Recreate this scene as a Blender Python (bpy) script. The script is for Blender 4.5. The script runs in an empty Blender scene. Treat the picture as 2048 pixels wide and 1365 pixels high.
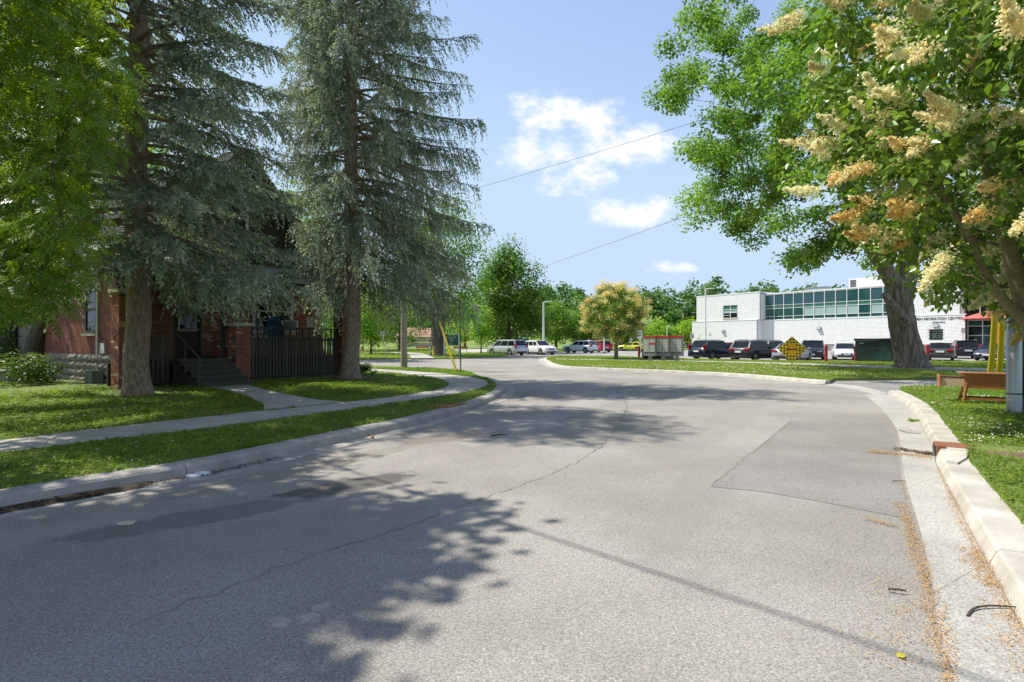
import bpy, bmesh, math, random
import numpy as np
from mathutils import Vector, Matrix

random.seed(11)
RNG = np.random.default_rng(11)
S = bpy.context.scene
COL = S.collection

# ------------------------------------------------------------------ camera
CAMH, FPX, CX, CY = 1.6, 1100.0, 1024.0, 682.5      # eye height and focal length in photo pixels
cam_d = bpy.data.cameras.new('camera')
cam = bpy.data.objects.new('camera', cam_d)
COL.objects.link(cam)
cam.location = (0, 0, CAMH)
cam.rotation_euler = (math.radians(90), 0, 0)
cam_d.sensor_width = 36.0
cam_d.lens = 36.0 * FPX / 2048.0
cam_d.clip_start, cam_d.clip_end = 0.05, 3000
S.camera = cam

# ------------------------------------------------------------------ light
SUN_EL = math.radians(58)
SUN_H = Vector((0.96, -0.27)).normalized()          # where the light travels, on the ground
SKY_STRENGTH, SUN_STRENGTH, EXPOSURE = 0.15, 3.0, 1.12
S.view_settings.view_transform = 'Standard'
S.view_settings.look = 'None'
S.view_settings.gamma = 1.0
S.view_settings.use_curve_mapping = False
S.view_settings.exposure = EXPOSURE

sun_d = bpy.data.lights.new('sun', 'SUN')
sun_d.energy = SUN_STRENGTH
sun_d.angle = math.radians(0.55)
sun_d.color = (1.0, 0.955, 0.88)
sun = bpy.data.objects.new('sun', sun_d)
COL.objects.link(sun)
_tr = Vector((SUN_H.x * math.cos(SUN_EL), SUN_H.y * math.cos(SUN_EL), -math.sin(SUN_EL)))
sun.rotation_euler = _tr.to_track_quat('-Z', 'Y').to_euler()
sun.location = (-30, 10, 50)

world = bpy.data.worlds.new('World')
S.world = world
world.use_nodes = True
wt = world.node_tree
wt.nodes.clear()


def N(nt, typ, **kw):
    n = nt.nodes.new(typ)
    for k, v in kw.items():
        setattr(n, k, v)
    return n


def mth(nt, op, a, b=None, c=None, clamp=False):
    n = nt.nodes.new('ShaderNodeMath')
    n.operation = op
    n.use_clamp = clamp
    for i, x in enumerate((a, b, c)):
        if x is None:
            continue
        if isinstance(x, (int, float)):
            n.inputs[i].default_value = x
        else:
            nt.links.new(x, n.inputs[i])
    return n.outputs[0]


def build_world():
    L = wt.links.new
    sky = N(wt, 'ShaderNodeTexSky', sky_type='NISHITA')
    sky.sun_disc = False
    sky.sun_elevation = SUN_EL
    sky.sun_rotation = math.atan2(-SUN_H.x, -SUN_H.y)
    sky.altitude = 1200
    sky.air_density, sky.dust_density, sky.ozone_density = 1.0, 0.0, 1.6
    tc = N(wt, 'ShaderNodeTexCoord')
    sep = N(wt, 'ShaderNodeSeparateXYZ')
    L(tc.outputs['Generated'], sep.inputs[0])
    y = mth(wt, 'MAXIMUM', sep.outputs[1], 0.02)
    u = mth(wt, 'DIVIDE', sep.outputs[0], y)
    v = mth(wt, 'DIVIDE', sep.outputs[2], y)
    comb = N(wt, 'ShaderNodeCombineXYZ')
    L(u, comb.inputs[0]); L(v, comb.inputs[1])
    nz = N(wt, 'ShaderNodeTexNoise')
    nz.inputs['Scale'].default_value = 14.0
    nz.inputs['Detail'].default_value = 9.0
    nz.inputs['Roughness'].default_value = 0.62
    mp = N(wt, 'ShaderNodeMapping')
    mp.inputs['Scale'].default_value = (1.0, 1.5, 1.0)
    L(comb.outputs[0], mp.inputs[0]); L(mp.outputs[0], nz.inputs['Vector'])
    # cumulus clouds standing ahead: (centre x, centre y, half width, half height) in photo pixels
    puffs = [(1105, 225, 105, 45), (1190, 245, 75, 50), (1270, 290, 85, 52), (1160, 300, 120, 48),
             (1150, 350, 80, 45), (1060, 310, 60, 35), (1262, 425, 95, 32), (1300, 415, 50, 24), (1342, 537, 48, 15)]
    tot = None
    for cx, cy, a, b in puffs:
        du = mth(wt, 'MULTIPLY', mth(wt, 'SUBTRACT', u, (cx - CX) / FPX), FPX / a)
        dv = mth(wt, 'MULTIPLY', mth(wt, 'SUBTRACT', v, (CY - cy) / FPX), FPX / b)
        r2 = mth(wt, 'ADD', mth(wt, 'MULTIPLY', du, du), mth(wt, 'MULTIPLY', dv, dv))
        e = mth(wt, 'SUBTRACT', 1.0, r2)
        tot = e if tot is None else mth(wt, 'MAXIMUM', tot, e)
    tot = mth(wt, 'MAXIMUM', tot, -1.5)
    m = mth(wt, 'ADD', mth(wt, 'MULTIPLY', tot, 0.55), mth(wt, 'MULTIPLY', mth(wt, 'SUBTRACT', nz.outputs[0], 0.5), 2.7))
    mr = N(wt, 'ShaderNodeMapRange', interpolation_type='SMOOTHSTEP')
    L(m, mr.inputs[0])
    mr.inputs[1].default_value = -0.12
    mr.inputs[2].default_value = 1.0
    front = mth(wt, 'GREATER_THAN', sep.outputs[1], 0.05)
    mask = mth(wt, 'MULTIPLY', mth(wt, 'MULTIPLY', mr.outputs[0], front), 0.92)
    mix = N(wt, 'ShaderNodeMix', data_type='RGBA')
    L(mask, mix.inputs[0])
    tint = N(wt, 'ShaderNodeMix', data_type='RGBA', blend_type='MULTIPLY')   # warm tint on the whole sky so its fill light is less blue
    tint.inputs[0].default_value = 1.0
    L(sky.outputs[0], tint.inputs[6]); tint.inputs[7].default_value = (1.16, 0.95, 0.83, 1)
    sc_ = N(wt, 'ShaderNodeSeparateColor')
    L(tint.outputs[2], sc_.inputs[0])
    cc_ = N(wt, 'ShaderNodeCombineColor')
    for i, cap in enumerate((1.85, 2.35, 3.05)):      # clear summer air: the blue holds down to the horizon
        n_ = N(wt, 'ShaderNodeMath', operation='SMOOTH_MIN')
        L(sc_.outputs[i], n_.inputs[0]); n_.inputs[1].default_value = cap; n_.inputs[2].default_value = 1.0
        L(n_.outputs[0], cc_.inputs[i])
    L(cc_.outputs[0], mix.inputs[6])
    mix.inputs[7].default_value = (3.9, 3.8, 3.8, 1)
    bg = N(wt, 'ShaderNodeBackground')
    bg.inputs[1].default_value = SKY_STRENGTH
    L(mix.outputs[2], bg.inputs[0])
    out = N(wt, 'ShaderNodeOutputWorld')
    L(bg.outputs[0], out.inputs[0])


build_world()
try:
    S.cycles.max_bounces = 6
    S.cycles.diffuse_bounces = 4
    S.cycles.glossy_bounces = 3
    S.cycles.transmission_bounces = 4
    S.cycles.transparent_max_bounces = 8
    S.cycles.caustics_reflective = False
    S.cycles.caustics_refractive = False
    S.cycles.use_denoising = True
except Exception:
    pass


# ------------------------------------------------------------------ helpers
def gp(px, py, z=0.0):
    """the place on level ground (height z) that the photograph shows at this pixel"""
    d = (CAMH - z) * FPX / (py - CY)
    return Vector(((px - CX) / FPX * d, d, z))


def at(px, py, d):
    return Vector(((px - CX) / FPX * d, d, CAMH - (py - CY) / FPX * d))


def proj(p):
    """numpy (n,3) -> photo pixels"""
    p = np.asarray(p)
    y = np.maximum(p[..., 1], 0.05)
    return np.stack([CX + p[..., 0] / y * FPX, CY - (p[..., 2] - CAMH) / y * FPX], -1)


def link(o, parent=None):
    COL.objects.link(o)
    if parent is not None:
        o.parent = parent
    return o


def thing(name, label, cat, loc=(0, 0, 0), rz=0.0, group=None):
    o = bpy.data.objects.new(name, None)
    o.empty_display_size = 0.2
    COL.objects.link(o)
    o.location = loc
    o.rotation_euler = (0, 0, rz)
    return tag(o, label, cat, group)


def tag(o, label, cat, group=None):
    o['label'] = label
    o['category'] = cat
    if group:
        o['group'] = group
    return o


def struct(o):
    o['kind'] = 'structure'
    return o


def stuff(o):
    o['kind'] = 'stuff'
    return o


def setting(name, loc=(0, 0, 0)):
    o = bpy.data.objects.new(name, None)
    COL.objects.link(o)
    o.location = loc
    return struct(o)


def dup(root, loc=None, rz=None, label=None, parent=None):
    r = root.copy()
    COL.objects.link(r)
    if parent is not None:
        r.parent = parent
    if loc is not None:
        r.location = loc
    if rz is not None:
        r.rotation_euler = (0, 0, rz)
    if label:
        r['label'] = label
    for ch in list(root.children):
        dup(ch, parent=r)
    return r


def np_mesh(name, verts, faces_flat, nper, mat, attr=None, smooth=False):
    """fast mesh: verts (n,3), faces as a flat index array with nper corners each"""
    me = bpy.data.meshes.new(name)
    verts = np.ascontiguousarray(verts, dtype=np.float32)
    faces_flat = np.ascontiguousarray(faces_flat, dtype=np.int32).ravel()
    nf = len(faces_flat) // nper
    me.vertices.add(len(verts))
    me.vertices.foreach_set('co', verts.ravel())
    me.loops.add(len(faces_flat))
    me.loops.foreach_set('vertex_index', faces_flat)
    me.polygons.add(nf)
    me.polygons.foreach_set('loop_start', np.arange(0, nf * nper, nper, dtype=np.int32))
    if smooth:
        me.polygons.foreach_set('use_smooth', np.ones(nf, dtype=bool))
    if attr is not None:
        a = me.attributes.new('v', 'FLOAT', 'POINT')
        a.data.foreach_set('value', np.ascontiguousarray(attr, dtype=np.float32))
    me.update(calc_edges=True)
    for m in (mat if isinstance(mat, (list, tuple)) else [mat]):
        me.materials.append(m)
    return me


class MB:
    """collects simple shapes into one mesh"""

    def __init__(self):
        self.v, self.f, self.s, self.m = [], [], [], []
        self.mi = 0

    def add(self, verts, faces, smooth=False):
        o = len(self.v)
        self.v += [tuple(p) for p in verts]
        for f in faces:
            self.f.append(tuple(i + o for i in f))
            self.s.append(smooth)
            self.m.append(self.mi)
        return self

    def box(self, x0, x1, y0, y1, z0, z1):
        vs = [(x0, y0, z0), (x1, y0, z0), (x1, y1, z0), (x0, y1, z0), (x0, y0, z1), (x1, y0, z1), (x1, y1, z1), (x0, y1, z1)]
        return self.add(vs, [(0, 3, 2, 1), (4, 5, 6, 7), (0, 1, 5, 4), (1, 2, 6, 5), (2, 3, 7, 6), (3, 0, 4, 7)])

    def cbox(self, c, sx, sy, sz, M=None):
        vs = []
        for dz in (-1, 1):
            for dx, dy in ((-1, -1), (1, -1), (1, 1), (-1, 1)):
                p = Vector((dx * sx / 2, dy * sy / 2, dz * sz / 2))
                if M is not None:
                    p = M @ p
                vs.append(p + Vector(c))
        return self.add(vs, [(0, 3, 2, 1), (4, 5, 6, 7), (0, 1, 5, 4), (1, 2, 6, 5), (2, 3, 7, 6), (3, 0, 4, 7)])

    def beam(self, p0, p1, w, h):
        """square bar from p0 to p1"""
        p0, p1 = Vector(p0), Vector(p1)
        d = p1 - p0
        M = d.to_track_quat('Y', 'Z').to_matrix()
        return self.cbox((p0 + p1) / 2, w, d.length, h, M)

    def tube(self, pts, radii, n=8, cap=True, smooth=True):
        pts = [Vector(p) for p in pts]
        if isinstance(radii, (int, float)):
            radii = [radii] * len(pts)
        vs, fs = [], []
        ref = None
        for i, p in enumerate(pts):
            t = (pts[min(i + 1, len(pts) - 1)] - pts[max(i - 1, 0)])
            if t.length < 1e-9:
                t = Vector((0, 0, 1))
            t.normalize()
            if ref is None:
                ref = t.orthogonal().normalized()
            ref = ref - t * ref.dot(t)
            if ref.length < 1e-6:
                ref = t.orthogonal()
            ref.normalize()
            b = t.cross(ref)
            for k in range(n):
                a = 2 * math.pi * k / n
                vs.append(p + (ref * math.cos(a) + b * math.sin(a)) * radii[i])
        for i in range(len(pts) - 1):
            for k in range(n):
                k2 = (k + 1) % n
                fs.append((i * n + k, i * n + k2, (i + 1) * n + k2, (i + 1) * n + k))
        self.add(vs, fs, smooth)
        if cap:
            self.add(vs[:n], [tuple(reversed(range(n)))])
            self.add(vs[-n:], [tuple(range(n))])
        return self

    def prism(self, poly, z0, z1):
        n = len(poly)
        vs = [(p[0], p[1], z0) for p in poly] + [(p[0], p[1], z1) for p in poly]
        fs = [tuple(reversed(range(n))), tuple(range(n, 2 * n))]
        for i in range(n):
            j = (i + 1) % n
            fs.append((i, j, n + j, n + i))
        return self.add(vs, fs)

    def ball(self, c, r, sx=1, sy=1, sz=1, n=8, m=5):
        vs, fs = [], []
        for i in range(m + 1):
            th = math.pi * i / m
            for k in range(n):
                ph = 2 * math.pi * k / n
                vs.append((c[0] + r * sx * math.sin(th) * math.cos(ph), c[1] + r * sy * math.sin(th) * math.sin(ph), c[2] + r * sz * math.cos(th)))
        for i in range(m):
            for k in range(n):
                k2 = (k + 1) % n
                fs.append((i * n + k, (i + 1) * n + k, (i + 1) * n + k2, i * n + k2))
        return self.add(vs, fs, True)

    def mesh(self, name, mats, bevel=0.0):
        me = bpy.data.meshes.new(name)
        me.from_pydata(self.v, [], self.f)
        for m in (mats if isinstance(mats, (list, tuple)) else [mats]):
            me.materials.append(m)
        me.polygons.foreach_set('use_smooth', self.s)
        me.polygons.foreach_set('material_index', self.m)
        if bevel > 0:
            bm = bmesh.new()
            bm.from_mesh(me)
            bmesh.ops.remove_doubles(bm, verts=bm.verts, dist=1e-5)
            bmesh.ops.bevel(bm, geom=list(bm.edges), offset=bevel, segments=1, affect='EDGES', clamp_overlap=True)
            bm.to_mesh(me)
            bm.free()
        me.update()
        return me

    def build(self, name, mats, parent=None, loc=None, bevel=0.0):
        o = bpy.data.objects.new(name, self.mesh(name, mats, bevel))
        if loc is not None:
            o.location = loc
        return link(o, parent)


def obj(name, me, parent=None, loc=None, rot=None, scale=None):
    o = bpy.data.objects.new(name, me)
    if loc is not None:
        o.location = loc
    if rot is not None:
        o.rotation_euler = rot
    if scale is not None:
        o.scale = (scale,) * 3 if isinstance(scale, (int, float)) else scale
    return link(o, parent)


def in_poly(pts, poly):
    x, y = pts[:, 0], pts[:, 1]
    inside = np.zeros(len(pts), bool)
    n = len(poly)
    for i in range(n):
        x1, y1 = poly[i][0], poly[i][1]
        x2, y2 = poly[(i + 1) % n][0], poly[(i + 1) % n][1]
        c = (y1 > y) != (y2 > y)
        with np.errstate(divide='ignore', invalid='ignore'):
            xi = (x2 - x1) * (y - y1) / (y2 - y1 + 1e-12) + x1
        inside ^= c & (x < xi)
    return inside


def resample(pts, step=None, n=None):
    P = np.array([[p[0], p[1]] for p in pts], float)
    seg = np.linalg.norm(np.diff(P, axis=0), axis=1)
    s = np.concatenate([[0], np.cumsum(seg)])
    if n is None:
        n = max(2, int(round(s[-1] / step)) + 1)
    t = np.linspace(0, s[-1], n)
    return np.stack([np.interp(t, s, P[:, 0]), np.interp(t, s, P[:, 1])], 1)


def smooth_line(pts, step=0.3):
    """Catmull-Rom through pts, resampled"""
    Q = [np.array([p[0], p[1]], float) for p in pts]
    P = [Q[0]]
    for a, b in zip(Q[:-1], Q[1:]):       # even out the spacing first
        k = max(1, int(np.linalg.norm(b - a) / 3.5))
        P += [a + (b - a) * j / k for j in range(1, k + 1)]
    P = [2 * P[0] - P[1]] + P + [2 * P[-1] - P[-2]]
    out = []
    for i in range(1, len(P) - 2):
        p0, p1, p2, p3 = P[i - 1], P[i], P[i + 1], P[i + 2]
        k = max(2, int(np.linalg.norm(p2 - p1) / step))
        for j in range(k):
            t = j / k
            out.append(0.5 * (2 * p1 + (p2 - p0) * t + (2 * p0 - 5 * p1 + 4 * p2 - p3) * t * t + (3 * p1 - p0 - 3 * p2 + p3) * t ** 3))
    out.append(P[-2])
    return np.array(out)


def offset_line(L, dist):
    """shift a polyline to its left by dist"""
    T = np.gradient(L, axis=0)
    T /= np.linalg.norm(T, axis=1)[:, None] + 1e-9
    return L + np.stack([-T[:, 1], T[:, 0]], 1) * dist


def strip(mb, A, B, za, zb, sub=1, noise=0.0, hf=None):
    """a sheet between two lines with the same number of points"""
    n = len(A)
    vs = []
    for i in range(n):
        for k in range(sub + 1):
            t = k / sub
            p = A[i] * (1 - t) + B[i] * t
            z = za * (1 - t) + zb * t
            if hf is not None:
                z = hf(p[0], p[1])
            if noise and 0 < k < sub:
                z += random.uniform(-noise, noise)
            vs.append((p[0], p[1], z))
    fs = []
    w = sub + 1
    for i in range(n - 1):
        for k in range(sub):
            fs.append((i * w + k, i * w + k + 1, (i + 1) * w + k + 1, (i + 1) * w + k))
    mb.add(vs, fs, True)


def poly_sheet(name, poly, z, mat, parent=None, skirt=0.0):
    bm = bmesh.new()
    vs = [bm.verts.new((p[0], p[1], z)) for p in poly]
    es = [bm.edges.new((vs[i], vs[(i + 1) % len(vs)])) for i in range(len(vs))]
    bmesh.ops.triangle_fill(bm, edges=es, use_beauty=True)
    for f in bm.faces:
        f.normal_update()
        if f.normal.z < 0:
            f.normal_flip()
    if skirt:
        lo = [bm.verts.new((p[0], p[1], z - skirt)) for p in poly]
        n = len(vs)
        for i in range(n):
            bm.faces.new((vs[i], lo[i], lo[(i + 1) % n], vs[(i + 1) % n]))
    me = bpy.data.meshes.new(name)
    bm.to_mesh(me)
    bm.free()
    me.materials.append(mat)
    return obj(name, me, parent)


# ------------------------------------------------------------------ materials
def mat(name, c, c2=None, rough=0.7, metal=0.0, scale=6.0, detail=4.0, bump=0.0, bscale=None, stretch=None, coat=0.0, spec=0.5, contrast=1.0):
    m = bpy.data.materials.new(name)
    m.use_nodes = True
    nt = m.node_tree
    b = nt.nodes['Principled BSDF']
    b.inputs['Roughness'].default_value = rough
    b.inputs['Metallic'].default_value = metal
    b.inputs['Specular IOR Level'].default_value = spec
    b.inputs['Coat Weight'].default_value = coat
    if c2 is None:
        c2 = tuple(x * 0.82 for x in c)
    tc = N(nt, 'ShaderNodeTexCoord')
    mp = N(nt, 'ShaderNodeMapping')
    if stretch:
        mp.inputs['Scale'].default_value = stretch
    nt.links.new(tc.outputs['Object'], mp.inputs[0])
    nz = N(nt, 'ShaderNodeTexNoise')
    nz.inputs['Scale'].default_value = scale
    nz.inputs['Detail'].default_value = detail
    nt.links.new(mp.outputs[0], nz.inputs['Vector'])
    mr = N(nt, 'ShaderNodeMapRange')
    mr.inputs[1].default_value = 0.5 - 0.22 / contrast
    mr.inputs[2].default_value = 0.5 + 0.22 / contrast
    nt.links.new(nz.outputs[0], mr.inputs[0])
    mx = N(nt, 'ShaderNodeMix', data_type='RGBA')
    nt.links.new(mr.outputs[0], mx.inputs[0])
    mx.inputs[6].default_value = (*c, 1)
    mx.inputs[7].default_value = (*c2, 1)
    nt.links.new(mx.outputs[2], b.inputs['Base Color'])
    if bump:
        nb = N(nt, 'ShaderNodeTexNoise')
        nb.inputs['Scale'].default_value = bscale or scale * 4
        nb.inputs['Detail'].default_value = 5
        nt.links.new(mp.outputs[0], nb.inputs['Vector'])
        bp = N(nt, 'ShaderNodeBump')
        bp.inputs['Strength'].default_value = bump
        bp.inputs['Distance'].default_value = 0.02
        nt.links.new(nb.outputs[0], bp.inputs['Height'])
        nt.links.new(bp.outputs[0], b.inputs['Normal'])
    return m


def leafmat(name, c1, c2, trans=0.4, rough=0.45, tcol=None, spec=0.3):
    """thin leaf: two colours by the leaf's own random value, some light shining through"""
    m = bpy.data.materials.new(name)
    m.use_nodes = True
    nt = m.node_tree
    b = nt.nodes['Principled BSDF']
    out = nt.nodes['Material Output']
    at_ = N(nt, 'ShaderNodeAttribute', attribute_name='v')
    mx = N(nt, 'ShaderNodeMix', data_type='RGBA')
    nt.links.new(at_.outputs['Fac'], mx.inputs[0])
    mx.inputs[6].default_value = (*c1, 1)
    mx.inputs[7].default_value = (*c2, 1)
    nt.links.new(mx.outputs[2], b.inputs['Base Color'])
    b.inputs['Roughness'].default_value = rough
    b.inputs['Specular IOR Level'].default_value = spec
    tr = N(nt, 'ShaderNodeBsdfTranslucent')
    tm = N(nt, 'ShaderNodeMix', data_type='RGBA', blend_type='MULTIPLY')
    tm.inputs[0].default_value = 1.0
    nt.links.new(mx.outputs[2], tm.inputs[6])
    tm.inputs[7].default_value = (*(tcol or (1.7, 1.75, 0.7)), 1)
    nt.links.new(tm.outputs[2], tr.inputs[0])
    ms = N(nt, 'ShaderNodeMixShader')
    ms.inputs[0].default_value = trans
    nt.links.new(b.outputs[0], ms.inputs[1])
    nt.links.new(tr.outputs[0], ms.inputs[2])
    nt.links.new(ms.outputs[0], out.inputs[0])
    return m


def glass(name, c, rough=0.05, spec=0.8):
    m = bpy.data.materials.new(name)
    m.use_nodes = True
    b = m.node_tree.nodes['Principled BSDF']
    b.inputs['Base Color'].default_value = (*c, 1)
    b.inputs['Roughness'].default_value = rough
    b.inputs['Specular IOR Level'].default_value = spec
    return m


def asphalt(name, c, c2, speck, stains=(), scale=90.0, big=0.35, strength=0.4):
    """aggregate seen in worn tarmac; stains: (x, y, rx, ry, colour, weight) patches where water or oil has soaked in"""
    m = bpy.data.materials.new(name)
    m.use_nodes = True
    nt = m.node_tree
    L = nt.links.new
    b = nt.nodes['Principled BSDF']
    b.inputs['Roughness'].default_value = 0.82
    b.inputs['Specular IOR Level'].default_value = 0.25
    tc = N(nt, 'ShaderNodeTexCoord')
    n1 = N(nt, 'ShaderNodeTexNoise'); n1.inputs['Scale'].default_value = big; n1.inputs['Detail'].default_value = 8; n1.inputs['Roughness'].default_value = 0.6
    L(tc.outputs['Object'], n1.inputs['Vector'])
    mr = N(nt, 'ShaderNodeMapRange'); mr.inputs[1].default_value = 0.40; mr.inputs[2].default_value = 0.60
    L(n1.outputs[0], mr.inputs[0])
    mx = N(nt, 'ShaderNodeMix', data_type='RGBA')
    L(mr.outputs[0], mx.inputs[0]); mx.inputs[6].default_value = (*c, 1); mx.inputs[7].default_value = (*c2, 1)
    vo = N(nt, 'ShaderNodeTexVoronoi'); vo.inputs['Scale'].default_value = scale
    L(tc.outputs['Object'], vo.inputs['Vector'])
    sv = N(nt, 'ShaderNodeSeparateColor')
    L(vo.outputs['Color'], sv.inputs[0])
    cr = N(nt, 'ShaderNodeValToRGB')
    e = cr.color_ramp.elements
    e[0].position = 0.0; e[0].color = (*[x for x in speck[0]], 1)
    e[1].position = 1.0; e[1].color = (*[x for x in speck[1]], 1)
    k = cr.color_ramp.elements.new(0.10); k.color = (0.72, 0.72, 0.72, 1)
    k = cr.color_ramp.elements.new(0.85); k.color = (1.08, 1.07, 1.05, 1)
    L(sv.outputs[0], cr.inputs[0])
    n2 = N(nt, 'ShaderNodeTexNoise'); n2.inputs['Scale'].default_value = scale * 0.5; n2.inputs['Detail'].default_value = 4
    L(tc.outputs['Object'], n2.inputs['Vector'])
    mr2 = N(nt, 'ShaderNodeMapRange'); mr2.inputs[1].default_value = 0.3; mr2.inputs[2].default_value = 0.7; mr2.inputs[3].default_value = 0.75; mr2.inputs[4].default_value = 1.25
    L(n2.outputs[0], mr2.inputs[0])
    mul = N(nt, 'ShaderNodeMix', data_type='RGBA', blend_type='MULTIPLY'); mul.inputs[0].default_value = 1.0
    L(mx.outputs[2], mul.inputs[6]); L(cr.outputs[0], mul.inputs[7])
    mul2 = N(nt, 'ShaderNodeMix', data_type='RGBA', blend_type='MULTIPLY'); mul2.inputs[0].default_value = 1.0
    L(mul.outputs[2], mul2.inputs[6]); L(mr2.outputs[0], mul2.inputs[7])
    col = mul2.outputs[2]
    if stains:
        sp = N(nt, 'ShaderNodeSeparateXYZ'); L(tc.outputs['Object'], sp.inputs[0])
        n3 = N(nt, 'ShaderNodeTexNoise'); n3.inputs['Scale'].default_value = 2.2; n3.inputs['Detail'].default_value = 8; n3.inputs['Roughness'].default_value = 0.65
        L(tc.outputs['Object'], n3.inputs['Vector'])
        wob = mth(nt, 'MULTIPLY', mth(nt, 'SUBTRACT', n3.outputs[0], 0.5), 2.6)
        for (sx, sy, rx, ry, ang, scol, wgt) in stains:
            ca, sa = math.cos(ang), math.sin(ang)
            dx = mth(nt, 'SUBTRACT', sp.outputs[0], sx); dy = mth(nt, 'SUBTRACT', sp.outputs[1], sy)
            a = mth(nt, 'ADD', mth(nt, 'MULTIPLY', dx, ca / rx), mth(nt, 'MULTIPLY', dy, sa / rx))
            bb = mth(nt, 'ADD', mth(nt, 'MULTIPLY', dx, -sa / ry), mth(nt, 'MULTIPLY', dy, ca / ry))
            r = mth(nt, 'ADD', mth(nt, 'MULTIPLY', a, a), mth(nt, 'MULTIPLY', bb, bb))
            val = mth(nt, 'ADD', mth(nt, 'SUBTRACT', 1.0, r), wob)
            m3 = N(nt, 'ShaderNodeMapRange', interpolation_type='SMOOTHSTEP')
            L(val, m3.inputs[0]); m3.inputs[1].default_value = 0.0; m3.inputs[2].default_value = 0.45; m3.inputs[4].default_value = wgt
            x = N(nt, 'ShaderNodeMix', data_type='RGBA')
            L(m3.outputs[0], x.inputs[0]); L(col, x.inputs[6]); x.inputs[7].default_value = (*scol, 1)
            col = x.outputs[2]
    L(col, b.inputs['Base Color'])
    bp = N(nt, 'ShaderNodeBump'); bp.inputs['Strength'].default_value = strength; bp.inputs['Distance'].default_value = 0.006
    L(vo.outputs['Distance'], bp.inputs['Height'])
    L(bp.outputs[0], b.inputs['Normal'])
    return m


def emit_off(m):
    return m


M_ROAD = asphalt('worn_asphalt', (0.268, 0.246, 0.216), (0.345, 0.320, 0.282), ((0.55, 0.55, 0.56), (1.3, 1.25, 1.18)), stains=[
    (-1.75, 6.15, 1.0, 0.28, 0.72, (0.06, 0.058, 0.05), 0.75),
    (-2.9, 4.95, 1.1, 0.3, 0.66, (0.13, 0.122, 0.10), 0.6),
    (-3.8, 4.75, 0.9, 0.22, 0.7, (0.30, 0.275, 0.23), 0.5),
    (-0.95, 9.2, 1.1, 0.35, 0.75, (0.17, 0.13, 0.10), 0.55),
    (0.5, 17.0, 1.0, 1.5, 0.2, (0.2, 0.19, 0.18), 0.5),
    (-2.55, 7.0, 2.2, 0.3, 0.95, (0.20, 0.175, 0.13), 0.45),
    (2.2, 6.2, 0.35, 2.6, -0.5, (0.22, 0.205, 0.185), 0.35), (4.6, 11.5, 0.5, 4.5, -0.55, (0.225, 0.21, 0.19), 0.35), (1.2, 12.5, 0.5, 5.0, -0.45, (0.40, 0.375, 0.34), 0.3),
], scale=130.0, strength=0.22)
M_PATCH = asphalt('newer_asphalt', (0.232, 0.221, 0.203), (0.275, 0.261, 0.24), ((0.65, 0.65, 0.65), (1.2, 1.16, 1.12)), scale=150.0, big=0.8, strength=.2)
M_LOT = asphalt('parking_asphalt', (0.30, 0.285, 0.26), (0.36, 0.345, 0.315), ((0.7, 0.7, 0.7), (1.2, 1.2, 1.2)), scale=30.0)
M_DRIVE = asphalt('drive_asphalt', (0.25, 0.24, 0.225), (0.32, 0.31, 0.29), ((0.55, 0.55, 0.55), (1.3, 1.3, 1.3)), scale=60.0)
M_KERB_NEW = mat('new_concrete', (0.55, 0.51, 0.44), (0.36, 0.33, 0.275), rough=0.85, scale=2.2, detail=10, bump=0.4, bscale=45, contrast=1.2)
M_KERB = mat('old_kerb_concrete', (0.40, 0.375, 0.325), (0.26, 0.245, 0.215), rough=0.9, scale=4, detail=9, bump=0.5, bscale=50)
M_GUTTER = asphalt('gutter_concrete', (0.375, 0.355, 0.32), (0.46, 0.435, 0.385), ((0.88, 0.87, 0.86), (1.06, 1.05, 1.04)), scale=120.0, big=0.9, strength=0.2)
M_KERB_MID = mat('worn_pale_concrete', (0.48, 0.45, 0.39), (0.30, 0.28, 0.24), rough=0.9, scale=3, detail=10, bump=0.4, bscale=60)
M_WALK = mat('sidewalk_concrete', (0.46, 0.43, 0.365), (0.34, 0.318, 0.275), rough=0.9, scale=2.2, detail=9, bump=0.35, bscale=50)
M_SOIL = mat('bare_soil', (0.20, 0.135, 0.08), (0.12, 0.085, 0.05), rough=1.0, scale=7, detail=8, bump=0.6, bscale=40)
M_LAWN = mat('lawn_turf', (0.105, 0.165, 0.022), (0.165, 0.20, 0.04), rough=0.95, scale=1.3, detail=9, bump=0.6, bscale=45, contrast=1.4)
M_LAWN_DRY = mat('dry_turf', (0.13, 0.19, 0.03), (0.20, 0.20, 0.06), rough=0.95, scale=0.35, detail=9, bump=0.5, bscale=30, contrast=1.3)
M_PARK = mat('park_turf', (0.13, 0.21, 0.025), (0.20, 0.25, 0.05), rough=0.95, scale=0.12, detail=8, bump=0.3, bscale=15)
M_CRACK = mat('crack_filler', (0.17, 0.157, 0.132), (0.26, 0.235, 0.185), rough=1.0, scale=9)
M_BRICK = mat('red_brick', (0.33, 0.105, 0.06), (0.22, 0.07, 0.045), rough=0.85, scale=3.5, detail=3, bump=0.3, bscale=60)
M_BRICK2 = mat('pale_brick', (0.55, 0.34, 0.24), (0.46, 0.25, 0.17), rough=0.85, scale=5, bump=0.3, bscale=60)
M_BRICK3 = mat('dark_brick', (0.16, 0.06, 0.045), (0.11, 0.05, 0.04), rough=0.85, scale=5, bump=0.3, bscale=60)
M_MORTAR = mat('mortar', (0.34, 0.27, 0.21), (0.25, 0.2, 0.16), rough=0.95, scale=8)
M_STONE = mat('rock_face_stone', (0.40, 0.34, 0.25), (0.25, 0.215, 0.165), rough=0.9, scale=5, detail=8, bump=1.0, bscale=14)
M_BLACKWOOD = mat('dark_stained_wood', (0.035, 0.028, 0.022), (0.06, 0.05, 0.038), rough=0.7, scale=8, stretch=(8, 8, 1), bump=0.2)
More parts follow.
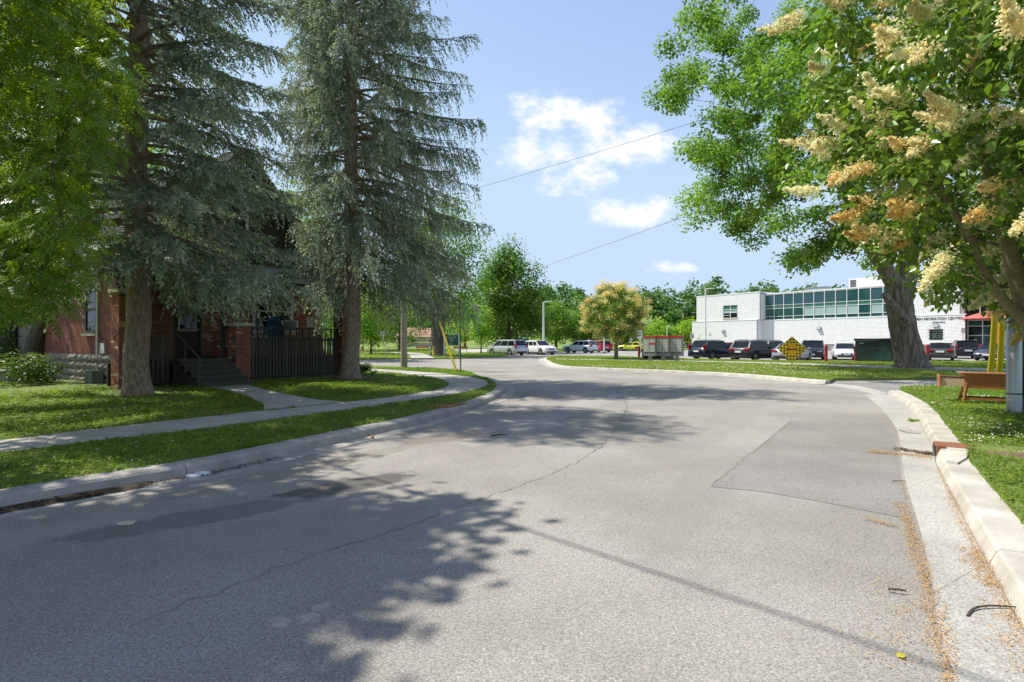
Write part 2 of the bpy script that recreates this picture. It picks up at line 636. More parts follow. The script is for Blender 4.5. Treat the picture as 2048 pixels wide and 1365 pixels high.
M_STEPWOOD = mat('weathered_dark_boards', (0.06, 0.052, 0.042), (0.10, 0.088, 0.07), rough=0.8, scale=6, stretch=(1, 8, 8), bump=0.25)
M_WHITE = mat('white_paint', (0.78, 0.78, 0.76), (0.68, 0.68, 0.66), rough=0.5, scale=4)
M_CREAM = mat('cream_capstone', (0.55, 0.48, 0.36), (0.45, 0.39, 0.30), rough=0.85, scale=9, bump=0.3)
M_ROOF = mat('dark_shingle', (0.05, 0.047, 0.045), (0.085, 0.08, 0.075), rough=0.9, scale=20, bump=0.5)
M_METALROOF = mat('pale_metal_roof', (0.60, 0.60, 0.60), (0.5, 0.5, 0.5), rough=0.35, metal=0.4, scale=3)
M_DARKGLASS = glass('dark_window_glass', (0.012, 0.016, 0.018), 0.03, 0.4)
M_BARK_SPRUCE = mat('spruce_bark', (0.36, 0.265, 0.185), (0.18, 0.13, 0.095), rough=0.95, scale=16, detail=8, bump=1.0, bscale=22, stretch=(1, 1, 0.45), contrast=1.5)
M_BARK_MAPLE = mat('maple_bark', (0.28, 0.225, 0.17), (0.11, 0.085, 0.065), rough=0.95, scale=5, detail=8, bump=1.0, bscale=9, stretch=(1.6, 1.6, 0.25), contrast=1.7)
M_BARK_LILAC = mat('lilac_bark', (0.26, 0.20, 0.13), (0.16, 0.12, 0.075), rough=0.85, scale=10, detail=7, bump=0.6, bscale=30, stretch=(1, 1, 1.6))
M_BARK = mat('grey_bark', (0.15, 0.125, 0.10), (0.08, 0.065, 0.05), rough=0.95, scale=6, detail=6, bump=0.8, bscale=14, stretch=(1.5, 1.5, 0.4))
M_LOG = mat('pole_wood', (0.36, 0.285, 0.20), (0.25, 0.195, 0.135), rough=0.9, scale=5, detail=8, bump=0.5, bscale=20, stretch=(5, 5, 0.3))
M_POLE_OLD = mat('old_grey_pole', (0.42, 0.37, 0.29), (0.27, 0.24, 0.18), rough=0.9, scale=5, detail=8, bump=0.5, bscale=20, stretch=(5, 5, 0.3))
M_GALV = mat('galvanised_steel', (0.52, 0.55, 0.58), (0.40, 0.43, 0.46), rough=0.42, metal=0.75, scale=8, stretch=(1, 1, 3))
M_STEEL = mat('steel', (0.45, 0.46, 0.47), (0.35, 0.36, 0.37), rough=0.4, metal=0.8)
M_BLACK = mat('black_rubber', (0.02, 0.02, 0.02), (0.03, 0.03, 0.03), rough=0.6)
M_RUST = mat('rusted_iron', (0.30, 0.115, 0.05), (0.18, 0.07, 0.035), rough=0.9, scale=16, detail=8, bump=0.4, bscale=50)
M_DARKIRON = mat('dark_iron', (0.02, 0.019, 0.018), (0.035, 0.03, 0.026), rough=0.7)
M_YELLOW = mat('yellow_plastic', (0.68, 0.50, 0.02), (0.58, 0.42, 0.02), rough=0.45, scale=3)
M_SIGNYELLOW = mat('sign_amber', (0.88, 0.55, 0.02), (0.86, 0.60, 0.04), rough=0.4, scale=3)
M_SIGNBLACK = mat('sign_black', (0.015, 0.012, 0.012), (0.02, 0.015, 0.015), rough=0.5)
M_RED = mat('red_paint', (0.40, 0.03, 0.025), (0.30, 0.022, 0.02), rough=0.5, scale=4)
M_DESK = mat('orange_teak', (0.46, 0.165, 0.045), (0.33, 0.105, 0.028), rough=0.4, scale=5, detail=6, stretch=(1, 9, 9), coat=0.2)
M_DESKTOP = mat('teak_top', (0.42, 0.17, 0.07), (0.30, 0.11, 0.045), rough=0.35, scale=5, detail=6, stretch=(1, 9, 9), coat=0.3)
M_BIRCH = mat('pale_board', (0.68, 0.52, 0.33), (0.60, 0.45, 0.28), rough=0.6, scale=3, stretch=(1, 6, 6))
from mathutils.geometry import delaunay_2d_cdt

# ------------------------------------------------------------------ lines of the street
def W(*px):
    return [tuple(gp(x, y, 0.0)[:2]) for x, y in px]


KL = smooth_line([(-12.4, -6.4)] + W((0, 1022), (200, 985), (400, 950), (550, 917), (700, 882), (870, 842), (960, 812), (1000, 795), (1011, 780), (1000, 769),
                 (972, 758), (930, 746), (815, 738), (723, 733)) + [(-20, 45), (-42, 66)], 0.3)
SN = smooth_line([(-15.4, -6.2), (-6.7, 7.2), (-4.7, 9.85), (-1.75, 14.7), (-0.85, 17.8), (-1.05, 20.4), (-2.2, 23.2), (-4.5, 26.2), (-9, 30.2), (-14, 35), (-38, 60)], 0.3)
SF = smooth_line([(-16.5, -5.5), (-7.5, 8.1), (-6.4, 9.8), (-5.3, 11.3), (-3.3, 14.0), (-2.35, 16.2), (-2.1, 18.2), (-2.6, 20.6), (-3.6, 22.5), (-5.6, 25), (-9.9, 29.0), (-14.8, 33.8), (-38.8, 58.9)], 0.3)
KR = smooth_line([(-6.4, -11.2)] + W((2048, 1260), (2000, 1170), (1930, 1040), (1875, 935), (1870, 905), (1850, 865), (1835, 835), (1815, 812), (1795, 798), (1775, 788)), 0.3)
GJ = smooth_line([(-7.0, -11.6)] + W((1895, 1365), (1870, 1200), (1840, 1060), (1810, 960), (1800, 890)) + [(7.05, 10.1), (8.1, 11.9), (9.3, 14.1), (10.4, 16.2)], 0.3)
KI = smooth_line(W((1110, 715), (1090, 718), (1086, 722), (1098, 730), (1124, 737), (1200, 741), (1280, 744), (1380, 748.5), (1475, 754), (1553, 760.5), (1610, 766), (1650, 769)), 0.3)

# ------------------------------------------------------------------ ground sheets
def plane(name, x0, x1, y0, y1, z, m):
    return struct(MB().add([(x0, y0, z), (x1, y0, z), (x1, y1, z), (x0, y1, z)], [(0, 1, 2, 3)]).build(name, m))


plane('ground', -1500, 1500, -1500, 1500, -0.03, M_PARK)
plane('road', -80, 130, -25, 125, 0.0, M_ROAD)
lot_poly = W((1110, 715), (1230, 716), (1380, 721.5), (1520, 724.5), (1700, 726.5), (2000, 727.5), (2300, 728)) + [(75, 40), (95, 60), (62, 110), (30, 118), (14, 90), (6, 62)]
struct(poly_sheet('parking_lot', lot_poly, 0.004, M_LOT))
drive_poly = W((1660, 770), (1712, 777), (1775, 790), (1850, 792), (2300, 790)) + [(45, 17), (45, 25)] + W((2150, 750), (2000, 755), (1760, 756), (1660, 760))
struct(poly_sheet('driveway', drive_poly, 0.004, M_DRIVE))
patch_poly = W((1582, 842), (1680, 843), (1768, 846), (1792, 890), (1800, 950), (1822, 1040), (1640, 1004), (1530, 985), (1420, 974))
struct(poly_sheet('asphalt_patch', patch_poly, 0.004, M_PATCH))
# the cross street's worn centre line
mb = MB()
for a, b in (((760, 729.5), (880, 728.2)), ((905, 727.9), (1010, 726.0))):
    p, q = gp(*a), gp(*b)
    n = Vector((-(q - p).y, (q - p).x, 0)).normalized() * 0.07
    mb.add([p - n, q - n, q + n, p + n], [(0, 1, 2, 3)])
o = mb.build('road_marking', M_WHITE); o.location.z = 0.004; struct(o)


def crack(name, px, w0=0.002, w1=0.006, m=M_CRACK):
    L = resample(W(*px), 0.09)
    L = L + RNG.normal(0, 0.018, L.shape)
    T = np.gradient(L, axis=0); T /= np.linalg.norm(T, axis=1)[:, None]
    Nn = np.stack([-T[:, 1], T[:, 0]], 1)
    w = RNG.uniform(w0, w1, len(L))[:, None] * np.minimum(1, L[:, 1:2] / 5.0 + 0.3)
    vs = np.concatenate([np.c_[L + Nn * w, np.full(len(L), 0.0085)], np.c_[L - Nn * w, np.full(len(L), 0.0085)]])
    n = len(L)
    fs = [(i, i + n, i + n + 1, i + 1) for i in range(n - 1)]
    struct(MB().add(vs, fs).build(name, m))


crack('road_crack', [(640, 1105), (800, 1058), (900, 1022), (985, 990), (1075, 960), (1150, 928), (1200, 895), (1240, 850), (1255, 812), (1235, 785), (1205, 768)])
crack('road_crack', [(250, 1250), (420, 1190), (520, 1150), (640, 1105)], 0.002, 0.004)
crack('patch_seam', [(1420, 973), (1500, 910), (1582, 842)], 0.003, 0.006)
crack('road_crack', [(1050, 800), (1130, 797), (1260, 796)], 0.006, 0.02)
crack('road_crack', [(1560, 862), (1640, 852), (1770, 850)], 0.002, 0.003)
crack('road_crack', [(1790, 1000), (1700, 1002), (1625, 998)], 0.001, 0.003)


# ------------------------------------------------------------------ kerbs, gutters and sidewalks, cast in lengths with open joints
KPROF = [(-0.02, -0.02), (0.0, 0.0), (0.035, 0.105), (0.065, 0.13), (0.13, 0.14), (0.32, 0.135), (0.325, -0.05)]


def kerb_run(root, L, side, m, seg=3.0, prof=KPROF, name='kerb_segment', jit=0.006):
    s = np.concatenate([[0], np.cumsum(np.linalg.norm(np.diff(L, axis=0), axis=1))])
    tot = s[-1]
    k = max(1, int(round(tot / seg)))
    for i in range(k):
        a, b = tot * i / k + 0.006, tot * (i + 1) / k - 0.006
        n = max(2, int((b - a) / 0.3) + 1)
        t = np.linspace(a, b, n)
        P = np.stack([np.interp(t, s, L[:, 0]), np.interp(t, s, L[:, 1])], 1)
        if math.hypot(*P[0]) > 75:
            continue
        T = np.gradient(P, axis=0); T /= np.linalg.norm(T, axis=1)[:, None]
        Nn = np.stack([-T[:, 1], T[:, 0]], 1) * side
        dz = random.uniform(-jit, jit)
        vs, fs = [], []
        q = len(prof)
        for j in range(n):
            for (o_, z) in prof:
                p = P[j] + Nn[j] * (o_ + random.uniform(-.0012, .0012))
                vs.append((p[0], p[1], z + (dz + random.uniform(-.001, .001) if z > 0.05 else 0)))
        for j in range(n - 1):
            for c in range(q - 1):
                f = (j * q + c, j * q + c + 1, (j + 1) * q + c + 1, (j + 1) * q + c)
                fs.append(f if side < 0 else f[::-1])
        MBk = MB().add(vs, fs, False)
        MBk.add(vs[:q], [tuple(range(q))]); MBk.add(vs[-q:], [tuple(range(q))])
        MBk.build(name, m if not isinstance(m, list) else m[0 if i >= m[2] else 1], root)


kerb_l = setting('kerb')
kerb_run(kerb_l, KL, 1, M_KERB, 3.1)
kerb_r = setting('kerb')
kerb_run(kerb_r, KR, -1, [M_KERB_NEW, M_KERB_MID, 5], 3.0, prof=[(-0.02, -0.02), (0.0, 0.0), (0.045, 0.098), (0.068, 0.116), (0.19, 0.119), (0.32, 0.122), (0.325, -0.05)])
kerb_i = setting('kerb')
kerb_run(kerb_i, KI, 1, M_KERB_NEW, 3.0)


def slab_run(root, A, B, step, z0, th, m, name='slab', gap=0.012, hf=None, tilt=0.008, cull=70):
    A, B = np.asarray(A), np.asarray(B)
    n = max(2, int(round(np.linalg.norm(np.diff(A, axis=0), axis=1).sum() / step)) + 1)
    k = 6
    A2, B2 = resample(A, n=(n - 1) * k + 1), resample(B, n=(n - 1) * k + 1)
    for i in range(n - 1):
        if math.hypot(*A2[i * k]) > cull:
            continue
        dz = random.uniform(-tilt, tilt)
        top, bot = [], []
        for side, P in ((0, A2), (1, B2)):
            for j in range(k + 1):
                p = P[i * k + j].copy()
                d = P[i * k + k] - P[i * k]
                d /= np.linalg.norm(d) + 1e-9
                if j == 0: p = p + d * gap
                if j == k: p = p - d * gap
                z = (hf(p[0], p[1]) if hf else z0) + dz + (random.uniform(-tilt, tilt) if j in (0, k) else 0) * 0.5
                top.append((p[0], p[1], z)); bot.append((p[0], p[1], z - th))
        w = k + 1
        fs = [(j, w + j, w + j + 1, j + 1) for j in range(k)]
        mb = MB().add(top, [f[::-1] for f in fs])
        ring = list(range(w)) + [w + j for j in reversed(range(w))]
        vs = top + bot
        q = len(top)
        mb.add(vs, [(ring[j], ring[(j + 1) % len(ring)], q + ring[(j + 1) % len(ring)], q + ring[j]) for j in range(len(ring))])
        mb.build(name, m, root)


gut_r = setting('gutter')
slab_run(gut_r, resample(GJ, n=80), resample(offset_line(KR, 0.012), n=80), 3.0, 0.012, 0.05, M_GUTTER, 'gutter_slab', 0.0025, tilt=0.002)
gut_m = setting('gutter')
slab_run(gut_m, smooth_line(W((1757, 792), (1705, 779), (1650, 772)), .3), smooth_line(W((1775, 787), (1725, 774), (1662, 767.5)), .3), 2.5, 0.014, 0.05, M_GUTTER, 'gutter_slab', 0.008, tilt=0.002)
gut_i = setting('gutter')
slab_run(gut_i, offset_line(KI, -0.42), offset_line(KI, -0.01), 3.0, 0.012, 0.05, M_GUTTER, 'gutter_slab', 0.006, tilt=0.002)
gut_l = setting('gutter')
iL = np.argmin(np.abs(KL[:, 1] - 5.0)); iL2 = np.argmin(np.abs(KL[:, 1] - 24)); 
slab_run(gut_l, offset_line(KL, -0.3)[iL:iL2], offset_line(KL, -0.01)[iL:iL2], 3.1, 0.008, 0.04, M_KERB, 'gutter_slab', 0.006, tilt=0.002)

_SF = SF[::2]
def lawn_h(x, y):
    d = np.min(np.hypot(_SF[:, 0] - x, _SF[:, 1] - y))
    return 0.135 + 0.022 * min(d, 6.0)


walk = setting('sidewalk')
nS = 160
slab_run(walk, resample(SN, n=nS)[::-1], resample(SF, n=nS)[::-1], 1.75, 0.15, 0.1, M_WALK, 'slab', 0.012)
# the path to the porch steps
H0 = Vector((-9.08, 18.3)); HU = Vector((0.545, 0.838)); HN = Vector((0.838, -0.545))
def hp(a, b):
    p = H0 + HU * a + HN * b
    return (p.x, p.y)


path = setting('path')
pa = smooth_line([hp(-2.0, 1.75), (-7.3, 14.6), (-5.75, 12.6), (-5.2, 11.55)], .3)
pb = smooth_line([hp(-0.75, 1.75), (-6.85, 15.4), (-5.0, 13.6), (-4.05, 13.05)], .3)
slab_run(path, pb[::-1], pa[::-1], 1.1, 0.2, 0.08, M_WALK, 'slab', 0.01, hf=lambda x, y: lawn_h(x, y) + 0.018)
path_poly = [tuple(p) for p in pa] + [tuple(p) for p in pb[::-1]]


def cdt_sheet(name, poly, hf, m, grid=0.8, box=None, skirt=0.0, noise=0.012):
    pts = [Vector((p[0], p[1])) for p in poly]
    n = len(pts)
    edges = [(i, (i + 1) % n) for i in range(n)]
    if box is None:
        P = np.array([[p[0], p[1]] for p in poly]); box = (*P.min(0), *P.max(0))
    gx, gy = np.meshgrid(np.arange(box[0], box[2], grid), np.arange(box[1], box[3], grid))
    g = np.stack([gx.ravel(), gy.ravel()], 1) + RNG.uniform(-grid / 4, grid / 4, (gx.size, 2))
    g = g[in_poly(g, poly)]
    allp = pts + [Vector(p) for p in g]
    vo, eo, fo, *_ = delaunay_2d_cdt(allp, edges, [list(range(n))], 1, 1e-4)
    vs = [(v.x, v.y, hf(v.x, v.y) + random.uniform(-noise, noise)) for v in vo]
    fs = []
    for f in fo:
        a, b, c = [vo[i] for i in f[:3]]
        fs.append(tuple(f) if (b - a).cross(c - a) > 0 else tuple(reversed(f)))
    mb = MB().add(vs, fs, True)
    if skirt:
        vs2 = [(p[0], p[1], hf(p[0], p[1])) for p in poly] + [(p[0], p[1], hf(p[0], p[1]) - skirt) for p in poly]
        mb.add(vs2, [(i, i + n, n + (i + 1) % n, (i + 1) % n) for i in range(n)])
    return struct(mb.build(name, m))


KLb = offset_line(KL, 0.31)
verge_poly = [tuple(p) for p in resample(KLb, n=140)] + [tuple(p) for p in resample(SN, n=140)[::-1]]
lawn_poly = [tuple(p) for p in resample(SF, n=140)] + [(-70, 50), (-70, -6)]
cdt_sheet('verge', verge_poly, lambda x, y: 0.13, M_LAWN, 0.6, (-9, 2, 2, 28))
cdt_sheet('front_lawn', lawn_poly, lawn_h, M_LAWN, 0.8, (-22, 2, 0, 32))
KRb = offset_line(KR, -0.31)
rlawn_poly = [tuple(p) for p in resample(KRb, n=70)] + W((1800, 782), (1850, 779.5), (1900, 777), (1990, 773), (2060, 770), (2200, 766)) + [(45, 19), (45, -12)]
cdt_sheet('right_lawn', rlawn_poly, lambda x, y: 0.125, M_LAWN, 0.6, (0, 0, 18, 20), noise=0.015)
KIb = offset_line(KI, 0.31)
isl_poly = [tuple(p) for p in resample(KIb, n=60)] + W((1668, 762.5), (1760, 761.5), (1900, 760.5), (2000, 758), (2120, 754), (2300, 728), (2000, 727.5), (1700, 726.5), (1520, 724.5), (1380, 721.5), (1230, 716))
cdt_sheet('island_lawn', isl_poly, lambda x, y: 0.12, M_LAWN_DRY, 1.4, skirt=0.14)
iwa = W((1112, 723), (1300, 726), (1450, 729.5), (1553, 733), (1700, 739.5), (1900, 747), (2060, 751))
iwb = W((1112, 721), (1300, 723.6), (1450, 726.8), (1553, 729.5), (1700, 734.5), (1900, 740.5), (2060, 743.5))
walk_i = setting('sidewalk')
slab_run(walk_i, smooth_line(iwa, .5), smooth_line(iwb, .5), 1.6, 0.137, 0.06, M_WALK, 'slab', 0.012, tilt=0.003)
iwalk_poly = iwa + iwb[::-1]
park_poly = [tuple(gp(x, y, .1)[:2]) for x, y in ((200, 727), (500, 721.5), (723, 717.8), (815, 716.2), (866, 716.2), (905, 716.4), (997, 712.8), (1012, 710.5), (1025, 707.5), (1060, 704.5), (1146, 702.4), (1300, 700), (1395, 699))] + [(45, 122), (20, 300), (-400, 300), (-400, 100)]
park = poly_sheet('park_lawn', park_poly, 0.10, M_PARK, skirt=0.14); struct(park)
court = [tuple(gp(x, y, .1)[:2]) for x, y in ((925, 706.5), (1010, 704.5), (1060, 700.5), (985, 698.5), (900, 699.5))]
struct(poly_sheet('ball_court', court, 0.104, M_WALK))
pathp = [tuple(gp(x, y, .1)[:2]) for x, y in ((822, 717), (869, 717), (860, 711), (840, 706.5), (780, 703.5), (700, 703), (700, 704.6), (780, 705.5), (818, 710))]
struct(poly_sheet('park_path', pathp, 0.104, M_WALK))

# ------------------------------------------------------------------ grass
M_GRASS = leafmat('grass_blades', (0.11, 0.205, 0.018), (0.28, 0.36, 0.055), trans=0.42, rough=0.5)
M_STRAW = leafmat('straw_blades', (0.26, 0.25, 0.07), (0.44, 0.38, 0.18), trans=0.3, rough=0.6)
M_GRASS_DRY = leafmat('dry_grass_blades', (0.16, 0.26, 0.022), (0.34, 0.36, 0.09), trans=0.35, rough=0.5)


def scatter(poly, n, excl=(), box=None, dref=7.0, pw=1.3, margin=450, bare=None):
    P = np.array([[p[0], p[1]] for p in poly])
    if box is None:
        box = (*P.min(0), *P.max(0))
    pts = np.stack([RNG.uniform(box[0], box[2], n), RNG.uniform(box[1], box[3], n)], 1)
    pts = pts[pts[:, 1] > 1.5]
    px = CX + pts[:, 0] / pts[:, 1] * FPX
    pts = pts[(px > -margin) & (px < 2048 + margin)]
    d = np.hypot(pts[:, 0], pts[:, 1])
    pts = pts[RNG.random(len(pts)) < np.minimum(1, (dref / d) ** pw)]
    pts = pts[in_poly(pts, poly)]
    for e in excl:
        pts = pts[~in_poly(pts, e)]
    return pts


def fbm2(p, sc, seed=0):
    r = np.random.default_rng(seed)
    o = np.zeros(len(p))
    for k in range(5):
        a = r.uniform(0, 6.28); f = sc * 1.7 ** k
        ph = r.uniform(0, 6.28, 2)
        o += (np.sin(f * (p[:, 0] * math.cos(a) + p[:, 1] * math.sin(a)) + ph[0]) * np.sin(f * 1.3 * (p[:, 1] * math.cos(a) - p[:, 0] * math.sin(a)) + ph[1])) / 1.4 ** k
    return o / 2.2


def grass(name, pts, hf, h0, h1, w, m, clover=0.25, seed=1, wd=0.0012):
    n = len(pts)
    d = np.hypot(pts[:, 0], pts[:, 1])
    z = np.array([hf(x, y) for x, y in pts]) if hf else np.full(n, 0.12)
    patch = fbm2(pts, 1.4, seed)
    h = RNG.uniform(h0, h1, n) * (1 + 0.35 * patch) * (1 + 0.01 * d)
    ww = (w + wd * d) * RNG.uniform(.7, 1.3, n)
    az = RNG.uniform(0, 2 * np.pi, n)
    lean = RNG.uniform(0.1, 0.95, n) * h
    laz = RNG.uniform(0, 2 * np.pi, n)
    base = np.c_[pts, z - 0.012]
    side = np.c_[np.cos(az) * ww / 2, np.sin(az) * ww / 2, np.zeros(n)]
    tip = base + np.c_[np.cos(laz) * lean, np.sin(laz) * lean, h]
    V = np.stack([base - side, base + side, tip], 1)
    cl = RNG.random(n) < clover * (0.6 + 0.8 * (patch > 0.1))
    # low clover leaflets lie flatter and broader
    k = cl.sum()
    c = base[cl] + np.c_[np.zeros((k, 2)), 0.012 + h[cl] * 0.62]
    s = ww[cl] * 1.6 + 0.006
    a2 = RNG.uniform(0, 6.28, k)
    for j in range(3):
        aa = a2 + j * 2.094
        V[cl, j] = c + np.c_[np.cos(aa) * s, np.sin(aa) * s, RNG.uniform(-.4, .4, k) * s]
    v = np.clip(0.45 + 0.3 * fbm2(pts, 0.8, seed + 5) + RNG.normal(0, .22, n), 0, 1)
    v[cl] *= 0.5
    me = np_mesh(name, V.reshape(-1, 3), np.arange(n * 3), 3, m, np.repeat(v, 3))
    return stuff(obj(name, me))


grass('grass', scatter(verge_poly, 520000, box=(-9, 2, 2, 30)), lambda x, y: 0.13, 0.03, 0.075, 0.004, M_GRASS, 0.4, 1)
_lp = scatter(lawn_poly, 620000, (path_poly,), (-18, 4, 0, 32), dref=8)
_hx = _lp - np.array(H0); _b = _hx @ np.array(HN)
_a = _hx @ np.array(HU)
_lp = _lp[(_b > 0.15) | (_a < -3.6) | (_a > 5.2)]
# worn thin round the spruce trunks and under the left side of the house
_keep = np.ones(len(_lp), bool)
for c, r in (((-9.5, 13.95), .95), ((-5.86, 20.1), .9), (hp(-3.3, 1.2), 1.2), (hp(-4.5, -2.5), 2.5)):
    q = np.hypot(_lp[:, 0] - c[0], _lp[:, 1] - c[1]) / r
    _keep &= (q > 1) | (RNG.random(len(_lp)) < q ** 2 * 0.5)
_lp = _lp[_keep]
grass('grass', _lp, lawn_h, 0.03, 0.075, 0.005, M_GRASS, 0.3, 2)
_rp = scatter(rlawn_poly, 430000, box=(1.5, 1.6, 19, 20), dref=6)
_d = np.hypot(_rp[:, 0] - 6.75, _rp[:, 1] - 7.2)
_rp = _rp[(_d > .55) | (RNG.random(len(_rp)) < .12)]
_d = np.hypot((_rp[:, 0] - 7.9) / 1.5, _rp[:, 1] - 7.0)
_rp = _rp[(_d > .45) | (RNG.random(len(_rp)) < .2)]
grass('grass', _rp, lambda x, y: 0.125, 0.03, 0.085, 0.004, M_GRASS, 0.5, 3)
grass('grass', scatter(isl_poly, 420000, (iwalk_poly,), dref=20, pw=1.0), lambda x, y: 0.12, 0.035, 0.085, 0.006, M_GRASS_DRY, 0.2, 4, wd=0.0009)
grass('grass', scatter(park_poly, 120000, (court, pathp), (-30, 44, 40, 100), dref=45, pw=1.0), lambda x, y: 0.10, 0.04, 0.10, 0.01, M_GRASS_DRY, 0.15, 5, wd=0.0009)

# straw-coloured stems among the green
for poly_, n_, box_, hf_, ex_, sd_ in ((verge_poly, 60000, (-9, 2, 2, 30), lambda x, y: .13, (), 11), (rlawn_poly, 60000, (1.5, 1.6, 19, 20), lambda x, y: .125, (), 13)):
    q_ = scatter(poly_, n_, ex_, box=box_)
    q_ = q_[fbm2(q_, .9, sd_) > 0]
    grass('grass', q_, hf_, .03, .07, .004, M_STRAW, 0, sd_)
q_ = _lp[RNG.random(len(_lp)) < .16]
q_ = q_[fbm2(q_, .8, 12) > -.1]
grass('grass', q_, lawn_h, .03, .07, .005, M_STRAW, 0, 12)

# white clover heads in the grass
def clover_heads(pts, zf, r0):
    n = len(pts)
    z = np.array([zf(x, y) for x, y in pts]) + RNG.uniform(.05, .09, n)
    d = np.hypot(pts[:, 0], pts[:, 1])
    r = r0 * RNG.uniform(.7, 1.2, n) * (1 + 0.03 * d)
    c = np.c_[pts, z]
    tet = np.array([[1, 0, -.4], [-.5, .87, -.4], [-.5, -.87, -.4], [0, 0, 1]])
    V = c[:, None, :] + tet[None] * r[:, None, None]
    F = (np.arange(n)[:, None, None] * 4 + np.array([[0, 1, 3], [1, 2, 3], [2, 0, 3]])[None]).ravel()
    return stuff(obj('clover_flowers', np_mesh('clover_flowers', V.reshape(-1, 3), F, 3, mat('clover_white', (0.62, 0.60, 0.52), (0.5, 0.48, 0.40), rough=.8))))


_p = scatter(rlawn_poly, 9000, box=(3, 4, 16, 18), dref=9, pw=.5)
clover_heads(_p[fbm2(_p, .7, 9) > 0.3], lambda x, y: 0.11, 0.0095)
clover_heads(scatter(verge_poly, 900, box=(-8, 4, 1, 16)), lambda x, y: 0.115, 0.008)
clover_heads(scatter(isl_poly, 900, (iwalk_poly,), (4, 24, 16, 34), dref=30), lambda x, y: 0.10, 0.012)
# ------------------------------------------------------------------ trees
def unit(a):
    return a / (np.linalg.norm(a, axis=-1, keepdims=True) + 1e-9)


class Skel:
    """a branching skeleton grown from stems out to a set of targets"""

    def __init__(self):
        self.P, self.par, self.tips, self.fix = [], [], [], {}

    def stem(self, pts, start=None, step=0.6, radii=None):
        par = start
        for k, p in enumerate(pts):
            self.P.append(np.array(p, float))
            self.par.append(-1 if par is None else par)
            par = len(self.P) - 1
            if radii is not None:
                self.fix[par] = radii[k]
        return par

    def grow(self, targets, rng, z0, step=0.7, wander=0.12, up=0.25, lift=0.0):
        order = np.argsort(np.linalg.norm(targets - np.mean(self.P, 0), axis=1))
        for t in targets[order]:
            A = np.array(self.P)
            d = np.linalg.norm(A - t, axis=1)
            c = d + 1.0 * np.maximum(0, A[:, 2] - t[2] + 0.1 * d) + 1000 * (A[:, 2] < z0)
            i = int(np.argmin(c))
            p0 = A[i]
            L = d[i]
            n = max(1, int(L / step))
            par = i
            bow = np.array([0, 0, 1.0]) * L * up
            for k in range(1, n + 1):
                f = k / n
                q = p0 + (t - p0) * f + bow * f * (1 - f) + (rng.normal(0, wander * step, 3) if k < n else 0)
                self.P.append(q); self.par.append(par)
                par = len(self.P) - 1
            self.tips.append(par)

    def radii(self, r_tip=0.012, e=2.2):
        n = len(self.P)
        acc = np.zeros(n)
        kids = [[] for _ in range(n)]
        for i, p in enumerate(self.par):
            if p >= 0:
                kids[p].append(i)
        r = np.zeros(n)
        order = list(range(n))
        for i in reversed(order):       # children always come after parents
            if not kids[i]:
                r[i] = r_tip
            else:
                r[i] = (sum(r[k] ** e for k in kids[i])) ** (1 / e)
        for i, v in self.fix.items():
            r[i] = v
        for i in range(n):
            p = self.par[i]
            if p >= 0 and i not in self.fix:
                r[i] = min(r[i], r[p] * 0.97)
        return r, kids

    def mesh(self, name, m, r_tip=0.012, e=2.2, rmin=0.0, flare=None, cull=None):
        r, kids = self.radii(r_tip, e)
        mb = MB()
        starts = [i for i, p in enumerate(self.par) if p < 0]
        todo = [(i, None) for i in starts]
        while todo:
            i, par = todo.pop()
            chain, rad = [], []
            if par is not None:
                chain.append(self.P[par]); rad.append(min(r[par], r[i] * 1.25))
            j = i
            while True:
                chain.append(self.P[j]); rad.append(r[j])
                ks = sorted(kids[j], key=lambda q: -r[q])
                if not ks:
                    break
                for q in ks[1:]:
                    todo.append((q, j))
                j = ks[0]
            if rad[0] < rmin or len(chain) < 2:
                continue
            R = max(rad)
            mb.tube(chain, rad, 14 if R > .3 else 8 if R > .1 else 5 if R > .04 else 3, cap=False)
        return mb, r


def kites(pos, nrm, dr, size, aspect=0.5, fold=0.12, mid=0.42):
    nrm, dr = unit(nrm), unit(dr)
    sd = unit(np.cross(nrm, dr)) * (size * aspect / 2)[:, None]
    tip = pos + dr * size[:, None]
    mc = pos + dr * (size * mid)[:, None] + nrm * (size * fold)[:, None]
    V = np.stack([pos, mc + sd, tip, mc - sd], 1)
    n = len(pos)
    return V.reshape(-1, 3), np.arange(n * 4), 4


def leafy(rng, centres, per, rc, size, upbias=0.7, flat=0.75, outward=None, droop=0.3, jitter=0.3):
    n = len(centres)
    c = np.repeat(centres, per, 0)
    rr = np.repeat(np.full(n, rc) * rng.uniform(.7, 1.25, n), per)
    o = unit(rng.normal(0, 1, (len(c), 3))) * (rng.random(len(c)) ** 0.5)[:, None] * rr[:, None]
    o[:, 2] *= flat
    pos = c + o
    nrm = unit(rng.normal(0, 1, (len(c), 3)))
    nrm[:, 2] = np.abs(nrm[:, 2])
    nrm = nrm + np.array([0, 0, upbias]) + unit(o) * 0.35
    dr = np.cross(unit(nrm), unit(rng.normal(0, 1, (len(c), 3)))) + unit(o) * .5
    dr[:, 2] -= droop
    s = size * rng.uniform(1 - jitter, 1 + jitter, len(c))
    v = np.clip(0.5 + np.repeat(rng.normal(0, .2, n), per) + rng.normal(0, .18, len(c)), 0, 1)
    return pos, nrm, dr, s, v


def leaf_mesh(name, data, m, aspect=0.55, keep=None, base=None):
    pos, nrm, dr, s, v = data
    if keep is not None:
        pos, nrm, dr, s, v = pos[keep], nrm[keep], dr[keep], s[keep], v[keep]
    V, F, k = kites(pos, nrm, dr, s, aspect)
    if base is not None:
        V = V - np.array(base)
    return np_mesh(name, V, F, k, m, np.repeat(v, 4))


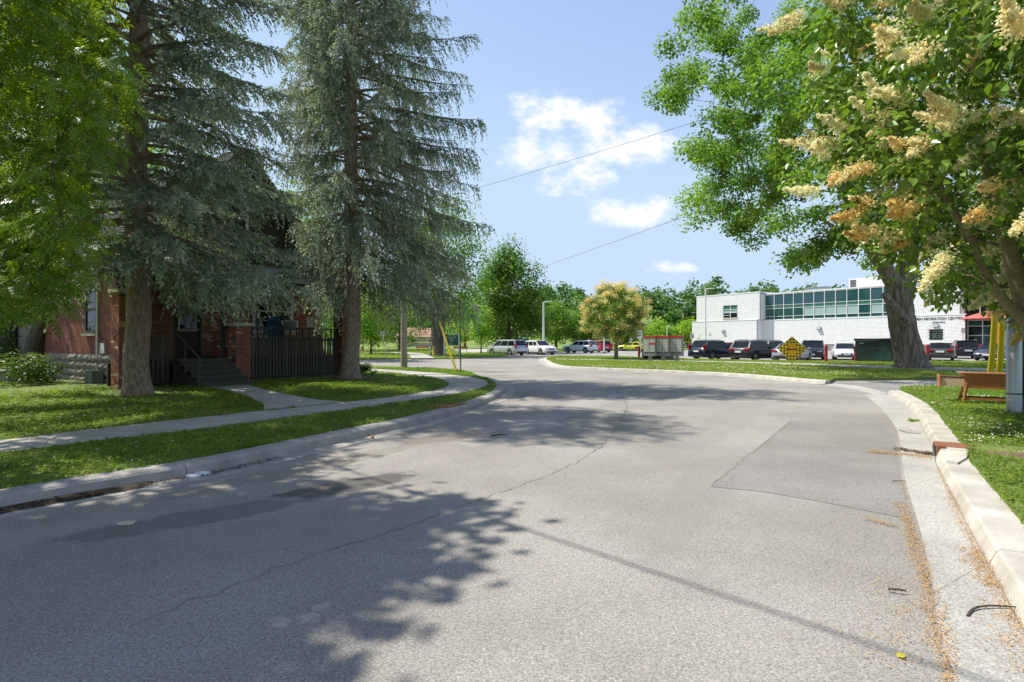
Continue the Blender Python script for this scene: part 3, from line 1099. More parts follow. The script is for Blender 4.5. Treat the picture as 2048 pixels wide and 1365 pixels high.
def shell_points(rng, n, c, r, inner=0.55, zmin=-1.0, shape=2.0):
    out = []
    while len(out) < n:
        d = unit(rng.normal(0, 1, 3))
        if d[2] < zmin:
            continue
        f = inner + (1 - inner) * rng.random() ** 0.6
        out.append(np.array(c) + d * np.array(r) * f)
    return np.array(out)


# ---- blue spruces ---------------------------------------------------------
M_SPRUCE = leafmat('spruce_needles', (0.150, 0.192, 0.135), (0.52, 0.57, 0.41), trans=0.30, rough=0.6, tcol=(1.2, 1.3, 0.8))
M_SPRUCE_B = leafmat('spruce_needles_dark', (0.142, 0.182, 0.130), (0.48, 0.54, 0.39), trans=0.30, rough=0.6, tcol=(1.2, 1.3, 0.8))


def spruce(label, base, H, R0, trunk_r, zlow, seed, mneed, prof, dens=1.0, droop=1.0, gaps=(), lean=(0, 0), pend=0.5, open_side=None, zfloor=1.6):
    rng = np.random.default_rng(seed)
    t = thing('spruce_tree', label, 'tree', base)
    tp = [(0, 0, -.15), (0, 0, .08), (0, 0, .35), (0, 0, 1.0)] + [(lean[0] * z / H, lean[1] * z / H, z) for z in np.arange(2.0, H, 1.2)] + [(lean[0], lean[1], H)]
    tp = [(p[0] + rng.normal(0, .03), p[1] + rng.normal(0, .03), p[2]) for p in tp]
    tr = [trunk_r * 1.5, trunk_r * 1.28, trunk_r * 1.1, trunk_r] + [trunk_r * (1 - z / H) ** .8 + .02 for z in np.arange(2.0, H, 1.2)] + [.02]
    V, F = bark_tube(tp, tr, 30, .12, .11, seed, 8)
    MB().add(V, F, True).build('trunk', M_BARK_SPRUCE, t)
    wood = MB()
    KP, KN, KD, KS, KV = [], [], [], [], []
    z = zlow
    while z < H - .6:
        nb = rng.integers(6, 10)
        a0 = rng.uniform(0, 6.28)
        for k in range(nb):
            az = a0 + k * 2 * math.pi / nb + rng.normal(0, .25)
            zz = z + rng.uniform(-.25, .25)
            L = R0 * prof(zz / H) * rng.uniform(.72, 1.12)
            if open_side is not None:
                L *= open_side(az, zz)
            if L < .35:
                continue
            skip = False
            for (ga, gw, g0, g1, pr) in gaps:
                if abs((az - ga + math.pi) % (2 * math.pi) - math.pi) < gw and g0 < zz < g1 and rng.random() < pr:
                    skip = True
            if skip:
                continue
            dirh = np.array([math.cos(az), math.sin(az), 0])
            n = max(4, int(L / .3))
            s = np.linspace(0, 1, n + 1)
            frac = zz / H
            dr_ = droop * (0.62 * (1 - frac) + .04) * L * (1 + .35 * max(0, (7 - zz) / 7))
            zc = (0.10 + .35 * frac) * L * s - dr_ * (s ** 1.4) + dr_ * .42 * np.clip(s - .55, 0, 1) ** 2 * 4 * .6
            wob = np.cumsum(rng.normal(0, .03, n + 1)) * .5
            lat = np.array([-dirh[1], dirh[0], 0])
            B = np.array([0, 0, zz]) + dirh * (s * L)[:, None] + lat * wob[:, None] + np.c_[np.zeros(n + 1), np.zeros(n + 1), zc]
            B[:, 2] = np.maximum(B[:, 2], zfloor + .5 * rng.random())
            r0 = .016 + .012 * L
            wood.tube(B[::2] if n > 6 else B, list(np.linspace(r0, .006, len(B[::2] if n > 6 else B))), 4, cap=False)
            # side twigs, longer in the middle of the bough, hanging
            nt_ = int(L / .115 * dens)
            f = rng.uniform(.16, 1.0, nt_) ** .8
            bi = np.minimum((f * n).astype(int), n - 1)
            ff = (f * n - bi)[:, None]
            o = B[bi] * (1 - ff) + B[bi + 1] * ff
            tl = (.18 + .50 * (.35 + .65 * np.sin(np.pi * np.clip(f, 0, 1) ** .8)) * min(1, L / 2.5)) * rng.uniform(.6, 1.25, nt_)
            sg = rng.choice([-1, 1], nt_)
            hang = pend * rng.uniform(.2, 1.5, nt_) * (1.1 - frac * .6)
            td = unit(dirh * rng.uniform(.35, 1.0, nt_)[:, None] + lat * (sg * rng.uniform(.35, 1.0, nt_))[:, None] + np.c_[np.zeros((nt_, 2)), -hang])
            # bough tip itself
            m_ = np.maximum(3, (tl / .030).astype(int))
            rep = np.repeat(np.arange(nt_), m_)
            idx = np.arange(len(rep)) - np.repeat(np.cumsum(m_) - m_, m_)
            u = (idx + rng.random(len(rep))) / m_[rep]
            sag = np.c_[np.zeros((len(rep), 2)), -(u ** 2) * (hang[rep] * .6 + .05) * tl[rep]]
            pos = o[rep] + td[rep] * (u * tl[rep])[:, None] + sag
            dd = td[rep] + np.c_[np.zeros((len(rep), 2)), -u * hang[rep] * .8] + rng.normal(0, .62, (len(rep), 3))
            nn = rng.normal(0, 1, (len(rep), 3)) + np.array([0, 0, .8])
            KP.append(pos); KN.append(nn); KD.append(dd)
            KS.append(rng.uniform(.075, .135, len(rep)))
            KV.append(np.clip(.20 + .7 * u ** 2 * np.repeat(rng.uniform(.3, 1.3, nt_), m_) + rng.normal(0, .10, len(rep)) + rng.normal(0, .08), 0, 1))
        z += .38 if z < 15 else .55
    wood.build('bough', M_BARK_SPRUCE, t)
    KP, KN, KD, KS, KV = (np.concatenate(x) for x in (KP, KN, KD, KS, KV))
    px = proj(KP + np.array(base))
    high = (px[:, 1] < -250)
    keep = ~high | (rng.random(len(KP)) < .5)
    KS = np.where(high, KS * 1.35, KS)
    V, F, k = kites(KP[keep], KN[keep], KD[keep], KS[keep], .36, .05, .5)
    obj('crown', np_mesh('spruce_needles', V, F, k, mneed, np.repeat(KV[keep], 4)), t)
    print('spruce needles', keep.sum())
    return t


def bark_tube(pts, rad, n=44, step=.11, amp=.06, seed=0, k=9, knots=()):
    """a trunk with its ridges and furrows modelled"""
    rng = np.random.default_rng(seed)
    P = np.array(pts, float); R = np.array(rad, float)
    s = np.concatenate([[0], np.cumsum(np.linalg.norm(np.diff(P, axis=0), axis=1))])
    m = max(3, int(s[-1] / step))
    t = np.linspace(0, s[-1], m)
    C = np.stack([np.interp(t, s, P[:, i]) for i in range(3)], 1)
    for _ in range(3):
        C[1:-1] = (C[:-2] + 2 * C[1:-1] + C[2:]) / 4
    r = np.interp(t, s, R)
    a = np.linspace(0, 2 * np.pi, n, endpoint=False)
    A, Tt = np.meshgrid(a, t)
    ph = rng.uniform(0, 6.28, 8)
    w = .35 * np.sin(Tt * 1.3 + ph[0] + 2 * np.sin(A + ph[1])) + .25 * np.sin(Tt * 3.1 + ph[2] + 3 * A) + .15 * np.sin(Tt * 7 + ph[3] + 5 * A)
    ridge = 1 - np.abs(np.sin(k * A / 2 * 2 + w * 2.2 + ph[4]))
    ridge2 = 1 - np.abs(np.sin((k * 1.0 + 4) * A + w * 3 + Tt * .6 + ph[5]))
    d = amp * (.65 * ridge ** .7 + .45 * ridge2 - .5) + rng.normal(0, amp * .12, A.shape)
    d += .05 * np.sin(2 * A + ph[6] + Tt * .4) + .04 * np.sin(3 * A - Tt * .7 + ph[7])
    rr = r[:, None] * (1 + d)
    V = np.stack([C[:, 0:1] + rr * np.cos(A), C[:, 1:2] + rr * np.sin(A), np.repeat(C[:, 2:3], n, 1) + 0 * A], -1)
    F = [(i * n + j, i * n + (j + 1) % n, (i + 1) * n + (j + 1) % n, (i + 1) * n + j) for i in range(m - 1) for j in range(n)]
    return V.reshape(-1, 3), F


def prof_a(f):
    return max(0.05, (1 - f) ** 0.36) * (0.9 + .1 * min(1, f * 5))


spruce('broad blue-green spruce before the porch steps, its thick trunk nearest the lower left lawn', (-9.5, 13.95, .2), 19.5, 4.6, .29, 3.5, 3, M_SPRUCE, prof_a,
       dens=2.35, droop=1.0, zfloor=2.5, pend=.6, gaps=((-1.1, .6, 3.0, 4.2, .3), (math.pi, 1.1, 3.0, 12, .3), (0, 3.2, 11.5, 30, .35)))


def open_b(az, z):
    # this tree's boughs are longest toward the crossing, thinner over the house
    c = math.cos(az - 0.15)
    f = 1.0 + (.30 * c if z < 12.5 else .12 * c)
    if z < 4.6:
        f *= .78
    if z < 7.5 and c < -.3:
        f *= .8
    return f


spruce('tall drooping spruce at the right-hand brick pillar of the porch, boughs trailing toward the crossing', (-5.86, 20.1, .23), 22, 4.25, .30, 3.6, 8, M_SPRUCE_B,
       lambda f: max(.05, (1 - f) ** .32), dens=2.1, droop=1.15, pend=1.3, gaps=((math.pi * .9, .6, 4.0, 7.5, .5), (-1.35, .5, 0, 5.2, .85), (-1.2, .9, 7, 11, .35), (0, 3.2, 15, 30, .35)), open_side=open_b, zfloor=2.3)


# ---- broadleaf trees ------------------------------------------------------
def broadleaf(name, label, base, stems, targets, z0, mbark, mleaf, per, rc, lsize, seed, aspect=.55, r_tip=.012, step=.7, group=None, fixr=None, flat=.75, e=2.2,
              droop=.3, leaf_at=None, upbias=.7, bark_warp=True, rmin=0.0, cat='tree', up=.25):
    """stems and targets are relative to the base"""
    rng = np.random.default_rng(seed)
    t = thing(name, label, cat, base, 0, group)
    sk = Skel()
    ids = []
    for (pts, rad, start) in stems:
        ids.append(sk.stem(pts, None if start is None else start, radii=rad))
    sk.grow(np.asarray(targets), rng, z0, step, up=up)
    mb, r = sk.mesh('trunk', mbark, r_tip, e, rmin)
    mb.build('trunk', mbark, t)
    C = np.asarray(targets) if leaf_at is None else leaf_at
    data = leafy(rng, C, per, rc, lsize, upbias=upbias, flat=flat, droop=droop)
    return t, data


def finish_crown(t, data, mleaf, aspect=.55, name='crown'):
    obj(name, leaf_mesh(name, data, mleaf, aspect), t)


# big silver maple on the island
M_MAPLE = leafmat('maple_leaves', (0.060, 0.135, 0.018), (0.21, 0.33, 0.05), trans=0.45)
mb_ = np.array(gp(1825, 737, .1))
rngm = np.random.default_rng(21)


def rel(px, py, d):
    return np.array(at(px, py, d)) - mb_


main = [(0.08, 0, -.2), (0.0, 0, .3), (-.2, 0, 1.0), (-.52, 0, 2.2), (-.75, -.05, 3.5), (-.85, -.1, 4.4)]
mrad = [1.02, .86, .73, .66, .64, .58]
left_ = [(-1.45, -.3, 5.0), (-2.25, -.4, 6.2), (-3.1, -.5, 7.7), (-3.8, -.6, 9.2), (-4.6, -.7, 11.2), (-5.1, -.7, 14)]
lrad = [.44, .39, .35, .32, .26, .18]
right_ = [(-.15, .1, 5.4), (-.1, .2, 7.0), (.1, .2, 9.0), (.9, .4, 11.5), (1.3, .6, 14.5), (1.6, .8, 18)]
rrad = [.46, .42, .47, .38, .28, .16]
sk = Skel()
i0 = sk.stem(main, None, radii=mrad)
sk.stem(left_, i0, radii=lrad)
sk.stem(right_, i0, radii=rrad)
sk.stem([(-3.2, -.9, 7.3), (-4.3, -1.6, 8.4), (-5.6, -2.2, 9.8), (-6.8, -2.6, 11.5)], 7, radii=[.26, .22, .17, .12])
# leaf masses placed where the crown billows out
lobes = [((1590, 60), 180, 3), ((1500, 120), 150, 3), ((1420, 110), 110, 2), ((1370, 165), 70, 2), ((1480, 230), 120, 2), ((1560, 260), 150, 3), ((1500, 330), 110, 2), ((1440, 300), 80, 1),
         ((1420, 375), 60, 1), ((1480, 390), 70, 1), ((1560, 370), 110, 2), ((1640, 380), 110, 2), ((1500, 20), 140, 2), ((1620, 180), 160, 3), ((1700, 100), 180, 3), ((1400, 410), 40, 1),
         ((1680, 440), 70, 1), ((1640, 480), 50, 1), ((1600, 500), 45, 1), ((1580, 520), 30, 1), ((1490, 470), 25, 1), ((1740, 470), 70, 1), ((1530, 440), 40, 1), ((1335, 180), 28, 1), ((1700, 250), 160, 3), ((1760, 350), 130, 2)]
T = []
for (c, rp, wn) in lobes:
    k = int(2 + (rp / 31) ** 1.72)
    for _ in range(k):
        dep = 31.5 + rngm.normal(0, 2.2 + rp / 70)
        a = rngm.uniform(0, 6.28); q = rp * rngm.random() ** .5 * .9
        T.append(rel(c[0] + q * math.cos(a), c[1] + q * math.sin(a), dep))
# the rest of the crown, above the picture and to the right of it
for _ in range(230):
    d = unit(rngm.normal(0, 1, 3)); f = .5 + .5 * rngm.random() ** .6
    p = np.array([2.5, 1, 15.5]) + d * np.array([11.5, 10.5, 9.5]) * f
    if p[2] < 6.5: continue
    q = proj(p + mb_)
    if q[0] < 1790 and q[1] > -20:
        continue
    T.append(p)
T = np.array(T)
T = T[T[:, 2] > 4.6]
sk.grow(T, rngm, 4.4, .75, wander=.2, up=.16)
mtree = thing('maple_tree', 'huge silver maple with a thick forked trunk on the island beside the dark bin', 'tree', mb_)
for q_ in sk.fix:
    sk.fix[q_] *= .86
mbm, _r = sk.mesh('trunk', M_BARK_MAPLE, .013, 2.3)
for pts_, rad_, am, sd_ in ((main + left_[:4], [r * (1.0 if p[2] > .8 else 1.0) for p, r in zip(main, mrad)] + lrad[:4], .13, 4), ([main[-2]] + right_[:4], [.55] + rrad[:4], .12, 5)):
    V_, F_ = bark_tube(pts_, rad_, 60, .09, am, sd_, 11)
    for i, v in enumerate(V_):
        if v[2] < 1.0:
            a = math.atan2(v[1], v[0]); f = 1 + .22 * max(0, .8 - v[2]) * (.3 + math.sin(a * 4 + 1))
            V_[i] = (v[0] * f, v[1] * f, v[2])
    mbm.add(V_, F_, True)
mbm.build('trunk', M_BARK_MAPLE, mtree)
stub = MB().tube([(-.75, -.45, 2.5), (-1.3, -.7, 3.05), (-1.85, -.85, 3.65), (-2.2, -.95, 4.0)], [.34, .26, .2, .17], 9)
stub.build('broken_limb', M_BARK_MAPLE, mtree)
dat = leafy(rngm, T, 300, 1.0, .165, upbias=.55, flat=.7, droop=.35)
print('maple leaves', len(dat[0]))
finish_crown(mtree, dat, M_MAPLE, .8)

# ---- lilac trees in bloom ---------------------------------------------------
M_LILAC = leafmat('lilac_leaves', (0.072, 0.16, 0.018), (0.215, 0.33, 0.05), trans=0.3, rough=0.32, spec=.5)
M_BLOOM = leafmat('island_blossom', (0.86, 0.56, 0.15), (0.96, 0.86, 0.42), trans=0.45, rough=.8, tcol=(1, 1, .8))
M_PAN = leafmat('lilac_blossom', (0.86, 0.60, 0.20), (0.97, 0.94, 0.68), trans=0.45, rough=.8, tcol=(1, 1, .8))


def panicle_mesh(name, seed, L=.42, R=.15, n=400, golden=.4):
    rng = np.random.default_rng(seed)
    f = rng.random(n) ** .8
    rad = R * (1 - f) ** .7 * (0.55 + .45 * np.sin(f * 22 + rng.normal(0, .5, n)))
    a = rng.uniform(0, 6.28, n)
    q = rad * rng.random(n) ** .35
    pos = np.c_[q * np.cos(a), q * np.sin(a), f * L]
    nrm = rng.normal(0, 1, (n, 3)) + np.array([-.5, -.5, .6]); dr = rng.normal(0, 1, (n, 3)) + unit(pos) * .6
    v = np.clip(1 - golden + rng.normal(0, .2, n) - (.35 * golden) * (1 - f), 0, 1)
    V, F, k = kites(pos, nrm, dr, rng.uniform(.03, .052, n), .8, .1, .5)
    return np_mesh(name, V, F, k, M_PAN, np.repeat(v, 4))


PAN = [panicle_mesh('panicle', 1, golden=.0), panicle_mesh('panicle', 2, golden=.08), panicle_mesh('panicle', 3, .46, .16, golden=.3), panicle_mesh('panicle', 4, golden=.8), panicle_mesh('panicle', 5, .38, .15, golden=.6), panicle_mesh('panicle', 6, .5, .17, golden=.05)]

# one heart-shaped leaf, folded along its midrib
def heart_leaf():
    vs = [(0, 0, 0), (-.30, .16, .05), (-.36, .42, .07), (-.2, .75, .03), (0, 1.05, -.08), (.2, .75, .03), (.36, .42, .07), (.30, .16, .05), (0, .5, -.03)]
    fs = [(0, 8, 2, 1), (8, 4, 3, 2), (0, 7, 6, 8), (8, 6, 5, 4)]
    return np.array(vs), fs


def heart_cloud(name, pos, nrm, dr, s, v, m):
    hv, hf = heart_leaf()
    nrm, dr = unit(nrm), unit(dr)
    x = unit(np.cross(dr, nrm)); z = np.cross(x, dr)
    V = pos[:, None] + (x[:, None] * hv[None, :, :1] + dr[:, None] * hv[None, :, 1:2] + z[:, None] * hv[None, :, 2:]) * s[:, None, None]
    n = len(pos)
    F = (np.arange(n)[:, None, None] * 9 + np.array(hf)[None]).ravel()
    return np_mesh(name, V.reshape(-1, 3), F, 4, m, np.repeat(v, 9))


def frame_rot(nrm, dr):
    dr = Vector(dr).normalized(); n = Vector(nrm)
    x = dr.cross(n).normalized(); z = x.cross(dr)
    return Matrix((x, dr, z)).transposed()


lb = np.array([8.82, 8.8, .12])
rngl = np.random.default_rng(5)
lil = thing('lilac_tree', 'large near lilac tree with cream and golden flower plumes arching over the pole', 'tree', lb)
sk = Skel()
i0 = sk.stem([(0.05, 0, -.1), (0, 0, .2), (-.3, 0, 1.05)], None, radii=[.21, .17, .15])
sk.stem([(-.52, 0, 1.7), (-.72, 0, 2.4), (-.86, 0, 2.95), (-1.05, 0, 3.6), (-1.3, 0, 4.6)], i0, radii=[.125, .112, .10, .08, .055])
sk.stem([(-.2, .15, 1.8), (.2, .4, 2.8), (.6, .8, 4.0), (.9, 1.0, 5.2)], i0, radii=[.12, .1, .08, .05])
sk.stem([(-1.05, -.1, 2.15), (-1.35, -.15, 2.5), (-1.55, -.1, 3.1), (-1.9, 0, 3.8)], 3, radii=[.075, .065, .055, .04])
TL = []
c0 = np.array([.25, -.1, 5.1])
while len(TL) < 420:
    d = unit(rngl.normal(0, 1, 3)); f = .45 + .55 * rngl.random() ** .5
    p = c0 + d * np.array([4.0, 3.9, 3.9]) * f * (1 + .12 * math.sin(7 * d[0] + 3 * d[2]))
    q = proj(p + lb)
    if p[2] < 1.9 or (p + lb)[1] < 3.6:
        continue
    if q[0] < 1610 + max(0, (q[1] - 300)) * .7 and q[0] > -500:      # the crown's own left outline
        if q[1] > -60:
            continue
    if q[0] < 2080 and q[1] > (395 if q[0] < 1700 else 395 + (q[0] - 1700) * 1.3 if q[0] < 1840 else 590):
        continue
    if 1960 < q[0] < 2120 and q[1] > 470 and (p + lb)[1] < 9.0:
        continue
    TL.append(p)
TL = np.array(TL)
sk.grow(TL, rngl, 1.6, .45, wander=.15, up=.2)
mbl, _ = sk.mesh('trunk', M_BARK_LILAC, .006, 2.2)
mbl.build('trunk', M_BARK_LILAC, lil)
pos, nrm, dr, s, v = leafy(rngl, TL, 100, .62, .128, upbias=.5, flat=.85, droop=.55)
# leave the sky side open a little, keep leaves in front of nothing nearer than the kerb
keep = (pos + lb)[:, 1] > 2.6
pos, nrm, dr, s, v = pos[keep], nrm[keep], dr[keep], s[keep], v[keep]
q = proj(pos + lb); dist = np.linalg.norm(pos + lb - np.array([0, 0, CAMH]), axis=1)
infr = (q[:, 0] > 1500) & (q[:, 0] < 2048) & (q[:, 1] > 0) & (q[:, 1] < 640)
score = np.where(infr, s / dist, 0)
big = np.argsort(-score)[:300]
rest = np.ones(len(pos), bool); rest[big] = False
stuff(obj('foliage', heart_cloud('lilac_foliage', pos[rest], nrm[rest], dr[rest], s[rest], v[rest], M_LILAC), lil))
print('lilac leaves', len(pos))
hv, hf = heart_leaf()
LEAFME = []
for q_ in (.15, .4, .65, .9):
    LEAFME.append(np_mesh('leaf', hv, np.array(hf).ravel(), 4, M_LILAC, np.full(9, q_)))
for i in big:
    o = obj('leaf', LEAFME[min(3, int(v[i] * 4))], lil, scale=float(s[i]))
    o.matrix_basis = Matrix.LocRotScale(Vector(pos[i]), frame_rot(nrm[i], dr[i]).to_quaternion(), Vector((s[i],) * 3))
# flower plumes: the outer skin of the crown facing light and street
PN = []
for p in TL:
    o = p - c0
    e = np.linalg.norm(o / np.array([4.0, 3.9, 3.9]))
    if e > .66 and rngl.random() < .33:
        PN.append(p + unit(o) * rngl.uniform(.4, .6))
qt = proj(TL + lb); dt = np.linalg.norm(TL + lb - np.array([0, 0, CAMH]), axis=1)
cells = {}
for i in range(len(TL)):                # the street side of the crown flowers most
    if 1500 < qt[i, 0] < 2250 and -150 < qt[i, 1] < 620:
        k_ = (int(qt[i, 0] // 66), int(qt[i, 1] // 52))
        if k_ not in cells or dt[i] < dt[cells[k_]]:
            cells[k_] = i
for i in cells.values():
    if rngl.random() < .9:
        v_ = np.array([0, 0, CAMH]) - (TL[i] + lb)
        PN.append(TL[i] + unit(v_) * rngl.uniform(.45, .65) + np.array([0, 0, .12]))
print('panicles', len(PN))
for p in PN:
    o = unit(p - c0) * .8 + np.array([-.5, -.2, .1]) + rngl.normal(0, .35, 3)
    sw = unit(np.array([.75, .1, .35]) + rngl.normal(0, .25, 3))
    for k in range(rngl.integers(2, 5)):
        oo = o + rngl.normal(0, .3, 3)
        pp = Vector(p + sw * (k - 1.2) * .17 + rngl.normal(0, .06, 3))
        if proj(np.array(pp) + lb)[0] < 1850 and proj(np.array(pp) + lb)[1] > 480: continue
        if (pp + Vector(lb)).y < 3.0: continue
        gold = .5 + .5 * math.sin(p[0] * 2.1 + p[2] * 1.7 + 1)
        me = PAN[int(rngl.choice([3, 4, 2] if gold > .84 else [0, 1, 5, 1, 0, 2]))]
        e = obj('blossom', me, lil)
        sc = rngl.uniform(.85, 1.25)
        e.matrix_basis = Matrix.LocRotScale(pp, Vector(oo).to_track_quat('Z', 'Y'), Vector((sc, sc, sc)))

# the lilac out on the island
ib = np.array(gp(1232, 719, .11))
rngi = np.random.default_rng(9)
TI = []
while len(TI) < 190:
    d = unit(rngi.normal(0, 1, 3)); f = .4 + .6 * rngi.random() ** .5
    p = np.array([-.1, 0, 3.75]) + d * np.array([2.55, 2.5, 2.45]) * f
    if d[2] > .3:
        p[:2] *= 1 - .35 * (d[2] - .3)
    if p[2] < 1.75 + .15 * abs(p[0]): continue
    TI.append(p)
TI = np.array(TI)
lil2, dat = broadleaf('lilac_tree', 'small round lilac tree covered in cream and golden blossom beside the mailboxes', ib,
                      [([(0, 0, -.1), (.02, 0, .5), (0, 0, 1.2), (.03, 0, 1.7)], [.2, .16, .15, .15], None)], TI, 1.3, M_BARK_LILAC, M_LILAC, 85, .42, .14, 9, step=.4)
finish_crown(lil2, dat, M_LILAC, .7)
e = np.linalg.norm((TI - np.array([-.1, 0, 3.75])) / np.array([2.55, 2.5, 2.45]), axis=1)
pc = TI[(e > .6)]
pc = pc + unit(pc - np.array([-.1, 0, 3.75])) * .38
nP = len(pc)
per = 110
pp = np.repeat(pc, per, 0) + rngi.normal(0, 1, (nP * per, 3)) * np.array([.17, .17, .12])
vv_ = np.clip(np.repeat(rngi.uniform(.2, .9, nP), per) + rngi.normal(0, .15, nP * per), 0, 1)
ks = rngi.random(nP * per) < np.repeat(.35 + .65 * np.clip((pc[:, 2] - 2) / 2.5, 0, 1), per)
obj('blossom', leaf_mesh('blossom', (pp[ks], rngi.normal(0, .8, (ks.sum(), 3)) + np.array([-.4, -.2, 1.0]), rngi.normal(0, 1, (ks.sum(), 3)), np.full(ks.sum(), .085), vv_[ks]), M_BLOOM, .8), lil2)

# ---- ash tree overhanging the left of the street -----------------------------
M_ASH = leafmat('ash_leaves', (0.045, 0.115, 0.012), (0.23, 0.345, 0.032), trans=0.38, rough=.4, tcol=(2.0, 1.9, .5))
ab = np.array([-12.6, 6.2, .2])
rnga = np.random.default_rng(31)
ash = thing('ash_tree', 'leafy ash tree overhanging the lawn, bright green fronds in front of the spruce', 'tree', ab)
sk = Skel()
i0 = sk.stem([(0, 0, -.1), (0, 0, .4), (.1, 0, 1.5), (.2, 0, 2.8)], None, radii=[.42, .32, .27, .25])
sk.stem([(.7, .2, 4.2), (1.3, .3, 5.8), (2.0, .5, 7.6), (2.5, .6, 9.2)], i0, radii=[.17, .15, .11, .07])
sk.stem([(-.2, .1, 4.4), (-.5, 0, 6.2), (-.6, 0, 8.4)], i0, radii=[.16, .13, .09])
TA = []
ca = np.array([0.0, .1, 7.8])
while len(TA) < 400:
    d = unit(rnga.normal(0, 1, 3)); f = .42 + .58 * rnga.random() ** .5
    p = ca + d * np.array([6.5, 4.7, 5.7]) * f
    w = p + ab
    if p[2] < 2.3: continue
    if w[1] > 7.2 and math.sin(w[0] * 1.9 + w[2]) * math.sin(w[1] * 1.7 - w[2] * 1.3) > -.1: continue
    if w[1] > .5:
        q = proj(w)
        lim = 225 - .25 * max(0, q[1] - 330) + 35 * math.sin(q[1] / 37.0)
        if q[1] > -70 and q[0] > lim: continue
        if q[1] > 500 and q[0] > -120: continue
    TA.append(p)
for _ in range(135):                # the side of the crown that leans over the lawn
    y_ = rnga.uniform(-80, 600)
    right = 240 if y_ < 230 else 265 if y_ < 340 else 220 - (y_ - 340) * .5
    x_ = rnga.uniform(-260, right - 25)
    TA.append(np.array(at(x_, y_, rnga.uniform(7.4, 10.6))) - ab)
TA = np.array(TA)
_w = TA + ab; _q = proj(_w)
TA = TA[~((_w[:, 1] > 7.2) & (_q[:, 0] < -40) & (rnga.random(len(TA)) < .8))]
sk.grow(TA, rnga, 2.3, .6, up=.2)
mba, _ = sk.mesh('trunk', M_BARK, .008, 2.2)
mba.build('trunk', M_BARK, ash)


def compound():
    vs, fs = [], []
    L = 1.0
    items = [(0.28, 1), (.28, -1), (.46, 1), (.46, -1), (.64, 1), (.64, -1), (.82, 1), (.82, -1), (.92, 0)]
    for (f, sgn) in items:
        b = np.array([0, f * L, -.10 * f * f])
        if sgn == 0:
            d = np.array([0, 1, -.25])
        else:
            d = np.array([sgn * .85, .52, -.18])
        d = d / np.linalg.norm(d); s = .36
        x = np.cross(d, [0, 0, 1]); x /= np.linalg.norm(x)
        k = len(vs)
        vs += [b, b + d * s * .42 + x * s * .17 + np.array([0, 0, .02]), b + d * s, b + d * s * .42 - x * s * .17 + np.array([0, 0, .02])]
        fs.append((k, k + 1, k + 2, k + 3))
    k = len(vs)
    vs += [np.array([-.008, 0, 0]), np.array([.008, 0, 0]), np.array([.004, .95, -.1]), np.array([-.004, .95, -.1])]
    fs.append((k, k + 1, k + 2, k + 3))
    return np.array(vs), np.array(fs)


cv, cf = compound()
pos, nrm, dr, s, v = leafy(rnga, TA, 52, .60, .26, upbias=.9, flat=.75, droop=.5)
w = pos + ab
q = proj(w); dist = np.linalg.norm(w - np.array([0, 0, CAMH]), axis=1)
keep = ~((w[:, 1] > .3) & (q[:, 1] > -30) & (q[:, 0] > 330)) & (dist > 3.0)
pos, nrm, dr, s, v, q, dist = (x[keep] for x in (pos, nrm, dr, s, v, q, dist))
infr = (q[:, 0] > 0) & (q[:, 0] < 340) & (q[:, 1] > 0) & (q[:, 1] < 700) & (pos + ab)[:, 1].__gt__(1)
big = np.argsort(-np.where(infr, s / dist, 0))[:300]
seen = (q[:, 0] > -350) & (q[:, 1] > -250) & ((pos + ab)[:, 1] > 2)
rest = seen.copy(); rest[big] = False
nrm_, dr_ = unit(nrm[rest]), unit(dr[rest])
x = unit(np.cross(dr_, nrm_)); z = np.cross(x, dr_)
nn = rest.sum()
V = pos[rest][:, None] + (x[:, None] * cv[None, :, :1] + dr_[:, None] * cv[None, :, 1:2] + z[:, None] * cv[None, :, 2:]) * s[rest][:, None, None]
F = (np.arange(nn)[:, None, None] * len(cv) + cf[None]).ravel()
stuff(obj('foliage', np_mesh('ash_foliage', V.reshape(-1, 3), F, 4, M_ASH, np.repeat(v[rest], len(cv))), ash))
far_ = ~seen
k2 = np.repeat(np.where(far_)[0], 3)
p2_ = pos[k2] + rnga.normal(0, .22, (len(k2), 3))
stuff(obj('upper_foliage', leaf_mesh('ash_upper', (p2_, nrm[k2] + rnga.normal(0, .4, (len(k2), 3)), dr[k2], s[k2] * .95, v[k2]), M_ASH, .55), ash))
print('ash fronds', nn, len(k2))
AM = [np_mesh('leaf', cv, cf.ravel(), 4, M_ASH, np.full(len(cv), k)) for k in (.15, .4, .65, .9)]
for i in big:
    o = obj('leaf', AM[min(3, int(v[i] * 4))], ash)
    o.matrix_basis = Matrix.LocRotScale(Vector(pos[i]), frame_rot(nrm[i], dr[i]).to_quaternion(), Vector((s[i],) * 3))

# ---- trees beyond the crossing and behind the house --------------------------
M_BG = [leafmat('park_leaves_deep', (0.055, 0.135, 0.018), (0.16, 0.27, 0.04), trans=.42),
        leafmat('park_leaves_mid', (0.070, 0.165, 0.020), (0.20, 0.32, 0.04), trans=.42),
        leafmat('park_leaves_bright', (0.13, 0.25, 0.025), (0.30, 0.42, 0.06), trans=.5),
        leafmat('hill_leaves', (0.050, 0.120, 0.035), (0.12, 0.21, 0.055), trans=.35)]


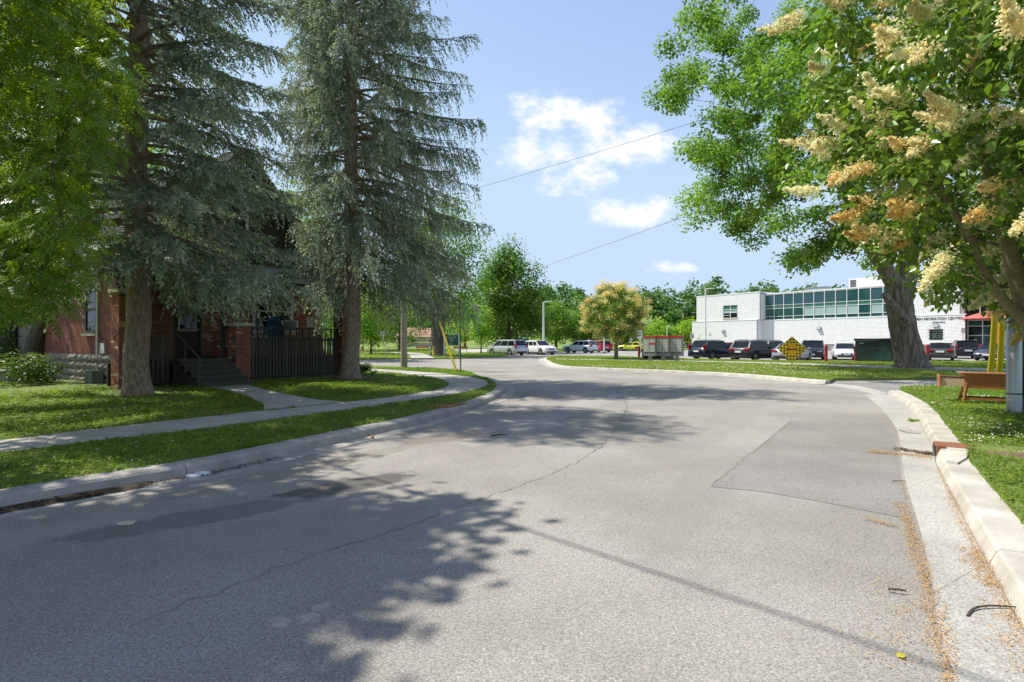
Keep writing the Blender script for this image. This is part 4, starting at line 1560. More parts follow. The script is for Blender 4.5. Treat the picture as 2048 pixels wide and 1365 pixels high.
def park_tree(name, label, px, d, top, wid, bot, kind, seed, tr=.22, n=90, per=60, ls=.28, shape='round', z0=0.1, group=None):
    """a tree on the ground at distance d: top and bot of its crown and its width in photo pixels"""
    rng = np.random.default_rng(seed)
    base = np.array([(px - CX) / FPX * d, d, z0])
    zt = CAMH - (top - CY) / FPX * d - z0
    zb = CAMH - (bot - CY) / FPX * d - z0
    r = wid / 2 / FPX * d
    zc, rz = (zt + zb) / 2, (zt - zb) / 2
    T = []
    while len(T) < n:
        dd = unit(rng.normal(0, 1, 3)); f = .35 + .65 * rng.random() ** .5
        p = np.array([0, 0, zc]) + dd * np.array([r, r, rz]) * f
        h = (p[2] - zb) / (zt - zb)
        if shape == 'cone':
            p[:2] *= 1.25 - .8 * h
        elif shape == 'round':
            p[:2] *= 1.08 - .22 * h
        p[:2] *= 1 + .15 * math.sin(5 * math.atan2(p[1], p[0]) + 6 * h + seed)
        T.append(p)
    T = np.array(T)
    rc = 1.15 * (r * r * rz * 4 / n) ** (1 / 3)
    t, data = broadleaf(name, label, base, [([(0, 0, -.1), (0, 0, .3), (.02, 0, max(.8, zb * .8)), (0, .03, zb + rz * .5)], [tr * 1.5, tr * 1.1, tr, tr * .7], None)], T, max(.7, zb * .7),
                        M_BARK, None, per, rc, ls, seed, step=1.0, r_tip=.02, rmin=.02, group=group, flat=.75)
    finish_crown(t, data, M_BG[kind], .65)
    return t


G = 'trees in the park beyond the crossing'
park_tree('maple_tree', 'tall pyramid-shaped dark green tree behind the silver minivan', 1018, 74, 488, 150, 690, 0, 41, .35, 170, 120, .36, 'cone', group=G)
park_tree('park_tree', 'bushy green tree just right of the pale lamp post, behind the white cars', 1112, 92, 606, 78, 688, 1, 42, .22, 80, 70, .34, group=G)
park_tree('park_tree', 'wide low green tree between the parked white cars and the blossoming lilac', 1165, 96, 626, 86, 686, 0, 43, .22, 80, 70, .34, group=G)
park_tree('park_tree', 'slender bright green sapling on the grass left of the minivan', 962, 66, 610, 44, 698, 2, 44, .08, 40, 60, .24, group=G)
park_tree('park_tree', 'pale green young tree behind the swing set', 742, 62, 560, 74, 690, 2, 45, .12, 60, 80, .26, group=G)
park_tree('park_tree', 'dark tree shading the playground beyond the swing set', 800, 88, 545, 120, 688, 1, 46, .3, 90, 70, .36, group=G)
park_tree('park_tree', 'huge old park tree with a massive grey trunk left of the green park sign', 876, 56.5, 395, 190, 640, 1, 47, .72, 130, 90, .3, 'ball', group=G)
park_tree('park_tree', 'light green tree at the far edge of the park behind the ball court', 930, 112, 585, 90, 686, 2, 48, .25, 70, 60, .4, group=G)
park_tree('park_tree', 'dark green tree standing behind the blossoming lilac', 1240, 104, 606, 90, 688, 0, 49, .25, 70, 70, .38, group=G)
park_tree('park_tree', 'green tree with a thin dark trunk beyond the yellow car', 1252, 90, 640, 56, 690, 1, 50, .16, 50, 60, .34, group=G)
park_tree('park_tree', 'yellow-green tree behind the mailboxes, left one of the pair by the white wall', 1318, 120, 644, 90, 692, 2, 51, .25, 80, 70, .42, group=G)
park_tree('park_tree', 'yellow-green tree touching the low end of the white recreation centre', 1375, 118, 640, 84, 692, 2, 52, .25, 80, 70, .42, group=G)
park_tree('park_tree', 'dark tree beside the road seen between the two spruces', 690, 80, 520, 120, 690, 0, 53, .3, 90, 70, .38, group=G)
H_ = 'trees behind the brick house'
park_tree('garden_tree', 'dark broad tree behind the left side of the brick house', -10, 26, 120, 420, 640, 0, 61, .3, 110, 120, .25, z0=.2, group=H_)
park_tree('garden_tree', 'tall dense tree rising behind the roof of the brick house', 250, 40, 230, 380, 650, 0, 62, .35, 120, 100, .32, z0=.2, group=H_)
park_tree('garden_tree', 'leafy tree behind the right end of the brick house', 600, 46, 380, 210, 660, 1, 63, .3, 90, 90, .3, z0=.2, group=H_)

# the wooded ridge
def hill_z(x, y):
    return 0.1 + 15 * max(0, min(1, (y - 150) / 80.0)) * (0.62 + .38 * math.tanh((x + 20) / 60)) + 1.2 * math.sin(x * .05) * min(1, max(0, (y - 150) / 40))


mb = MB()
xs, ys = np.linspace(-260, 520, 40), np.linspace(150, 520, 20)
mb.add([(x, y, hill_z(x, y) - (1.5 if y < 160 else 0)) for y in ys for x in xs], [(j * 40 + i, j * 40 + i + 1, (j + 1) * 40 + i + 1, (j + 1) * 40 + i) for j in range(19) for i in range(39)], True)
struct(mb.build('hill', M_PARK))
rngh = np.random.default_rng(77)
C = []
for _ in range(420):
    x = rngh.uniform(-200, 380); y = rngh.uniform(165, 260)
    h = rngh.uniform(7, 12) * (1.35 if 70 < x < 95 else 1)
    q = CX + x / y * FPX
    if not (-300 < q < 2500): continue
    zz = hill_z(x, y)
    for _k in range(11):
        d = unit(rngh.normal(0, 1, 3)); d[2] = abs(d[2])
        C.append([x + d[0] * 4.0, y + d[1] * 4.0, zz + 2 + d[2] * (h - 2)])
dat = leafy(rngh, np.array(C), 26, 2.3, 1.25, flat=.8)
o = obj('forest', leaf_mesh('forest', dat, M_BG[3], .8)); stuff(o)
# ------------------------------------------------------------------ brick house with its porch (x along the front, y into the house)
HRZ = math.atan2(HU.y, HU.x)
HZ = 0.25
house = thing('brick_house', 'old red brick house with a dark timber porch behind the spruces', 'house', (H0.x, H0.y, HZ), HRZ)
BR = [M_BRICK, M_BRICK3, M_BRICK2]


def brick_panel(parent, name, u0, u1, z0, z1, place, holes=(), L=.215, h=.065, g=.011, depth=.05, pale=()):
    """running-bond bricks on a plane; place(u, v, z) -> local point, v outward"""
    mb = MB()
    row = 0
    z = z0
    while z + h <= z1 + 1e-6:
        u = u0 - (L + g) / 2 * (row % 2)
        while u < u1:
            a, b = max(u, u0), min(u + L, u1)
            if b - a > .03 and not any(hx0 < (a + b) / 2 < hx1 and hz0 < z + h / 2 < hz1 for hx0, hx1, hz0, hz1 in holes):
                v = random.uniform(.004, .009)
                r = random.random()
                mb.mi = 1 if r < .07 else 0
                if any(px0 < (a + b) / 2 < px1 and pz0 < z < pz1 and random.random() < pr for px0, px1, pz0, pz1, pr in pale):
                    mb.mi = 2
                P = [place(a, 0, z), place(b, 0, z), place(b, 0, z + h), place(a, 0, z + h), place(a, v, z), place(b, v, z), place(b, v, z + h), place(a, v, z + h)]
                mb.add(P, [(4, 5, 6, 7), (0, 1, 5, 4), (1, 2, 6, 5), (2, 3, 7, 6), (3, 0, 4, 7)])
            u += L + g
        row += 1
        z += h + g
    o = mb.build(name, BR, parent)
    return stuff(o)


DOOR = (-1.02, -.08, .8, 2.95)
WIN = (1.85, 3.6, 1.68, 3.35)
fw = MB().box(-2.7, DOOR[0], 2.2, 2.45, 0, 4.0).box(DOOR[0], DOOR[1], 2.2, 2.45, DOOR[3], 4.0).box(DOOR[0], DOOR[1], 2.2, 2.45, 0, .78)
fw.box(DOOR[1], WIN[0], 2.2, 2.45, 0, 4.0).box(WIN[0], WIN[1], 2.2, 2.45, 0, WIN[2]).box(WIN[0], WIN[1], 2.2, 2.45, WIN[3], 4.0).box(WIN[1], 5.0, 2.2, 2.45, 0, 4.0)
fw = fw.build('front_wall', M_MORTAR, house)
brick_panel(fw, 'bricks', -2.7, 5.0, .8, 3.9, lambda u, v, z: (u, 2.198 - v, z), (DOOR, WIN), pale=((-.05, 1.6, 1.2, 2.4, .22),))
sw = MB().box(-2.7, -2.45, 2.46, 11.5, 0, 4.0).build('side_wall', M_MORTAR, house)
brick_panel(sw, 'bricks', 2.2, 8.2, .93, 3.9, lambda u, v, z: (-2.702 - v, u, z), ((3.5, 4.4, 1.6, 3.2),))
MB().box(4.75, 5.0, 2.46, 11.5, 0, 4.0).build('side_wall', M_BRICK, house)
MB().box(-2.44, 4.74, 11.25, 11.5, 0, 4.0).build('back_wall', M_BRICK, house)
# side window with a light sash and sill
sx = -2.71
w = MB().box(sx - .03, sx + .06, 3.5, 4.4, 1.6, 3.2).build('window', M_DARKGLASS, house)
m = MB()
for a, b, c, d in ((3.5, 4.4, 1.6, 1.68), (3.5, 4.4, 3.12, 3.2), (3.5, 3.58, 1.68, 3.12), (4.32, 4.4, 1.68, 3.12), (3.58, 4.32, 2.36, 2.42)):
    m.box(sx - .06, sx - .032, a, b, c, d)
m.build('frame', M_STEPWOOD, w)
MB().box(sx - .14, sx, 3.42, 4.48, 1.52, 1.595).build('sill', M_CREAM, w)
# rock-faced foundation, stone by stone, wrapping the corner
fd = MB().box(-2.69, -2.5, 2.3, 11.4, -.3, .9).build('foundation', M_MORTAR, house)
for r in range(4):
    z0 = .9 - .24 * (r + 1)
    y = 2.2 - (.24 if r % 2 else 0)
    while y < 7.6:
        y0, y1 = max(2.14, y), y + .46
        n = 5
        vs, fs = [], []
        for i in range(n + 1):
            for j in range(4):
                e = min(i, n - i, j, 3 - j)
                bul = 0 if e == 0 else random.uniform(.05, .11)
                vs.append((-2.7 - .02 - bul, y0 + (y1 - y0) * i / n, z0 + .228 * j / 3))
        fs = [(i * 4 + j, i * 4 + j + 1, (i + 1) * 4 + j + 1, (i + 1) * 4 + j) for i in range(n) for j in range(3)]
        b = MB().add(vs, fs, True)
        b.box(-2.722, -2.66, y0, y1 - .012, z0, z0 + .226)
        b.build('stone', M_STONE, fd)
        y += .475
    x = -2.72
    while x < -2.0:
        b = MB().box(x, x + .44, 2.08 + random.uniform(-.02, .02), 2.19, z0, z0 + .226).build('stone', M_STONE, fd)
        x += .455
MB().box(-2.78, -2.72, 2.9, 3.2, .95, 1.28).build('meter_box', M_WHITE, house)
MB().tube([(-2.8, 3.35, .1), (-2.8, 3.35, 3.7)], .035, 8).build('downpipe', M_WHITE, house)
MB().box(-3.15, -2.85, 2.75, 3.3, -.05, .42).build('gas_meter', M_STEEL, house)

# main roof, gable to the street
def roof_slab(x0, z0, x1, z1, y0, y1, th):
    n = Vector((-(z1 - z0), 0, x1 - x0)).normalized() * th
    P = [(x0, z0), (x1, z1), (x1 + n.x, z1 + n.z), (x0 + n.x, z0 + n.z)]
    vs = [(p[0], y0, p[1]) for p in P] + [(p[0], y1, p[1]) for p in P]
    return vs, [(0, 1, 2, 3), (7, 6, 5, 4), (0, 4, 5, 1), (1, 5, 6, 2), (2, 6, 7, 3), (3, 7, 4, 0)]


RX, RZ_ = 1.15, 8.3
rf = MB()
for x0, z0 in ((-2.95, 3.75), (5.6, 3.75)):
    vs, fs = roof_slab(min(x0, RX), z0 if x0 < RX else RZ_, max(x0, RX), RZ_ if x0 < RX else z0, 1.55, 11.9, .12)
    rf.add(vs, fs)
rf = rf.build('roof', M_ROOF, house)
sh = MB()                                  # shingle courses lapped down both slopes
for sgn, xe in ((-1, -2.95), (1, 5.6)):
    k = 34
    nrm = Vector(((RZ_ - 3.75) * sgn, 0, abs(xe - RX))).normalized()
    for i in range(k):
        f0, f1 = i / k, (i + 1) / k
        a = Vector((xe + (RX - xe) * f0, 0, 3.75 + (RZ_ - 3.75) * f0)) + nrm * .15
        b = Vector((xe + (RX - xe) * f1, 0, 3.75 + (RZ_ - 3.75) * f1)) + nrm * .125
        sh.add([(a.x, 1.5, a.z), (a.x, 11.95, a.z), (b.x, 11.95, b.z), (b.x, 1.5, b.z), (a.x - nrm.x * .03, 1.5, a.z - nrm.z * .03), (a.x - nrm.x * .03, 11.95, a.z - nrm.z * .03)], [(0, 1, 2, 3), (0, 4, 5, 1)])
stuff(sh.build('shingles', M_ROOF, rf))
MB().add([(-2.7, 2.3, 4.0), (5.0, 2.3, 4.0), (RX, 2.3, 8.1)], [(0, 1, 2)]).add([(-2.7, 2.45, 4.0), (5.0, 2.45, 4.0), (RX, 2.45, 8.1)], [(2, 1, 0)]).build('gable_wall', M_STEPWOOD, house)
rk = MB()
for xe in (-2.95, 5.6):
    rk.beam((xe, 1.5, 3.68), (RX, 1.5, RZ_ - .04), .04, .24)
rk.build('bargeboard', M_BLACKWOOD, house)
gw = MB().box(.7, 1.6, 2.26, 2.29, 5.0, 6.4).build('window', M_DARKGLASS, house)
MB().box(.6, .7, 2.23, 2.28, 4.9, 6.5).box(1.6, 1.7, 2.23, 2.28, 4.9, 6.5).box(.7, 1.6, 2.23, 2.28, 6.4, 6.5).box(.7, 1.6, 2.23, 2.28, 4.9, 5.0).build('frame', M_WHITE, gw)

# porch
vs = [(-3.85, -.45, 3.62), (4.95, -.45, 3.62), (4.95, 2.19, 4.22), (-3.85, 2.19, 4.22)]
MB().add([(p[0], p[1], p[2] + .06) for p in vs] + vs, [(0, 1, 2, 3), (7, 6, 5, 4), (0, 4, 5, 1), (1, 5, 6, 2), (2, 6, 7, 3), (3, 7, 4, 0)]).build('porch_roof', M_METALROOF, house)
MB().box(-3.8, 4.9, -.40, -.36, 3.42, 3.605).build('fascia', M_METALROOF, house)
MB().box(-3.7, 4.8, -.35, 2.18, 3.40, 3.44).build('porch_ceiling', M_BLACKWOOD, house)
MB().box(-3.6, 4.55, -.12, .12, 3.12, 3.395).build('beam', M_BLACKWOOD, house)
MB().box(-3.3, 4.9, .05, 2.18, .68, .8).build('porch_floor', M_BLACKWOOD, house)
MB().box(-3.3, 4.9, 1.2, 1.3, -.2, .68).build('porch_void_shade', M_DARKIRON, house)  # near-black sheet standing in for the shade under the porch floor


def pillar(x, H, label, single):
    core = MB().box(x - .235, x + .235, -.235, .235, -.2, H).build('brick_pillar', M_MORTAR, house)
    core['label'] = label
    L, D, g, h = .235, .1, .011, .065
    me = []
    for k in range(3):
        me.append(MB().box(-L / 2, L / 2, -D / 2, D / 2, 0, h).mesh('brick', BR[k]))
    joined = MB()
    z, row = 0.0, 0
    while z < H - .05:
        for sd in range(4):
            Mx = Matrix.Rotation(sd * math.pi / 2, 3, 'Z')
            for i in range(2):
                u = -.25 + L / 2 + i * (L + g) + (0 if row % 2 else .02)
                p = Mx @ Vector((u, -.25 + D / 2 - random.uniform(0, .006), 0))
                k = 0 if random.random() < .86 else (1 if random.random() < .6 else 2)
                if single:
                    o = obj('brick', me[k], core, (x + p.x, p.y, z), (0, 0, sd * math.pi / 2))
                else:
                    joined.mi = k
                    joined.cbox((x + p.x, p.y, z + h / 2), L, D, h, Mx)
        z += h + g
        row += 1
    if not single:
        stuff(joined.build('bricks', BR, core))
    MB().box(x - .31, x + .31, -.31, .31, H + .003, H + .1).build('capstone', M_CREAM, core)
    return core


pillar(0, 1.85, 'short orange brick pillar beside the porch steps', True)
pillar(-3.34, 2.7, 'tall brick pillar behind the left spruce trunk', False)
pillar(4.3, 2.7, 'tall brick pillar behind the right spruce trunk', False)
for x in (-3.34, 4.3):
    MB().box(x - .09, x + .09, -.09, .09, 2.81, 3.115).build('post', M_BLACKWOOD, house)
MB().box(-.42, -.3, .3, .42, .8, 3.39).build('post', M_BLACKWOOD, house)

rail = MB().box(.27, 4.04, -.03, .03, 1.36, 1.43).box(.27, 4.04, -.03, .03, .2, .27).box(.27, 4.04, -.045, .045, 1.78, 1.83).build('railing', M_BLACKWOOD, house)
pk = MB().box(-.045, .045, -.055, -.032, .1, 1.5).mesh('picket', M_BLACKWOOD)
pk2 = MB().box(-.045, .045, -.055, -.032, .1, 1.5).mesh('picket', M_STEPWOOD)
bl = MB().box(-.02, .02, -.02, .02, 1.432, 1.778).mesh('baluster', M_BLACKWOOD)
x = .34
k = 0
while x < 4.02:
    obj('picket', pk if random.random() < .75 else pk2, rail, (x, random.uniform(-.003, .003), random.uniform(-.015, .015)), (0, random.uniform(-.008, .008), 0))
    if k % 2 == 0:
        obj('baluster', bl, rail, (x + .06, 0, 0))
    x += .128
    k += 1
rail = MB().box(-3.08, -2.15, -.03, .03, 1.36, 1.43).box(-3.08, -2.15, -.03, .03, .2, .27).box(-3.08, -2.15, -.045, .045, 1.78, 1.83).build('railing', M_BLACKWOOD, house)
x = -3.02
while x < -2.15:
    obj('picket', pk if random.random() < .75 else pk2, rail, (x, 0, random.uniform(-.015, .015)))
    x += .128
stp = MB().box(-2.06, -1.98, -1.5, .04, -.1, .12).box(-.58, -.5, -1.5, .04, -.1, .12).build('porch_steps', M_BLACKWOOD, house)
for i in range(5):
    z = .16 * (i + 1)
    y = -1.62 + .31 * i
    b = MB().box(-2.08, -.48, y - .03, y + .3, z - .042, z).build('tread', M_STEPWOOD, stp)
    MB().box(-2.05, -.51, y, y + .025, z - .158, z - .045).build('riser', M_BLACKWOOD if i else M_STEPWOOD, stp)
for sx in (-2.05, -.53):
    MB().add([(sx, -1.59, 0), (sx, .04, 0), (sx, .04, .76), (sx, -1.59, .02)], [(0, 1, 2, 3)]).add([(sx + .02, -1.59, 0), (sx + .02, .04, 0), (sx + .02, .04, .76), (sx + .02, -1.59, .02)], [(3, 2, 1, 0)]).build('stringer', M_BLACKWOOD, stp)
MB().tube([(-2.12, -1.62, -.05), (-2.12, -1.62, .88)], .03, 8).tube([(-2.12, -1.62, .86), (-2.12, -.05, 1.72)], .025, 8).tube([(-2.12, -.8, .4), (-2.12, -.8, 1.3)], .02, 6).build('handrail', M_STEPWOOD, stp)
# door and window in the front wall
d = MB().box(DOOR[0] + .07, DOOR[1] - .07, 2.24, 2.30, .8, DOOR[3] - .07).build('door', M_BLACKWOOD, house)
MB().box(DOOR[0], DOOR[0] + .07, 2.17, 2.32, .8, DOOR[3]).box(DOOR[1] - .07, DOOR[1], 2.17, 2.32, .8, DOOR[3]).box(DOOR[0] + .07, DOOR[1] - .07, 2.17, 2.32, DOOR[3] - .07, DOOR[3]).build('frame', M_STEPWOOD, d)
MB().box(DOOR[0] + .2, DOOR[1] - .2, 2.225, 2.238, 1.75, 2.65).build('pane', M_DARKGLASS, d)
m = MB()
for a, b, c, e in ((-.86, -.24, 1.69, 1.75), (-.86, -.24, 2.65, 2.71), (-.86, -.80, 1.75, 2.65), (-.30, -.24, 1.75, 2.65)):
    m.box(a, b, 2.215, 2.237, c, e)
m.build('trim', M_CREAM, d)
MB().ball((-.2, 2.2, 1.75), .035).build('handle', M_STEEL, d)
w = MB().box(WIN[0], WIN[1], 2.27, 2.29, WIN[2], WIN[3]).build('window', M_DARKGLASS, house)
m = MB()
for a, b, c, e in ((WIN[0], WIN[1], WIN[2], WIN[2] + .08), (WIN[0], WIN[1], WIN[3] - .09, WIN[3]), (WIN[0], WIN[0] + .09, WIN[2] + .08, WIN[3] - .09), (WIN[1] - .09, WIN[1], WIN[2] + .08, WIN[3] - .09), (2.66, 2.78, WIN[2] + .08, WIN[3] - .09),
                   (WIN[0] + .09, 2.66, 2.5, 2.55), (2.78, WIN[1] - .09, 2.5, 2.55)):
    m.box(a, b, 2.19, 2.26, c, e)
m.build('frame', M_WHITE, w)
MB().box(WIN[0] - .06, WIN[1] + .06, 2.1, 2.2, WIN[2] - .08, WIN[2] - .003).build('sill', M_CREAM, w)
# timber border along the foot of the porch
bord = MB().box(.3, 4.2, -.36, -.22, -.05, .08).build('timber_edging', M_STEPWOOD, house)


def H3(x, y, z):
    p = H0 + HU * x - HN * y
    return (p.x, p.y, HZ + z)


# things standing about on the porch
ac = thing('air_conditioner', 'boxy window air conditioner sticking out of the porch window', 'air conditioner', H3(3.1, 2.05, 1.69), HRZ)
MB().box(-.42, .42, -.3, .06, .003, .48).build('casing', M_STEEL, ac, bevel=.01)
m = MB()
for i in range(9):
    m.box(-.34, .34, -.315, -.302, .06 + i * .042, .082 + i * .042)
m.build('grille', M_DARKIRON, ac)
ch = thing('folding_chair', 'cream folding chair standing on the porch near the right pillar', 'chair', H3(3.55, .75, .8), HRZ + .3)
MB().box(-.24, .24, -.22, .22, .86, .92).build('seat', M_CREAM, ch, bevel=.015)
MB().box(-.24, .24, .2, .24, 1.1, 1.5).build('backrest', M_CREAM, ch, bevel=.015)
for a, b in ((-1, -1), (1, -1), (-1, 1), (1, 1)):
    MB().tube([(a * .22, b * .26, 0), (a * .21, b * .16, .86 if b < 0 else 1.45)], .014, 6).build('leg', M_STEEL, ch)
co = thing('cooler', 'red picnic cooler with a white lid left of the short brick pillar', 'cooler', H3(.35, 1.2, .8), HRZ)
MB().box(-.32, .32, -.2, .2, 0, .34).build('body', M_RED, co, bevel=.02)
MB().box(-.33, .33, -.21, .21, .343, .41).build('lid', M_WHITE, co, bevel=.015)
MB().tube([(-.34, -.0, .25), (-.36, 0, .36), (.36, 0, .36), (.34, 0, .25)], .012, 6).build('handle', M_WHITE, co)
mbx = thing('wall_mailbox', 'black metal mailbox fixed to the bricks beside the front door', 'mailbox', H3(.95, 2.18, 1.7), HRZ)
MB().box(-.3, .3, -.16, 0, 0, .24).build('body', M_BLACK, mbx, bevel=.015)
MB().add([(-.32, -.2, .2), (.32, -.2, .2), (.32, 0, .32), (-.32, 0, .32)], [(0, 1, 2, 3)]).add([(-.32, -.2, .185), (.32, -.2, .185), (.32, 0, .305), (-.32, 0, .305)], [(3, 2, 1, 0)]).build('lid', M_BLACK, mbx)
hm = thing('hammock_chair', 'blue hanging fabric chair slung in front of the porch window', 'hanging chair', H3(2.25, 1.3, .8))
M_BLUECLOTH = mat('blue_cloth', (0.05, 0.13, 0.22), (0.03, 0.08, 0.14), rough=.9, scale=9)
vs, fs = [], []
for i in range(9):
    for j in range(7):
        u, v = i / 8 - .5, j / 6
        vs.append((u * .9 * (1 - .45 * v), .25 * math.cos(u * 3) - .1 - .25 * (1 - v), .55 + 1.0 * v ** 1.3 - .35 * math.cos(u * 3.0) * (1 - v)))
for i in range(8):
    for j in range(6):
        fs.append((i * 7 + j, (i + 1) * 7 + j, (i + 1) * 7 + j + 1, i * 7 + j + 1))
MB().add(vs, fs, True).build('sling', M_BLUECLOTH, hm)
MB().tube([(-.3, 0, 1.5), (0, 0, 2.6)], .012, 5).tube([(.3, 0, 1.5), (0, 0, 2.6)], .012, 5).build('rope', M_CREAM, hm)
pl = thing('wooden_pallet', 'pale slatted pallet leaning inside the porch railing by the brick pillar', 'pallet', H3(.75, .12, .82), HRZ)
for i in range(4):
    MB().box(-.32 + i * .18, -.2 + i * .18, 0, .02, 0, .72).build('slat', M_BIRCH, pl)
MB().box(-.34, .36, .021, .06, .08, .16).box(-.34, .36, .021, .06, .52, .6).build('bearer', M_BIRCH, pl)
gt = thing('garden_gate', 'ornate dark iron side gate beside the left brick pillar', 'gate', H3(-3.05, .95, .1), HRZ + math.atan2(2.0, .55))
m = MB().box(-.72, .72, -.02, .02, .1, .14).box(-.72, .72, -.02, .02, 1.15, 1.19).box(-.72, .72, -.02, .02, 1.75, 1.8)
m.box(-.72, -.68, -.02, .02, 0, 1.9).box(.68, .72, -.02, .02, 0, 1.9)
m.build('frame', M_DARKIRON, gt)
b0 = MB().tube([(0, 0, .14), (0, 0, 1.15)], .011, 6).tube([(0, 0, 1.19), (0, 0, 1.75)], .011, 6).mesh('bar', M_DARKIRON)
for i in range(10):
    obj('bar', b0, gt, (-.6 + i * .135, 0, 0))
MB().tube([(.22 * math.cos(a), 0, 1.47 + .22 * math.sin(a)) for a in np.linspace(0, 6.283, 17)], .012, 5).build('scroll', M_DARKIRON, gt)
MB().add([(-.8, -.06, 1.9), (.8, -.06, 1.9), (0, -.06, 2.12), (-.8, .06, 1.9), (.8, .06, 1.9), (0, .06, 2.12)], [(0, 1, 2), (5, 4, 3), (0, 3, 4, 1), (1, 4, 5, 2), (2, 5, 3, 0)]).build('cap', M_STEEL, gt)
tb = thing('garden_table', 'low grey slab bench standing in the shade left of the stone foundation', 'bench', H3(-4.3, 6.2, 0), HRZ + 1.2)
MB().box(-.7, .7, -.25, .25, .36, .42).build('top', M_STEEL, tb, bevel=.01)
for a in (-.55, .55):
    MB().box(a - .03, a + .03, -.2, .2, 0, .358).build('leg', M_STEEL, tb)

# the house next door, glimpsed between trunks at the left
nb = thing('neighbour_house', 'white and tan house glimpsed through the trees at the left edge', 'house', (-27, 27, .2), HRZ)
M_TAN = mat('tan_siding', (0.42, 0.27, 0.13), (0.36, 0.22, 0.1), rough=.8)
MB().box(-4, 5, 0, 8, 0, 2.3).build('lower_wall', M_TAN, nb)
up = MB()
for i in range(14):
    up.box(-4.02 - .01 * (i % 2), 5.02, -.03, 8, 2.303 + i * .16, 2.303 + i * .16 + .15)
stuff(up.build('siding', M_WHITE, nb))
vs = [(-4.4, -.4, 4.4), (5.4, -.4, 4.4), (5.4, 8.4, 4.4), (-4.4, 8.4, 4.4), (-4.4, 4, 7), (5.4, 4, 7)]
MB().add(vs, [(0, 1, 5, 4), (2, 3, 4, 5), (0, 4, 3), (1, 2, 5)]).build('roof', M_ROOF, nb)
w = MB().box(-1, .3, -.06, -.04, 1.0, 2.0).build('window', M_DARKGLASS, nb)
MB().box(-1.1, -1, -.09, -.05, .9, 2.1).box(.3, .4, -.09, -.05, .9, 2.1).build('frame', M_WHITE, w)

# shrubs in the shade at the left edge
M_SHRUB = leafmat('shrub_leaves', (0.045, 0.10, 0.018), (0.12, 0.20, 0.035), trans=.4)


def shrub(label, base, r, h, seed, ls, n=26, per=60, group=None, m=None):
    rng = np.random.default_rng(seed)
    T = shell_points(rng, n, (0, 0, h * .5), (r, r, h * .5), .3, -.6)
    t, data = broadleaf('shrub', label, base, [([(0, 0, 0), (0, 0, .15)], [.03, .025], None), ], T, 0, M_BARK, None, per, r * .35, ls, seed, step=.3, r_tip=.006, group=group, flat=.8, cat='shrub')
    finish_crown(t, data, m or M_SHRUB, .6, 'foliage')
    return t


q = gp(25, 775, .2)
shrub('low leafy bush at the left edge of the front lawn', (q.x, q.y, .2), 1.1, 1.0, 201, .10, 40, 60)
q = gp(100, 742, .2)
shrub('dim rounded bush under the spruce boughs near the grey slab bench', (q.x, q.y, .2), 1.5, 1.3, 202, .10, 45, 60)
q = gp(-90, 760, .2)
shrub('broad bush beyond the left edge of the lawn', (q.x, q.y, .2), 1.8, 1.9, 203, .12, 50, 60)
q = gp(-30, 735, .2)
shrub('tall dark bush behind the low leafy one at the left', (q.x, q.y + 2, .2), 2.0, 2.6, 204, .12, 60, 70)
# leaning trunks in the shade at far left
for (x, y, d, dx, lab, sd) in ((62, 735, 20.5, 1.6, 'dark leaning tree trunk in the shade left of the spruce', 1), (12, 742, 22, .5, 'second dark trunk at the very left edge, nearly upright', 2)):
    b = np.array([(x - CX) / FPX * d, d, .2])
    rng = np.random.default_rng(300 + sd)
    T = shell_points(rng, 32, (dx * 1.2, 0, 7.5), (3.4, 3.2, 2.6), .4)
    t, data = broadleaf('garden_tree', lab, b, [([(0, 0, -.1), (.05, 0, .4), (.12 * dx, 0, 1.4), (.5 * dx, 0, 3), (dx, 0, 4.5)], [.42, .34, .3, .26, .2], None)], T, 3, M_BARK, None, 100, .95, .17, 300 + sd, step=.8)
    finish_crown(t, data, M_BG[0], .6)
# ------------------------------------------------------------------ white recreation centre (x along the wall to the right, y into the building)
RX0 = Vector((62.6, 76.0, 0))
RRZ = math.atan2(-.811, .585)
rec = thing('recreation_centre', 'long white block recreation centre with a band of green-tinted windows', 'building', RX0, RRZ)
M_BLOCK = mat('white_painted_block', (0.88, 0.87, 0.84), (0.84, 0.83, 0.80), rough=.7, scale=1.2, detail=6)
M_BLOCK2 = mat('white_painted_block_dull', (0.83, 0.82, 0.79), (0.79, 0.78, 0.75), rough=.7, scale=1.2, detail=6)
M_JOINT = mat('block_joint', (0.42, 0.42, 0.41), (0.38, 0.38, 0.37), rough=.9)
M_BASE = mat('grey_block_base', (0.26, 0.26, 0.26), (0.2, 0.2, 0.2), rough=.85, scale=5)
M_TEAL = glass('green_tinted_glass', (0.018, 0.075, 0.075), .04, .7)
M_TEALP = mat('green_spandrel', (0.05, 0.17, 0.12), (0.04, 0.14, 0.10), rough=.35)
M_PALEBLIND = mat('pale_blind', (0.34, 0.46, 0.42), (0.28, 0.38, 0.35), rough=.5)


